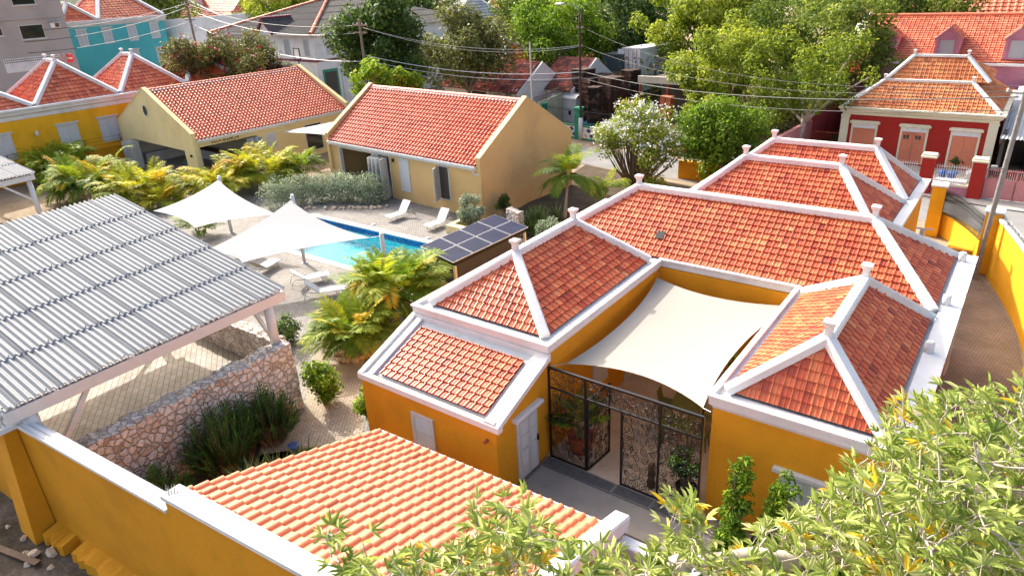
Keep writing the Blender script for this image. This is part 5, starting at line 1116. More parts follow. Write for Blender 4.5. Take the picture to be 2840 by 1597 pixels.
# lower skirt roof then steeper upper roof
mb=MB(); A=[(4.5,33.5,4.0),(14.1,33.5,4.0),(14.1,43.9,4.0),(4.5,43.9,4.0)]; Bq=[(6.55,35.6,5.62),(12.05,35.6,5.62),(12.05,41.8,5.62),(6.55,41.8,5.62)]; 
for i in range(4): j=(i+1)%4; tiles(mb,A[i],A[j],Bq[j],Bq[i],tw=.27,tg=.3,rng=rg,hs=1.2)
mb.build('roof','tile_amber',RH); mb=MB(); pk=((8.0,36.9,7.2),(11.35,36.9,7.2)); B2=[(5.9,35.3,5.3),(13.3,35.3,5.3),(13.3,42.5,5.3),(5.9,42.5,5.3)]
B2=[(6.5,35.75,5.66),(13.0,35.75,5.66),(13.0,41.8,5.66),(6.5,41.8,5.66)]
for q in ((B2[0],B2[1],pk[1],pk[0]),(B2[1],B2[2],pk[1],pk[1]),(B2[2],B2[3],pk[0],pk[1]),(B2[3],B2[0],pk[0],pk[0])): tiles(mb,*q,tw=.27,tg=.3,rng=rg,hs=1.2)
r=mb.build('roof','tile_amber',RH); r['label']='upper amber tiled roof of the red house'
for a,b in ((pk[0],pk[1]),(A[0],Bq[0]),(Bq[0],pk[0]),(A[1],Bq[1]),(B2[1],pk[1]),(Bq[0],Bq[1])): mb=MB(); mb.bar(Vector(a)+Vector((0,0,.06)),Vector(b)+Vector((0,0,.06)),.24,.16); mb.build('hip_cap','white_old',r)
for f in (pk[0],pk[1],Bq[0],Bq[1]): finial_bm((f[0],f[1],f[2]+.1),.8).build('finial','white_old',r)
PH=thing('pink_house','tall weathered pink house with dormers and coral tiled roof behind the red house','house',(0,0,0),0)
mb=MB(); mb.box((1.4,46.2,0),(28,58,5.7)); mb.extr([(1.3,46.1,5.2),(1.3,58,5.2),(1.3,58,5.9),(1.3,51.9,9.0),(1.3,46.1,5.9)],(.55,0,0)); mb.build('wall','pink_old',PH)
mb=MB(); mb.box((1.3,45.95,5.5),(28,46.25,5.68)); mb.bar((1.55,46.0,5.95),(1.55,52.0,9.12),.8,.2); mb.build('trim','white_old',PH)
mb=MB(); tiles(mb,(1.9,46.2,5.72),(28,46.2,5.72),(28,52,8.85),(1.9,52,8.85),tw=.34,tg=.33,rng=rg,hs=1.3); tiles(mb,(28,58,5.7),(1.9,58,5.7),(1.9,52,8.85),(28,52,8.85),tw=1.0,tg=1.0,rng=rg); mb.build('roof','tile_coral',PH)
mb=MB(); mb.tube([(1.9,52,8.9),(28,52,8.9)],.17,8); mb.build('ridge_cap','tile_coral',PH)
for k,x in enumerate((4.3,8.95,13.75,18.4)):
    y0=46.45; zb=5.95; d=MB(); w=.88
    d.extr([(x-w,y0,zb),(x+w,y0,zb),(x+w,y0,zb+1.55),(x,y0,zb+2.3),(x-w,y0,zb+1.55)],(0,2.6,0)); dm=d.build('dormer','pink_old',PH)
    m=MB(); m.box((x-.5,y0-.02,zb+.12),(x+.5,y0+.01,zb+1.42)); m.build('pane','louvre_grey',dm); m=MB()
    for u in (-.56,.5): m.box((x+u,y0-.06,zb+.06),(x+u+.06,y0,zb+1.48))
    m.box((x-.56,y0-.06,zb+1.42),(x+.56,y0,zb+1.5)); m.box((x-.62,y0-.08,zb+.02),(x+.62,y0,zb+.12)); m.bar((x-w-.05,y0-.05,zb+1.5),(x,y0-.05,zb+2.34),.12,.1); m.bar((x+w+.05,y0-.05,zb+1.5),(x,y0-.05,zb+2.34),.12,.1); m.build('frame','pink_old',dm)
    m=MB(); tiles(m,(x+w+.12,y0-.05,zb+1.5),(x+w+.12,y0+3.0,zb+1.5),(x,y0+3.0,zb+2.42),(x,y0-.05,zb+2.42),tw=.34,tg=.33,rng=rg); tiles(m,(x-w-.12,y0+3.0,zb+1.5),(x-w-.12,y0-.05,zb+1.5),(x,y0-.05,zb+2.42),(x,y0+3.0,zb+2.42),tw=.34,tg=.33,rng=rg); m.build('dormer_roof','tile_coral',dm)
mb=MB(); mb.box((1.0,44.4,0),(6,46.1,4.3)); mb.box((.9,44.3,4.3),(6.2,46.1,4.5)); tag(mb.build('side_annex','pink_old'),'flat roofed pink annex between the pink house and its garden wall','annex')
# front yard of the red house
F=thing('white_fence','white metal fence on a low mauve wall in front of the red house','fence',(0,0,0))
mb=MB(); mb.box((11.55,27.2,0),(13.5,27.45,.62)); mb.box((5.0,27.2,0),(10.75,27.45,.62)); mb.build('base_wall','pink_old',F); mb=MB(); mb.box((4.9,27.15,.62),(13.6,27.5,.72)); mb.build('coping','cream_trim',F); mb=MB()
for a,b in ((5.0,10.7),(11.6,13.5)):
    mb.bar((a,27.3,.82),(b,27.3,.82),.03,.03); mb.bar((a,27.3,1.8),(b,27.3,1.8),.03,.03); n=int((b-a)/.13)
    for i in range(n): x=a+.06+i*.13; mb.tube([(x,27.3,.72),(x,27.3,1.88),(x,27.3,1.98)],[.018,.018,.004],5)
mb.build('railings','white_paint',F)
for x in (11.15,13.88,4.7):
    p=thing('fence_pillar',{11.15:'red fence pillar with white cap left of the potted plants',13.88:'red fence pillar with white cap beside the pink gate',4.7:'red fence pillar with white cap at the far left end of the white fence'}[x],'pillar',(x,27.3,0),0,'red pillars of the white fence'); mb=MB(); mb.box((-.36,-.33,0),(.36,.33,2.3)); mb.build('shaft','red_wall',p); mb=MB(); mb.bbox((-.45,-.42,2.3),(.45,.42,2.46),.05); mb.box((-.38,-.35,2.46),(.38,.35,2.54)); mb.build('cap','cream_trim',p)
sheet('porch_floor',[(4.5,27.4),(14.2,27.4),(14.2,33.5),(4.5,33.5)],.12,'concrete_light')
pt=thing('potted_plant','leggy plant in a blue pot on the porch of the red house','potted plant',(12.3,30.6,.12)); mb=MB(); mb.lathe([(.22,0),(.3,.5),(.3,.55),(.02,.5)],(0,0,0),14); mb.build('pot','blue_pot',pt); cs,rs=crown_points((0,0,1.1),.4,.4,.5,9,rg); clumps('foliage',cs,rs,300,.16,'leaf_dark',pt,3)
mb=MB(); mb.lathe([(.2,0),(.22,.5),(.2,.55),(.02,.5)],(11.75,30.8,.12),14); tag(mb.build('plant_pot','blue_pot'),'smaller blue pot without a plant on the porch','flower pot')
mb=MB(); mb.lathe([(.26,0),(.28,.7),(.2,.8),(.05,.85)],(13.3,30.4,.12),14); tag(mb.build('water_drum','white_old'),'white drum on the porch beside the pillar','drum')
mb=MB(); mb.bbox((11.6,28.6,.5),(13.3,29.3,.58),.01); [mb.box((x-.03,y-.03,.12),(x+.03,y+.03,.5)) for x in (11.7,13.2) for y in (28.7,29.2)]; tag(mb.build('bench','white_plaster'),'low white slab bench behind the white fence','bench')
g=thing('pink_gate','pink metal driveway gate with twisted bars on top','gate',(14.25,27.35,0)); mb=MB()
for k in range(3): mb.box((.0+k*1.6,-.03,.1),(1.58+k*1.6,.03,1.25))
mb.build('sheet','pink_paint',g); mb=MB(); mb.bar((0,0,1.28),(4.8,0,1.28),.05,.05); mb.bar((0,0,1.85),(4.8,0,1.85),.05,.05)
for i in range(44): mb.tube([(.05+i*.108,0,1.28),(.05+i*.108,0,1.9),(.05+i*.108,0,2.0)],[.016,.016,.004],4)
for k in range(4): mb.bar((k*1.6,0,0.05),(k*1.6,0,1.9),.06,.06)
mb.build('frame','pink_paint',g)
sh=thing('dark_shed','dark open shed with corrugated roof right of the red house','shed',(0,0,0)); mb=MB(); mb.box((14.6,37.5,0),(30,38,3.2)); mb.box((14.5,33,0),(14.7,38,3.0)); mb.build('wall','interior_dark',sh); mb=MB(); corr(mb,14.4,26,2,0,0,0,0) if False else None
mb=MB(); 
for i in range(60): x=14.4+i*.2; mb.grid([[(x+.2*q,32.2,2.75+.035*math.cos(q*6.283)) for q in (0,.25,.5,.75,1)],[(x+.2*q,38.2,3.55+.035*math.cos(q*6.283)) for q in (0,.25,.5,.75,1)]],.5)
mb.build('roof_sheets','tile_grey',sh); mb=MB(); mb.box((16,36,0),(18,37.3,1.0)); mb.box((18.5,35.5,0),(20.5,37,.8)); mb.build('stored_goods','dark',sh)
mb=MB(); mb.box((14.5,38.5,0),(30,45,4.2)); tag(mb.build('grey_outhouse','white_old'),'grey flat roofed outhouse behind the corrugated shed','outhouse')
# garden wall running back from the street, left of the red house
gw=thing('garden_wall','long weathered pink and red garden wall running back beside the red house','wall',(0,0,0)); pa=at(2150,410,.0); 
a=Vector((1.3,28.6,0)); b=Vector((2.2,44.5,0)); mb=MB(); mb.bar(a+Vector((0,0,1.2)),a.lerp(b,.45)+Vector((0,0,1.2)),.3,2.4); mb.build('front_wall','pink_paint',gw); mb=MB(); mb.bar(a.lerp(b,.45)+Vector((0,0,1.4)),b+Vector((0,0,1.6)),.32,2.9); mb.build('back_wall','red_old',gw)
mb=MB(); mb.bar(a.lerp(b,.4)+Vector((.02,0,2.85)),b+Vector((.02,0,3.05)),.36,.12); mb.build('coping','concrete',gw)
mb=MB(); 
for i in range(12): x=2.4+i*.17; mb.tube([(x,33.9,0),(x,33.9,2.0)],.018,4)
for z in (.2,1.0,1.9): mb.bar((2.3,33.9,z),(4.4,33.9,z),.04,.04)
tag(mb.build('iron_gate','rust'),'rusty dark side gate between the pink garden wall and the red house','gate')
mb=MB(); q=at(2112,470,1.0); mb.box((-3.6,36.5,0),(-3.0,37.1,2.0)); mb.box((-3.7,36.4,2.0),(-2.9,37.2,2.15)); tag(mb.build('gate_pillar','green_paint'),'green painted gate pillar by the leaning concrete post','pillar')
# curved boundary wall and street gate of the property
cw=thing('curved_wall','bright yellow curved boundary wall along the driveway with spiked top','wall',(0,0,0)); path=[(15.5,14.9),(16.2,12.6),(16.8,10.4),(17.3,8.0),(17.8,4.5),(18.3,0.5),(18.8,-4),(19.2,-9)]
def curve(path,n=6):
    out=[]
    for i in range(len(path)-1):
        p0=Vector(path[max(0,i-1)]);p1=Vector(path[i]);p2=Vector(path[i+1]);p3=Vector(path[min(len(path)-1,i+2)])
        for k in range(n):
            t=k/n; out.append(.5*((2*p1)+(p2-p0)*t+(2*p0-5*p1+4*p2-p3)*t*t+(3*p1-p0-3*p2+p3)*t**3))
    out.append(Vector(path[-1])); return out
cp=curve(path); mb=MB(); sweep(mb,[tuple(p) for p in cp],[(.0,-.05),(.0,2.75),(.28,2.75),(.28,-.05)],closed=False); e=cp[0]; mb.build('wall','yellow',cw)
mb=MB(); sweep(mb,[tuple(p) for p in cp],[(-.04,2.73),(-.04,2.83),(.32,2.83),(.32,2.73)],closed=False); mb.build('coping','white_plaster',cw)
mb=MB(); rr=random.Random(3)
for i in range(len(cp)-1):
    for k in range(9):
        p=cp[i].lerp(cp[i+1],k/9); b=Vector((p.x+.12,p.y,2.83)); mb.tube([b,b+Vector((rr.uniform(-.05,.05),rr.uniform(-.05,.05),.2))],[.014,.003],4,cap=False)
mb.build('spikes','galv',cw); mb=MB(); mb.bbox((15.05,14.55,0),(15.75,15.25,3.0),.02); mb.build('pillar','yellow',cw); mb=MB(); mb.bbox((15.0,14.5,3.0),(15.8,15.3,3.12),.03); mb.build('pillar_cap','white_plaster',cw)
mb=MB(); a=cp[7]; mb.extr([(16.35,11.2,0),(15.6,11.5,0),(16.3,11.55,2.4)],(.05,.18,0)); 
lw=thing('low_wall','low yellow wall under the black street railing','wall',(0,0,0)); mb=MB(); p=curve([(12.9,19.4),(13.6,18.6),(14.4,17.2),(15.3,15.2)],5); sweep(mb,[tuple(q) for q in p],[(0,0),(0,1.25),(.26,1.25),(.26,0)],closed=False); mb.bbox((12.35,18.9,0),(13.0,19.6,2.75),.02); mb.build('wall','yellow',lw); mb=MB(); mb.bbox((12.28,18.83,2.75),(13.07,19.67,2.88),.03); mb.build('pillar_cap','white_plaster',lw)
rl=thing('street_railing','black curved railing with scrolls and spikes on the low yellow wall','railing',(0,0,0)); mb=MB(); P3=[Vector((q.x-.1,q.y-.05,0)) for q in p]; L=len(P3)
def rz_(z,r=.022): mb.tube([q+Vector((0,0,z)) for q in P3],r,5)
rz_(1.33);rz_(2.05);rz_(2.42); mb.build('rails','black_iron',rl); mb=MB()
for i in range(L-1):
    for k in range(4):
        q=P3[i].lerp(P3[i+1],k/4); mb.tube([q+Vector((0,0,1.3)),q+Vector((0,0,2.5)),q+Vector((0,0,2.66))],[.014,.014,.002],4); mb.tube([q+Vector((.0,0,2.08)),q+Vector((.05,-.05,2.2)),q+Vector((0,0,2.36))],.008,4,cap=False)
mb.build('bars','black_iron',rl)
for x,y,l in ((14.35,15.1,'yellow masonry box with white side by the curved wall'),):
    t=thing('meter_box',l,'masonry box',(x,y,0)); mb=MB(); mb.bbox((-.55,-.5,0),(.55,.5,1.05),.02); mb.build('body','yellow',t); mb=MB(); mb.box((-.58,-.45,.1),(-.555,.45,.95)); mb.build('side_panel','white_plaster',t)
mb=MB(); mb.bar((12.9,12.2,1.0),(12.9,12.2,2.6),.16,.10); 
for i in range(14): mb.box((12.78,12.1,1.05+i*.11),(12.98,12.3,1.11+i*.11))
mb.bar((12.6,12.2,2.6),(13.3,12.2,2.62),.06,.06); tag(mb.build('drain_stack','white_paint'),'white ribbed drain pipe on the yellow street side wall','drain pipe')
# ------------------------------------------------------------------ poles and wires
def arm(mb,x0,x1,y,z,w=.09): mb.bar((x0,y,z),(x1,y,z),w,w)
def insul(parent,c): m=MB(); m.lathe([(.03,0),(.055,.03),(.03,.07),(.055,.1),(.02,.15)],c,8); m.build('insulator','white_old',parent)
P1=thing('utility_pole','slanting galvanised utility pole beside the curved yellow wall','utility pole',(15.24,13.78,0)); mb=MB(); mb.tube([(0,0,0),(.05,.1,3),(.12,.1,6),(.2,.05,9.1)],[.13,.12,.105,.09],10); mb.build('shaft','galv',P1); mb=MB(); arm(mb,-.5,.7,.05,8.5,.07); mb.build('crossarm','galv',P1)
for x in (-.45,.1,.65): insul(P1,(x,.05,8.54))
mb=MB(); mb.bbox((-.4,-.2,5.25),(-.15,.0,5.42),.03); mb.bar((-.2,-.1,5.3),(.1,0,5.3),.04,.04); mb.build('floodlight','galv',P1); mb=MB(); mb.lathe([(.14,0),(.14,.5),(.08,.56)],(.5,.3,8.0),10); mb.build('transformer','galv',P1)
P2=thing('street_lamp','tall dark street lamp post with white base and single curved arm, carrying wires','street lamp',(-17.0,31.6,0)); mb=MB(); mb.tube([(0,0,1.9),(0,0,9.2)],[.13,.10],10); mb.tube([(0,0,9.2),(0,0,11.0)],[.10,.08],10); mb.build('shaft','stick_brown',P2); mb=MB(); mb.lathe([(.2,0),(.2,1.95),(.14,1.97)],(0,0,0),12); mb.build('painted_base','white_paint',P2)
mb=MB(); mb.tube([(0,0,9.3),(.05,0,10.6),(-.1,-.1,11.2),(-.7,-.5,11.5),(-1.1,-.75,11.55)],[.07,.06,.05,.04,.04],8); mb.build('arm','galv',P2); mb=MB(); mb.bbox((-1.7,-1.25,11.45),(-1.05,-.65,11.62),.05); mb.build('lamp_head','alu',P2)
mb=MB(); arm(mb,-.35,.35,0,9.6); arm(mb,-.3,.3,0,8.1); arm(mb,-.35,.35,0,5.9); arm(mb,-.2,.2,0,5.4); mb.build('brackets','galv',P2)
P3_=at(1015,275,0); U1=thing('utility_pole','thin wooden utility pole in front of the big dark tree','utility pole',far(1016,210,66)); mb=MB(); mb.tube([(0,0,-6),(0,0,4.7)],[.16,.11],8); mb.build('shaft','wood_pole',U1); mb=MB(); arm(mb,-.9,.9,0,4.2,.12); arm(mb,-.8,.8,0,3.6,.1); mb.build('crossarm','wood_pole',U1)
for x in (-.8,-.3,.3,.8): insul(U1,(x,0,4.25))
U2=thing('utility_pole','utility pole with double crossarm in front of the white curved building','utility pole',far(532,75,98)); mb=MB(); mb.tube([(0,0,-7),(0,0,3.0)],[.17,.12],8); mb.build('shaft','wood_pole',U2); mb=MB()
for z in (2.6,2.1,.8): arm(mb,-1.1,1.1,0,z,.12)
mb.build('crossarms','wood_pole',U2)
for x in (-1,-.4,.4,1): insul(U2,(x,0,2.66))
q=at(2127,368,0); q=Vector((-2.95,40.2,0)); U3=thing('concrete_post','leaning pale concrete lamp post behind the bright green tree','lamp post',q); mb=MB(); mb.tube([(0,0,0),(.25,-.05,5.4)],[.14,.1],6); mb.build('shaft','concrete_pole',U3); mb=MB(); mb.lathe([(.02,0),(.15,.1),(.15,.25),(.05,.32)],(.2,-.05,5.4),10); mb.build('lamp','white_old',U3)
q=far(1471,160,60); U4=thing('concrete_post','slim pale post rising behind the villa ridge','post',q); mb=MB(); mb.tube([(0,0,-6),(.0,0,1.2)],[.07,.06],6); mb.build('shaft','concrete_pole',U4)
T2=Vector((-17.0,31.6,0)); T1=Vector(U1.location); T0=Vector((15.4,13.83,8.7)); TU2=Vector(U2.location); Tq=Vector((-2.6,40.1,5.2))
def span(label,a,b,sag,mat='cable',r=.014,name='power_line'):
    mb=MB(); sag_wire(mb,a,b,sag,r); tag(mb.build(name,mat),label,'power line','overhead wires')
for k,(za,zb,sg,r,m) in enumerate(((8.1,4.2,.9,.012,'cable_pale'),(8.0,4.25,1.1,.012,'cable_pale'),(5.9,.9,.7,.03,'cable_pale'),(5.4,.5,.7,.02,'cable_pale'),(5.3,.2,.8,.02,'cable'))):
    span(['upper thin wire between the street lamp and the wooden pole','second thin wire between the street lamp and the wooden pole','thick pale cable between the street lamp and the wooden pole','pale cable just below the thick one at the street lamp','lowest dark cable between the street lamp and the wooden pole'][k],T2+Vector((-.3,0,za)),T1+Vector((.3,0,zb-.2 if k<2 else zb+.8)),sg,m,r)
for k,(za,zb,sg,r) in enumerate(((9.6,0.1,1.6,.012),(8.1,-.1,1.4,.014),(5.95,-.35,.9,.03),(5.4,-.9,1.0,.018))):
    span(['topmost wire from the street lamp to the right hand pole','second wire from the street lamp to the right hand pole','thick dark cable sweeping right over the red house','lower thin cable sweeping right over the red house roof'][k],T2+Vector((.3,0,za)),T0+Vector((-.2,0,zb)),sg,'cable',r)
for k,(za,zb,sg,r) in enumerate(((4.2,2.6,1.0,.02),(3.6,2.0,1.2,.02),(1.2,.4,1.2,.03))):
    span(['upper wire running left from the wooden pole past the white house','middle wire running left from the wooden pole past the white house','lower thick cable running left in front of the white house'][k],T1+Vector((0,0,za)),TU2+Vector((0,0,zb)),sg,'cable_pale' if k else 'cable',r)
for k,(dz,sg) in enumerate(((2.6,1.2),(2.2,1.4),(.6,1.2))):
    span(['highest wire in front of the turquoise house','second wire in front of the turquoise house','lowest cable in front of the turquoise house'][k],TU2+Vector((0,0,dz)),Vector((-85,6,11.5-1.3*k)),sg,'cable',.03)
span('wire crossing the sky side of the pale post and the street lamp',T2+Vector((-.2,0,8.1)),Vector(U4.location)+Vector((0,0,1.0)),.6,'cable',.012)
# ------------------------------------------------------------------ left: yellow street house
YH=thing('yellow_house','long yellow house with white cornice, red hipped roofs and white shutters at far left','house',(-52.0,0,0),rad(-4.0))
# local frame: +y runs along the front wall, front faces +x
mb=MB(); mb.box((-9,-26,0),(0,20,5.2)); mb.build('wall','yellow',YH)
mb=MB(); sweep(mb,[(.35,-26),(.35,20)],[(.36,5.05),(.30,5.1),(.28,5.4),(.12,5.5),(.08,5.75),(-.02,5.8),(-.02,5.95),(.6,5.97)],closed=False); mb.build('cornice','white_plaster',YH)
for k,(y0,y1,zr) in enumerate(((-7.0,1.2,8.6),(1.2,8.2,9.0),(8.2,14.5,8.8),(14.5,20,8.3))):
    ym=(y0+y1)/2; hip_roof(YH,(-8.6,y0+.1,-.25,y1-.1),5.95,(-5.4,ym),(-3.2,ym),zr,'tile_red',None,[(-5.4,ym),(-3.2,ym)],rg,tw=.36,tg=.4,hs=1.6,capw=.4,caph=.3)
for k,(y,zb) in enumerate(((-7.2,2.0),(-2.0,2.0),(3.1,2.0),(6.45,2.0),(10.5,2.0))): shutter(YH,(0,y,zb),(0,1,0),(1,0,0),1.6,2.1,name='window')
mb=MB(); mb.box((-.02,-26,0),(.55,20,1.55)); mb.box((-.05,-26,1.55),(.62,20,1.66)); mb.build('plinth_wall','mustard',YH)
mb=MB(); mb.lathe([(.03,0),(.12,.1),(.14,.35),(.05,.45),(.08,.5)],(.18,.65,3.55),8); mb.build('wall_lantern','white_plaster',YH)
mb=MB(); rr=random.Random(4)
for y in range(-14,26,3): mb.tube([(.3,y,1.6),(.3,y,2.5)],.03,5)
for z in (1.9,2.2,2.5):
    mb.tube([(.3,-14+i*1.0,z+.05*math.sin(i*2.1)) for i in range(40)],.012,4,cap=False)
mb.build('barbed_wire','wood_dark',YH)
# grey concrete block and turquoise house
GB=thing('grey_building','tall bare grey concrete building with air conditioner at top left','building',(-80.9,0,0),rad(-4.0))
mb=MB(); mb.box((-12,-16,0),(0,17.2,20)); mb.build('wall','grey_concrete',GB); mb=MB(); mb.box((-.1,-16,12.05),(.12,17.3,12.35)); mb.build('ledge','grey_concrete',GB)
for y,z,w,h in ((13.35,9.9,2.5,1.55),(13.4,13.55,2.4,1.5),(9.6,10.5,1.6,.9)):
    f=shutter(GB,(.02,y,z),(0,1,0),(1,0,0),w,h,leafs=3 if w>2 else 2,lintel=False,pane='glass_dark',sill=True)
t=MB(); t.bbox((0,15.3,10.9),(.5,16.3,11.5),.03); ac=t.build('air_conditioner','white_old',GB); t=MB(); t.box((.5,15.75,10.98),(.515,16.22,11.42)); t.build('grille','wood_dark',ac); mb=MB(); mb.box((-.02,15.25,11.55),(.6,16.4,11.62)); mb.build('canopy','grey_concrete',GB)
mb=MB(); mb.box((.0,9.5,6.5),(.06,15.4,8.0)); sb=mb.build('shopfront','white_plaster',GB); mb=MB()
for i in range(26): mb.box((.06,9.6+i*.22,7.78),(.08,9.72+i*.22,7.9)); mb.box((.06,9.6+i*.22,7.55),(.08,9.72+i*.22,7.67))
mb.build('vent_blocks','dark',sb)
TH=thing('turquoise_house','turquoise two storey house with red hipped roof and white shutters','house',(-89.0,0,0),rad(-4.0))
mb=MB(); mb.box((-12,20.0,0),(0,33.0,10.6)); mb.build('wall','turquoise',TH); mb=MB(); sweep(mb,[(-12,19.6),(.35,19.6),(.35,33.5),(-12,33.5)],[(.36,10.4),(.2,10.6),(.05,10.9),(0,11.15),(.5,11.2)],closed=False); mb.build('cornice','white_plaster',TH)
hip_roof(TH,(-12,24.5,-.1,33.2),11.15,(-6.3,28.0),(-6.3,28.9),15.6,'tile_red',None,[],rg,tw=.5,tg=.5,hs=2.0,capw=.5,caph=.35); hip_roof(TH,(-11,19.9,-.15,24.4),11.15,(-6,21.9),(-2.2,21.9),13.3,'tile_red',None,[(-2.2,21.9)],rg,tw=.5,tg=.5,hs=2.0,capw=.45,caph=.35)
for y,z in ((21.9,8.1),(25.1,8.1),(28.4,8.15),(31.5,8.2),(28.0,5.0),(31.6,4.9)): shutter(TH,(.0,y,z),(0,1,0),(1,0,0),1.25,2.0,name='window')
sg=thing('no_entry_sign','round red no entry sign with white bar on a post beyond the yellow roofs','road sign',far(193,162,82)); Rr=Vector((math.cos(YAW),-math.sin(YAW),0)); Nn=Vector((-_F[0],-_F[1],0)).normalized(); mb=MB(); n=24
def disc(mb,r,off,th=.02,c=Vector((0,0,0))): mb.extr([c+Rr*r*math.cos(-2*math.pi*i/n)*-1+Vector((0,0,r*math.sin(-2*math.pi*i/n)))+Nn*off for i in range(n)],Nn*th)
disc(mb,.42,0); mb.build('disc','red_sign',sg); mb=MB(); mb.extr([Rr*-.28+Vector((0,0,-.08))+Nn*.03,Rr*.28+Vector((0,0,-.08))+Nn*.03,Rr*.28+Vector((0,0,.08))+Nn*.03,Rr*-.28+Vector((0,0,.08))+Nn*.03],Nn*.01); mb.build('bar','white_paint',sg); mb=MB(); mb.tube([(0,0,-7),(0,0,.4)],.05,6); mb.build('post','galv',sg)
s2=thing('round_sign','grey back of a round road sign beside the no entry sign','road sign',far(176,163,82)); mb=MB(); disc(mb,.42,0); mb.build('disc','galv',s2); mb=MB(); mb.tube([(0,0,-7),(0,0,.4)],.05,6); mb.build('post','galv',s2)
# white curved building
CB=thing('curved_building','long white flat roofed building with rounded corner','building',(-90.6,0,0),rad(-4.0)); mb=MB(); pl_=[(-14,38)]+[(-2.5+2.5*math.sin(a),37.5-2.5*math.cos(a)+.0) for a in [math.pi/2*i/8 for i in range(9)]]+[(0,52),(-14,62)]
pl_=[(-14,35)]+[(-2.5+2.5*math.sin(a),37.5-2.5*math.cos(a)) for a in [math.pi/2*i/8 for i in range(9)]]+[(0,50),(-14,50)]; mb.prism(pl_,0,9.9); mb.build('wall','white_old',CB); mb=MB(); sweep(mb,pl_,[(-.1,8.5),(-.1,10.4),(.25,10.4),(.25,9.95)],closed=True); mb.build('parapet','white_plaster',CB); mb=MB(); mb.box((0.0,40,6.6),(.1,48,8.4)); mb.build('balcony_recess','wood_dark',CB); mb=MB()
for i in range(22): mb.box((.1,40+i*.36,6.6),(.16,40.16+i*.36,7.6))
mb.build('balusters','white_paint',CB)
# white house with dark sheet roof
WH=thing('white_house','white two storey house with dark sheet roof and red ridge tiles','house',(-54.5,33.0,0),rad(-4)) ; wx=Vector(WH.location)
mb=MB(); mb.box((-22,0,0),(0,26,8.6)); mb.build('wall','white_plaster',WH); mb=MB(); mb.box((-22,-.04,5.55),(.04,26,5.78)); mb.build('string_course','maroon',WH)
mb=MB(); 
for f in hip_faces(-22.5,-.6,.6,26.6,8.75,(-11,11),(-11,15),12.2): tiles(mb,*f,tw=.35,tg=2.2,prof='coarse',step=.05,rng=rg,hs=1.0)
r=mb.build('roof','sheet_black',WH)
for a,b in (((.6,-.6,8.8),(-11,11,12.3)),((-22.5,-.6,8.8),(-11,11,12.3))):
    a=Vector(a);b=Vector(b);m=MB(); n=26
    for i in range(n): m.tube([a.lerp(b,i/n),a.lerp(b,(i+1)/n)],[.26,.2],7,tint=rg.random())
    m.build('hip_tiles','tile_villa',r)
mb=MB(); mb.box((-22.6,-.7,8.6),(.7,-.5,8.76)); mb.box((.5,-.7,8.6),(.7,26.7,8.76)); mb.build('gutter','white_paint',WH)
mb=MB(); mb.extr([(-10.6,-.62,8.7),(-7.4,-.62,8.7),(-9.0,-.62,10.3)],(0,4,0)); d=mb.build('porch_gable','white_plaster',WH); mb=MB(); tiles(mb,(-10.9,3.4,8.7),(-10.9,-.9,8.7),(-9,-.9,10.5),(-9,3.4,10.5),tw=.35,tg=2.2,prof='coarse',rng=rg); tiles(mb,(-7.1,-.9,8.7),(-7.1,3.4,8.7),(-9,3.4,10.5),(-9,-.9,10.5),tw=.35,tg=2.2,prof='coarse',rng=rg); mb.build('gable_roof','sheet_black',d); mb=MB(); mb.bar((-10.9,-.85,8.65),(-9,-.85,10.4),.12,.22); mb.bar((-7.1,-.85,8.65),(-9,-.85,10.4),.12,.22); mb.tube([(-9,-.9,10.55),(-9,3.4,10.55)],.16,7); mb.build('barge_board','maroon',d)
for x,z,w,h in ((-5.6,6.2,1.3,1.9),(-1.5,6.2,1.1,1.9),(-10.5,6.4,1.8,1.6),(-15,6.4,1.8,1.6)): shutter(WH,(x,-.0,z),(1,0,0),(0,-1,0),w,h,lintel=False,pane='louvre_grey',leafs=2)
for y,z,w,h in ((2.4,6.2,1.4,1.9),(12,6.2,1.4,1.9),(4.6,4.0,1.8,1.1)): shutter(WH,(.0,y,z),(0,1,0),(1,0,0),w,h,lintel=False,pane='louvre_grey',leafs=3 if h<1.5 else 2)
mb=MB(); mb.box((-.02,.7,.2),(.06,2.9,4.6)); dd=mb.build('carriage_door','green_paint',WH); mb=MB(); mb.box((.05,.95,.3),(.09,2.65,4.3)); mb.build('opening','interior_dark',dd); mb=MB()
for i in range(14): mb.tube([(.12,1.0+i*.12,.3),(.12,1.0+i*.12,2.2)],.02,4)
mb.build('bars','galv',dd)
t=MB(); t.bbox((.05,3.9,5.95),(.45,5.0,6.75),.03); ac=t.build('air_conditioner','white_paint',WH); t=MB(); t.tube([(.46,4.6,6.35),(.47,4.6,6.35)],.3,14); t.build('fan','galv',ac); mb=MB(); mb.tube([(.1,3.4,0),(.1,3.4,8.6)],.06,6); mb.tube([(.1,3.9,6.7),(.1,3.9,8.6)],.04,6); mb.build('downpipes','white_paint',WH)
bb=thing('basketball_board','black framed white basketball backboard in front of the white house','backboard',far(823,150,88),rad(-15)); mb=MB(); mb.box((-.75,0,-.55),(.75,.05,.55)); mb.build('board','white_old',bb); mb=MB()
for a,b in (((-.8,0,-.6),(.8,0,-.6)),((-.8,0,.6),(.8,0,.6)),((-.8,0,-.6),(-.8,0,.6)),((.8,0,-.6),(.8,0,.6))): mb.bar(a,b,.1,.1)
mb.bar((0,.1,-.6),(0,.1,-6),.1,.1); mb.build('frame','dark',bb)
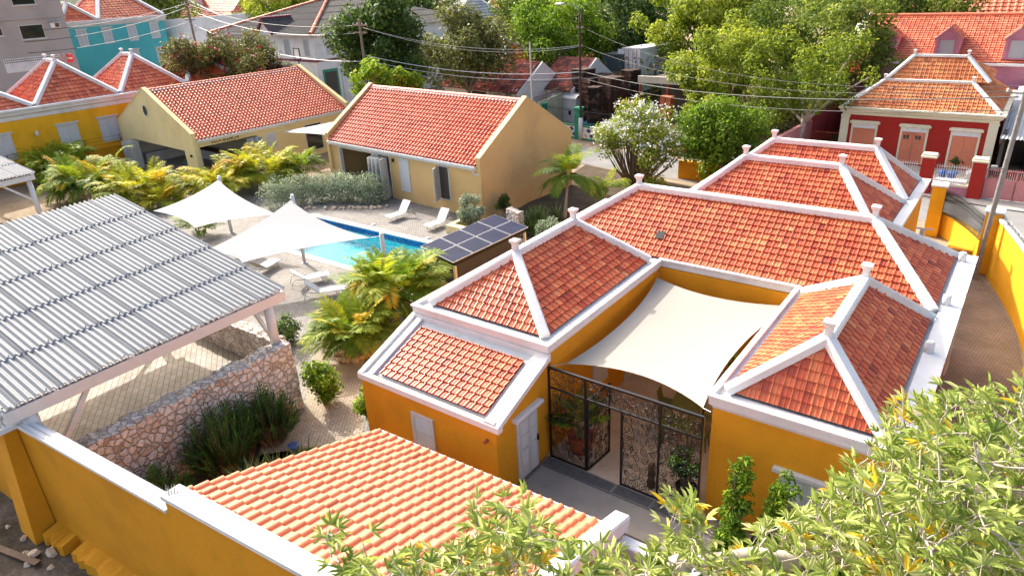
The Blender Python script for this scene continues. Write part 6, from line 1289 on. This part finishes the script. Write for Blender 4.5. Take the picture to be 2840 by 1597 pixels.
# small white house piece right of the big tree
W2=thing('white_annex','white building with dark roof edge right of the big dark tree','building',far(1180,95,108),rad(-4)); mb=MB(); mb.box((-9,0,-9),(2.5,8,-.4)); mb.build('wall','white_plaster',W2); mb=MB()
for f in hip_faces(-9.4,-.4,2.9,8.4,-.4,(-5,4),(-1.5,4),1.6): tiles(mb,*f,tw=.4,tg=2.0,prof='coarse',rng=rg)
mb.build('roof','sheet_black',W2); 
for k in range(3): mb=MB(); mb.box((-.9+k*.5,-.02,-3.2),(-.6+k*.5,.04,-1.9)); mb.build('window','dark',W2)
# old tiled cottage, yard wall and yard
OH=thing('old_cottage','small old cottage with blackened red roof tiles and a bookkeeping sign','cottage',(0,0,0)); e0=at(1226,236,3.3); e1=at(1440,259,3.3); OH.location=e0; ang=math.atan2(e1.y-e0.y,e1.x-e0.x); OH.rotation_euler=(0,0,ang); L=(e1-e0).length
Dp=7.2; mb=MB(); mb.box((.2,.15,-3.3),(L-.1,Dp-.15,-.1)); mb.extr([(L-.35,.0,-.3),(L-.35,Dp,-.3),(L-.35,Dp,.0),(L-.35,Dp/2,2.55),(L-.35,0,.0)],(.3,0,0)); mb.extr([(.1,.0,-.3),(.1,Dp,-.3),(.1,Dp,.0),(.1,Dp/2,2.55),(.1,0,.0)],(.3,0,0)); mb.build('wall','old_white_brick',OH)
mb=MB(); tiles(mb,(-.1,-.25,-.1),(L-.3,-.25,-.1),(L-.3,Dp/2,2.5),(-.1,Dp/2,2.5),tw=.26,tg=.34,prof='roll',rng=rg,hs=1.1,jit=.75); tiles(mb,(L-.3,Dp+.25,-.1),(-.1,Dp+.25,-.1),(-.1,Dp/2,2.5),(L-.3,Dp/2,2.5),tw=.5,tg=.6,prof='roll',rng=rg); mb.build('roof','tile_old',OH)
mb=MB(); mb.bar((L*.4,.12,-.55),(L*.58,.12,-.55),.05,.5); mb.build('dark_window','dark',OH); mb=MB(); mb.box((L*.63,.05,-.95),(L*.82,.13,-.12)); sb=mb.build('sign_board','white_plaster',OH); mb=MB(); mb.box((L*.83,.05,-.9),(L*.895,.13,-.2)); mb.build('sign_emblem','green_paint',OH); mb=MB(); mb.extr([(L*.835,.04,-.35),(L*.86,.04,-.8),(L*.885,.04,-.35)],(0,.01,0)); mb.build('emblem_leaf','red_sign',OH)
text('sign_letters','BOOKKEEPING\nSERVICES',OH,(L*.725,.04,-.53),(rad(90),0,0),.34,'dark',.006,1.0); text('house_number','39',OH,(.75,.14,-.45),(rad(90),0,0),.55,'white_paint',.01)
OB=thing('old_cottage_wing','second gable of the old cottage with grey brown tiles','cottage',e0,ang); mb=MB(); mb.extr([(L+3.2,4.0,-3.3),(L+3.2,11.5,-3.3),(L+3.2,11.5,0),(L+3.2,7.8,2.6),(L+3.2,4.0,0)],(.3,0,0)); mb.box((L-.5,4.2,-3.3),(L+3.2,11.3,-.1)); mb.build('wall','old_white_brick',OB); mb=MB(); tiles(mb,(L-1.5,3.7,-.1),(L+3.3,3.7,-.1),(L+3.3,7.8,2.55),(L-1.5,7.8,2.55),tw=.26,tg=.34,prof='roll',rng=rg,jit=.7,bias=-.35); mb.build('roof','tile_old',OB)
e=at(1475,290,0); 
yw=thing('yard_wall','pale olive yard wall with razor wire behind the cottage','wall',(0,0,0)); a=far(1478,268,66); b=far(1600,225,76); a.z=0;b.z=0; mb=MB(); mb.bar(a+Vector((0,0,1.5)),b+Vector((0,0,1.5)),.25,3.0); mb.build('wall','olive_wall',yw)
mb=MB(); d=(b-a); n=170; nn=Vector((-d.y,d.x,0)).normalized(); mb.tube([a+d*(i/n)+Vector((0,0,3.3+.33*math.sin(i*1.15)))+nn*.33*math.cos(i*1.15) for i in range(n+1)],.018,4,cap=False); mb.build('razor_wire','wood_dark',yw)
pw=thing('pink_wall','short bright pink wall end behind the brick stacks','wall',far(1575,215,80)); mb=MB(); mb.box((-1.6,0,-5),(1.6,.4,.6)); mb.build('wall','pink_paint',pw); mb=MB(); mb.box((-1.7,-.1,.6),(1.7,.5,.75)); mb.build('coping','pink_paint',pw)
# tiled street wall with railing and green pillars
tw=thing('diamond_wall','low yard wall painted with cream and blue diamonds','wall',(-18.6,31.9,0),rad(-10)); mb=MB(); mb.box((-1.5,0,0),(3.3,.25,1.15)); mb.box((3.3,0,0),(17,.25,1.15)); mb.build('wall','cream_trim',tw); mb=MB(); mb.box((-1.5,-.03,1.15),(17,.28,1.25)); mb.box((-1.5,-.02,0),(17,.01,.16)); mb.build('coping','green_paint',tw); mb=MB(); mb2=MB()
for i in range(26):
    for j in range(2):
        x=-1.2+i*.68+(.34 if j else 0); z=.42+j*.44; m=mb if (i+j)%3 else mb2; m.extr([(x-.3,-.004,z),(x,-.004,z-.22),(x+.3,-.004,z),(x,-.004,z+.22)],(0,-.006,0))
mb.build('pale_diamonds','concrete_light',tw); mb2.build('blue_diamonds','blue_dark',tw)
rl=thing('yard_railing','dark yard railing with spikes above the diamond wall','railing',(-18.6,31.9,0),rad(-10)); mb=MB(); mb.bar((-6,.12,1.35),(17,.12,1.35),.04,.04); mb.bar((-6,.12,2.5),(17,.12,2.5),.04,.04); mb.build('rails','dark',rl); mb=MB()
for i in range(120): x=-6+i*.19; mb.tube([(x,.12,1.3),(x,.12,2.75)],.013,4,cap=False)
mb.build('bars','dark',rl)
for k,(x,l) in enumerate(((-3.2,'green yard pillar left of the white kiosk'),(1.3,'green yard pillar right of the street lamp'))): p=Matrix.Translation(tw.location)@Matrix.Rotation(rad(-10),4,'Z')@Vector((x,.12,0)); mb=MB(); mb.box((p.x-.3,p.y-.3,0),(p.x+.3,p.y+.3,2.7)); mb.box((p.x-.36,p.y-.36,2.7),(p.x+.36,p.y+.36,2.85)); tag(mb.build('yard_pillar','green_paint'),l,'pillar','green yard pillars')
kk=thing('kiosk','small white kiosk with rounded roof inside the yard railing','kiosk',(-22.2,38.5,0),rad(-10)); mb=MB(); mb.box((-1.6,-1.2,0),(1.6,1.2,2.5)); mb.build('wall','white_plaster',kk); mb=MB(); mb.grid([[(x,1.35*math.cos(q),2.5+.5*math.sin(q)) for q in [math.pi*j/8 for j in range(9)]] for x in (-1.75,1.75)]); mb.extr([(-1.75,1.35*math.cos(math.pi*j/8),2.5+.5*math.sin(math.pi*j/8)) for j in range(9)],(.03,0,0)); mb.build('roof','white_paint',kk); mb=MB(); mb.box((.6,-1.22,.9),(.95,-1.2,1.3)); mb.build('hatch','dark',kk)
bt=thing('small_boat','small pale turquoise boat on the yard floor by the railing','boat',(-17.5,36,.1),rad(20)); mb=MB(); P=[]
for i in range(9):
    f=i/8; w=.75*math.sin(math.pi*min(1,.15+f*.75))**.6; P.append([(-2.2+4.4*f,w*math.cos(q),.55+.15*f-.55*math.sin(q)*(1-.5*f)) for q in [math.pi*j/8 for j in range(9)]])
mb.grid(P); mb.build('hull','turquoise',bt); mb=MB(); [mb.box((-2.2+4.4*f-.12,-.6,.5),(-2.2+4.4*f+.12,.6,.54)) for f in (.3,.6)]; mb.build('thwarts','white_old',bt)
# containers and brick stacks
ct=thing('shipping_container','white shipping container doors facing the street behind the brick stacks','container',far(1750,168,80),rad(-12)); mb=MB(); mb.box((-1.25,0,-3.2),(1.25,6,1.25)); mb.build('box','container_white',ct)
for s in (-1,1):
    mb=MB(); mb.box((-.62+s*.61-.58,-.05,-1.1),(-.62+s*.61+.55 if s<0 else 1.2,0,1.1)) if s<0 else mb.box((.03,-.05,-1.1),(1.2,0,1.1)); d=mb.build('door','container_white',ct); mb=MB()
    for q in (.3,.8): mb.tube([(s*q,-.09,-1.05),(s*q,-.09,1.05)],.025,5)
    mb.box((s*.55-.12,-.09,.2),(s*.55+.12,-.06,.35)); mb.build('lock_bars','rust',d)
mb=MB(); 
for x in (-1.22,1.22): mb.box((x-.05,-.07,-1.25),(x+.05,0,1.25))
mb.box((-1.25,-.07,1.15),(1.25,0,1.27)); mb.build('corner_frame','container_white',ct)
cd=thing('shipping_container','dark green container left of the white one','container',far(1695,180,81),rad(-12)); mb=MB()
for i in range(22): mb.box((-1.3+i*.12,0 if i%2 else .04,-3),(-1.3+i*.12+.12,5,1.1))
mb.build('box','container_dark',cd); mb=MB(); mb.box((-1.35,-.05,1.0),(1.35,0,1.15)); mb.build('frame','container_dark',cd)
SB='stacks of dark roof tiles in the yard'
def stack(px,py,dist,w,h,lab):
    c=far(px,py,dist); t=thing('tile_stack',lab,'stack',(c.x,c.y,0),rad(rg.uniform(-20,5)),SB); r=random.Random(int(px)); n=max(3,int((c.z)/1.05)); z=0; hh=c.z/n
    for i in range(n):
        mb=MB(); k=int(hh/.16)
        for q in range(k): o=r.uniform(-.03,.03); mb.bbox((-w/2+o,-w/2+r.uniform(-.03,.03),z+q*hh/k+.01),(w/2+o,w/2,z+(q+.92)*hh/k),.015,r.random())
        mb.build('bale','stack_brick',t); z+=hh
stack(1618,190,72,1.7,0,'tall leaning stack of dark tiles behind the street lamp'); stack(1640,215,71,1.5,0,'stack of dark tiles just right of the street lamp'); stack(1668,205,74,1.6,0,'stack of dark tiles under the dark container'); stack(1695,213,70,1.8,0,'broad front stack of dark tiles'); stack(1650,240,68.5,1.1,0,'low stack of dark tiles in the gap between taller ones'); stack(1750,193,75,1.5,0,'stack of dark tiles in front of the white container'); stack(1715,203,79,2.2,0,'rear stack of dark tiles between the containers')
rs_=thing('rusty_shed','rusty open shed frame under the light green tree','shed',far(1840,225,68),rad(-10)); mb=MB(); mb.bar((-2.8,0,0),(3.6,0,.1),.25,.6); mb.build('fascia','concrete_light',rs_); mb=MB()
for x in (-2.6,.5,3.4): mb.bar((x,0,-.2),(x,0,-4.5),.18,.18)
mb.build('posts','rust',rs_); mb=MB(); mb.box((-2.6,3.5,-4.5),(3.6,3.6,-.1)); mb.box((-2.6,0,-.1),(3.6,3.6,.0)); mb.build('back_wall','interior_dark',rs_)
cb=thing('rusty_cabinet','rust red metal cabinet standing in the yard','cabinet',far(1850,292,62),rad(-12)); mb=MB(); mb.bbox((-.55,-.3,-1.1),(.55,.3,.75),.02); mb.build('body','rust',cb); mb=MB(); mb.box((-.02,-.31,-1.0),(.02,-.295,.65)); mb.build('door_gap','dark',cb)
yw2=thing('cable_drum','yellow rimmed cable drum lying in the yard','cable drum',far(1745,290,64)); mb=MB(); mb.tube([(-.5,0,-.2),(.5,.1,-.2)],.5,14); mb.build('drum','wood_dark',yw2); mb=MB(); mb.tube([(.5,.1,-.2),(.56,.1,-.2)],.62,14); mb.tube([(-.56,0,-.2),(-.5,0,-.2)],.62,14); mb.build('rim','yellow_sign',yw2)
tp=thing('orange_tarpaulin','orange tarpaulin canopy by the pink house','tarpaulin',far(2335,195,66)); mb=MB(); mb.grid(membrane([(-1.6,0,-.6),(1.4,-.3,-.3),(1.2,1.8,.7),(-1.0,1.8,.8)],.05,10,-.5)); mb.build('sheet','orange_tarp',tp); mb=MB(); [mb.tube([(x,y,-.5),(x,y,-5.5)],.05,5) for x,y in ((-1.5,0),(1.3,-.2))]; mb.build('poles','galv',tp)
# far roofs along the top of the picture
def farhouse(name,label,px,py,dist,w,d,h,rise,wallm,roofm,rz,cat='house',gable=False,base=-12):
    c=far(px,py,dist); t=thing(name,label,cat,c,rz); mb=MB(); mb.box((-w/2,0,base),(w/2,d,0)); mb.build('wall',wallm,t); mb=MB(); i=min(w,d)/2
    fs=hip_faces(-w/2-.3,-.3,w/2+.3,d+.3,0,(-w/2+i,d/2),(w/2-i,d/2),rise) if w>=d else hip_faces(-w/2-.3,-.3,w/2+.3,d+.3,0,(0,i),(0,d-i),rise)
    for f in fs: tiles(mb,*f,tw=.7,tg=.6,prof='coarse',step=.08,rng=rg,hs=1.2)
    r=mb.build('roof',roofm,t); mb=MB()
    if w>=d: mb.bar((-w/2+i,d/2,rise+.1),(w/2-i+.1,d/2,rise+.1),.4,.3); [mb.bar((x,y,.1),((-w/2+i) if x<0 else (w/2-i),d/2,rise+.1),.4,.3) for x in (-w/2,w/2) for y in (0,d)]
    else: mb.bar((0,i,rise+.1),(0,d-i,rise+.1),.4,.3); [mb.bar((x,y,.1),(0,i if y==0 else d-i,rise+.1),.4,.3) for x in (-w/2,w/2) for y in (0,d)]
    mb.build('hip_caps','white_old' ,r); mb=MB(); mb.box((-w/2-.35,-.35,-.4),(w/2+.35,-.3,-.02)); mb.build('cornice','cream_trim',t)
    for k in range(3):
        mb=MB(); x=-w/2+w*(k+.5)/3; mb.box((x-.5,-.06,-3.2),(x+.5,.02,-1.4)); mb.build('window','white_frame',t)
    return t
farhouse('house','cream house with wide pale red hipped roof at the top edge',575,30,150,38,14,8,5.5,'cream_wall','tile_coral',rad(-20))
farhouse('house','far house with red roof above the turquoise house',250,-25,150,26,14,8,5,'white_plaster','tile_coral',rad(-30)); farhouse('house','far red roofed house above the dark sheet roof',800,10,150,18,12,8,4.5,'white_plaster','tile_coral',rad(-15)); farhouse('house','far red roofed house between the lime trees at the top',960,-2,160,20,12,8,4,'cream_wall','tile_coral',rad(-25))
farhouse('house','lilac house with grey roof right of the big dark tree',1240,55,118,9,8,8,3.6,'lilac','tile_grey',rad(-30)); farhouse('house','yellow house with red roof and dormer at the top centre',1440,25,120,12,9,8,4.5,'yellow','tile_coral',rad(25)); farhouse('house','house with broad coral tiled hip roof behind the pink house',2660,52,104,24,14,8,6.2,'grey_concrete','tile_coral',rad(2))
farhouse('cottage','cottage roof with white ridges just above the old tiled cottage',1330,175,80,8,6,5,2.2,'white_plaster','tile_red',ang,base=-6); farhouse('house','ochre house wall seen between trees above the cottage',1470,165,88,10,6,5,1.2,'yellow','tile_coral',rad(-10),base=-6)
farhouse('house','grey roofed house at the top left corner between trees',400,0,160,16,10,8,4,'white_plaster','tile_grey',rad(-30)); farhouse('house','dark red roofed house between the turquoise and the white curved building',447,62,135,9,9,8,3,'pink_paint','tile_red',rad(-20))
# ------------------------------------------------------------------ trees
def T(name,label,px,py,dist,rx,rz,k,n,size,mat,seed,ry=None,base=None,**kw):
    c=far(px*K,py*K,dist); b=base or (c.x,c.y,0); return tree(name,label,b,c,rx,ry or rx,rz,k,n,size,mat,seed,**kw)
T('tree','tall dark green tree with dense crown beside the white house',962,120,70,4.9,5.9,46,15000,.42,'leaf_dark',201,rr=(.22,.34),tbias=.1)
T('tree','olive green tree with broken crown right of the tall dark one',1165,125,73,5.2,4.6,44,12000,.40,'leaf_olive',202,rr=(.22,.34),tbias=.12)
T('tree','broad yellow green tree behind the street lamp',1400,85,84,7.0,5.2,50,15000,.40,'leaf_bright',203,rr=(.2,.32),tbias=-.05)
T('tree','dark tree filling the gap behind the containers',1560,70,92,8.0,6.5,46,13000,.50,'leaf_dark',204,rr=(.22,.34),tbias=.05)
T('tree','large lime green tree at the top centre right',1790,45,82,8.8,5.0,60,17000,.42,'leaf_lime',205,rr=(.18,.3),tbias=-.05)
T('tree','airy light green tree spreading over the rusty shed',1835,160,62,5.4,4.0,60,14000,.30,'leaf_lime',206,rr=(.15,.26),tbias=-.12,up=.5)
T('tree','wide mid green tree left of the pink house',2080,95,68,7.0,4.8,62,16000,.32,'leaf_tree',207,rr=(.16,.28),tbias=.12)
T('tree','feathery olive tree with bare pale twigs over the garden wall',2020,190,58,5.6,3.6,46,9000,.26,'leaf_lime',208,rr=(.15,.27),tbias=-.28,bark='bark_pale')
T('tree','dark green tree behind the pink house roof',2290,40,98,9.0,5.5,46,12000,.45,'leaf_tree',209,rr=(.2,.32))
T('tree','dark tree at the top right corner',2550,40,120,10,8,44,10000,.6,'leaf_dark',210,rr=(.2,.32))
T('tree','dark tree behind the far roofs at the top left',385,12,128,7,6,34,7000,.5,'leaf_tree',211,rr=(.22,.34),tbias=.15)
T('tree','yellow green tree in front of the far roofs, left of the tall dark tree',705,10,128,8.5,4.5,40,8000,.5,'leaf_lime',212,rr=(.22,.34))
T('tree','dark green tree behind the lilac house',1090,15,130,8,6.5,34,8000,.6,'leaf_dark',213,rr=(.22,.34))
T('tree','green tree above the yellow house at the top centre',1330,30,112,8,5.5,36,9000,.45,'leaf_tree',214,rr=(.22,.34),tbias=.15)
T('tree','bright lime sapling behind the ridge of the pool villa',935,203,62,2.0,2.0,22,2600,.34,'leaf_bright',215,rr=(.22,.34),tbias=.18); T('tree','second lime sapling behind the ridge of the pool villa',1020,213,63,1.7,1.5,18,1900,.34,'leaf_bright',216,rr=(.22,.34),tbias=.15)
T('tree','small light green tree in front of the tile stacks',1775,262,60,2.6,1.7,26,3600,.24,'leaf_lime',217,rr=(.2,.32),tbias=-.05)
b=(-.66,23.0,0); tree('tree','bright green tree with pointed shoots behind the yellow house roofs',b,(b[0]-.2,b[1],3.6),3.0,2.6,3.6,54,15000,.24,'leaf_bright',218,rr=(.24,.36),shell=.45,tbias=-.03)
# far woodland
def wood(name,label,c,rx,ry,rz,k,n,size,mat,seed):
    t=MB(); cs,rs=crown_points((0,0,0),rx,ry,rz,k,random.Random(seed),(.8,1.2)); o=clumps(name,[(a+c[0],b+c[1],max(2,z+c[2])) for a,b,z in cs],rs,n,size,mat,None,seed,shell=.4); o['label']=label; o['category']='woodland'; o['kind']='stuff'
wood('woodland','distant wooded slope along the top edge of the view',(-150,150,8),70,55,9,70,14000,1.3,'leaf_tree',301); wood('woodland','distant wooded slope at the upper right',(-30,170,8),90,30,9,80,14000,1.3,'leaf_tree',302)
wood('woodland','ground vegetation between the yard and the trees',(-12,55,1.5),22,12,3,40,9000,.5,'leaf_olive',303); wood('woodland','overgrown lot behind the cottage and the street lamp',(-40,62,2),22,18,3.5,46,9000,.6,'leaf_dark',304); wood('woodland','overgrown strip beside the pink garden wall',(-4,44,1.6),3.2,8,2.5,30,6000,.35,'leaf_olive',305)
# flowering shrubs
def flowers(parent,cs,rs,n,size,mat,seed,ups=.6):
    r=np.random.RandomState(seed); C=np.array([list(c) for c in cs]); R=np.array(rs); i=r.randint(0,len(C),n); d=unit(r.normal(size=(n,3))+np.array([0,0,ups])); p=C[i]+d*(R[i]*r.uniform(.95,1.15,n))[:,None]; q=np.repeat(p,5,axis=0)+r.normal(0,size*.55,(n*5,3)); nn=unit(r.normal(size=(n*5,3))+np.array([0,0,.8])); t=unit(np.cross(nn,r.normal(size=(n*5,3)))); leafmesh('blossom',q,nn,t,size*r.uniform(.7,1.2,n*5),np.full(n*5,.5),mat,parent,.7)
sh=thing('flowering_shrub','big shrub covered in white blossom clusters between the palms and the green tree','shrub',(-5.9,20.6,0)); cs,rs=crown_points((.3,0,3.5),4.3,3.4,2.2,64,random.Random(8),(.2,.34)); clumps('foliage',cs,rs,10500,.20,'leaf_lime',sh,9,shell=.5,tbias=-.15); flowers(sh,[c for c in cs if c[2]>2.9],[r for c,r in zip(cs,rs) if c[2]>2.9],560,.17,'flower_white',10); mb=MB(); rr=random.Random(12)
for c in cs+cs: 
    c=Vector(c)+Vector((rr.uniform(-.4,.4),rr.uniform(-.4,.4),0)); b=Vector((c.x*.18,c.y*.18,0)); m=b.lerp(c,.5)+Vector((rr.uniform(-.2,.2),rr.uniform(-.2,.2),-.15)); mb.tube([b,m,c],[.05,.035,.012],5,cap=False)
mb.build('stems','bark',sh)
c=far(560*K,150*K,80); sh=thing('flowering_shrub','large dark oleander tree dotted with pink flowers behind the larger villa','tree',(c.x,c.y,0)); cs,rs=crown_points((0,0,c.z-.3),7.2,5.5,3.3,64,random.Random(18),(.24,.4)); clumps('foliage',cs,rs,19000,.40,'leaf_olive',sh,19,shell=.45,aspect=.32,tsd=.24,tbias=.02); flowers(sh,cs,rs,150,.28,'flower_pink',20); mb=MB(); limbs(mb,(0,0,0),[cs[i] for i in range(0,64,6)],.3,random.Random(3)); mb.build('trunk','bark',sh)
c=far(672*K,175*K,79); sh=thing('flowering_shrub','maroon leaved shrub at the right end of the pink flowering tree','shrub',(c.x,c.y,0)); cs,rs=crown_points((0,0,c.z-.8),2.6,2.2,2.2,22,random.Random(28),(.24,.4)); clumps('foliage',cs,rs,4200,.38,'leaf_maroon',sh,29,shell=.45,aspect=.4); flowers(sh,cs,rs,30,.28,'flower_pink',30); mb=MB(); limbs(mb,(0,0,0),cs[::4],.15,random.Random(3)); mb.build('trunk','bark',sh)
c=far(722*K,168*K,78); sh=thing('flowering_shrub','light green shrub with a few pink flowers beside the backboard','shrub',(c.x,c.y,0)); cs,rs=crown_points((0,0,c.z-.8),1.9,1.8,1.8,18,random.Random(38),(.24,.4)); clumps('foliage',cs,rs,2600,.36,'leaf_silver',sh,39,shell=.45,aspect=.4,tbias=.1); flowers(sh,cs,rs,30,.26,'flower_pink',40); mb=MB(); limbs(mb,(0,0,0),cs[::4],.15,random.Random(3)); mb.build('trunk','bark',sh)
sh=thing('flowering_shrub','low bush with pink flowers at the foot of the white blossom shrub','shrub',(-3.6,19.0,0)); cs,rs=crown_points((0,0,.8),.9,.8,.8,12,random.Random(48),(.3,.45)); clumps('foliage',cs,rs,1500,.15,'leaf_lime',sh,49,shell=.5); flowers(sh,cs,rs,40,.10,'flower_pink',50); mb=MB(); limbs(mb,(0,0,0),cs[::3],.04,random.Random(3)); mb.build('stems','bark',sh)
mb=MB(); mb.box((-4,23.6,0),(3.5,23.85,1.3)); tag(mb.build('yard_wall','mustard'),'mustard garden wall behind the white blossom shrub','wall')
# ------------------------------------------------------------------ tall bushes by the right wing and the tree at lower right
def column_bush(label,loc,h,w,seed,n=2600):
    r=random.Random(seed); cs=[];rs=[]
    for i in range(22): z=h*(.15+.85*i/21); ww=w*(1-.55*i/21); a=r.uniform(0,6.28); cs.append((ww*.55*math.cos(a),ww*.55*math.sin(a),z)); rs.append(ww*r.uniform(.35,.6))
    return shrub('column_bush',label,loc,cs,rs,n,.15,'leaf_bright',seed,group='upright bushes along the right wing',aspect=.36,shell=.4,up=.5,tbias=-.08,hexa=True)
column_bush('upright bush standing farthest left before the right wing wall',(12.0,-9.0,0),3.2,.55,121); column_bush('bushy upright shrub between the two taller ones before the right wing',(13.1,-8.9,0),3.1,.75,122,3200); column_bush('tall upright bush reaching over the eave of the right wing',(15.55,-7.5,0),5.0,.8,123,3200); column_bush('upright bush tip next to the white eave corner',(14.4,-8.8,0),3.7,.6,124)
def front_tree():
    r=random.Random(808); base=Vector((15.2,-15.4,0)); t=thing('broad_leaved_tree','large tree with pale green narrow leaves filling the lower right corner','tree',base)
    tips=[]
    def region(u0,u1,v0,v1,d0,d1,n,cond=None):
        k=0
        while k<n:
            u=r.uniform(u0,u1); v=r.uniform(v0,v1)
            if cond and not cond(u,v): continue
            d=r.uniform(d0,d1); tips.append((far(u,v,d),d)); k+=1
    edge=[(2010,1600),(2080,1480),(2180,1400),(2330,1310),(2420,1200),(2470,1110),(2600,1085),(2700,1060),(2850,1055)]
    def top(u):
        for (a,b),(c,d) in zip(edge,edge[1:]):
            if a<=u<=c: return b+(d-b)*(u-a)/(c-a)
        return 1600 if u<2010 else 1055
    region(2010,2950,1040,1750,6.0,7.6,560,lambda u,v: v>top(u)+25)
    region(2050,2950,1200,1800,4.8,6.2,240,lambda u,v: v>top(u)+110)
    region(940,2060,1450,1640,5.2,6.4,150,lambda u,v: v>1600-135*math.exp(-((u-1400)/230)**2)-60*math.exp(-((u-1850)/120)**2)-25)
    region(1320,1500,1395,1530,5.4,6.2,9); region(1860,1950,1395,1530,5.4,6.2,16); region(890,1010,1480,1600,5.4,6.0,7)
    P=[];N=[];Tn=[];S=[];Ti=[]; mb=MB(); rr=np.random.RandomState(5)
    forks=[far(2560,1470,7.2),far(2350,1530,6.9),far(2760,1420,7.2),far(2450,1300,7.4),far(2700,1250,7.6),far(2200,1560,6.4),far(1800,1640,6.2),far(1450,1640,6.0),far(1100,1660,5.9),far(1900,1560,6.0)]
    trunk_top=far(2560,1760,7.6)
    mb2=MB(); tr=Vector((trunk_top.x,trunk_top.y,0)); mb2.tube([(tr-base)+Vector((0,0,-.1)),(tr-base)+Vector((.1,.1,3)),(tr-base)+Vector((-.1,0,6)),trunk_top-base],[.30,.24,.2,.15],10)
    order=sorted(range(len(forks)),key=lambda i:(forks[i]-trunk_top).length); done=[trunk_top]
    for i in order:
        f=forks[i]; par=min(done,key=lambda p:(p-f).length+.3*(p-trunk_top).length); m=par.lerp(f,.5)+Vector((r.uniform(-.12,.12),r.uniform(-.12,.12),r.uniform(-.1,.15))); mb2.tube([par-base,m-base,f-base],[.085,.065,.04],8); done.append(f)
    mb2.build('trunk','bark_pale',t)
    nodes=list(forks)+[trunk_top.lerp(f,.5) for f in forks]
    for p,d in sorted(tips,key=lambda t_:min((t_[0]-f).length for f in forks)):
        f=min(nodes,key=lambda q:(q-p).length); L=(f-p).length; m=f.lerp(p,.5)+Vector((r.uniform(-.12,.12),r.uniform(-.12,.12),r.uniform(-.06,.1)))*L
        r0=.006+.009*min(1,L); mb.tube([f-base,m-base,p-base],[r0,r0*.8,.004],5,cap=False); nodes.append(p); nodes.append(m)
        ax=(p-m).normalized(); ax=(ax*.5+Vector((r.uniform(-.6,.6),r.uniform(-.6,.6),.55))).normalized(); ct=r.gauss(.5,.13)
        if r.random()<.07: ct=1.0
        for w in range(r.choice((2,3,3,4))):
            pet=(ax+Vector((r.uniform(-.9,.9),r.uniform(-.9,.9),r.uniform(-.3,.6)))).normalized(); q0=p-ax*(.07*w); q=q0+pet*r.uniform(.05,.13); mb.tube([q0-base,q-base],[.0035,.002],4,cap=False)
            u=pet.cross(Vector((.3,.2,.93))).normalized(); v=u.cross(pet); nl=r.choice((3,5,5,5))
            for j in range(nl):
                a=(j-(nl-1)/2)*r.uniform(.45,.65); dd=(pet*math.cos(a)+u*math.sin(a)+Vector((0,0,-.22))).normalized(); nn=(v+Vector((r.uniform(-.4,.4),r.uniform(-.4,.4),r.uniform(0,.5)))).normalized(); nn=(nn-dd*nn.dot(dd)).normalized()
                P.append(q-base);N.append(nn);Tn.append(dd);S.append(r.uniform(.09,.155)*(1-.22*abs(j-(nl-1)/2)/2));Ti.append(min(1,max(0,ct+r.gauss(0,.12))))
    mb.build('twigs','bark_pale',t)
    leafmesh('crown',np.array(P),np.array(N),np.array(Tn),np.array(S),np.array(Ti),'leaf_front',t,aspect=.27,fold=.10,hexa=True)
front_tree()
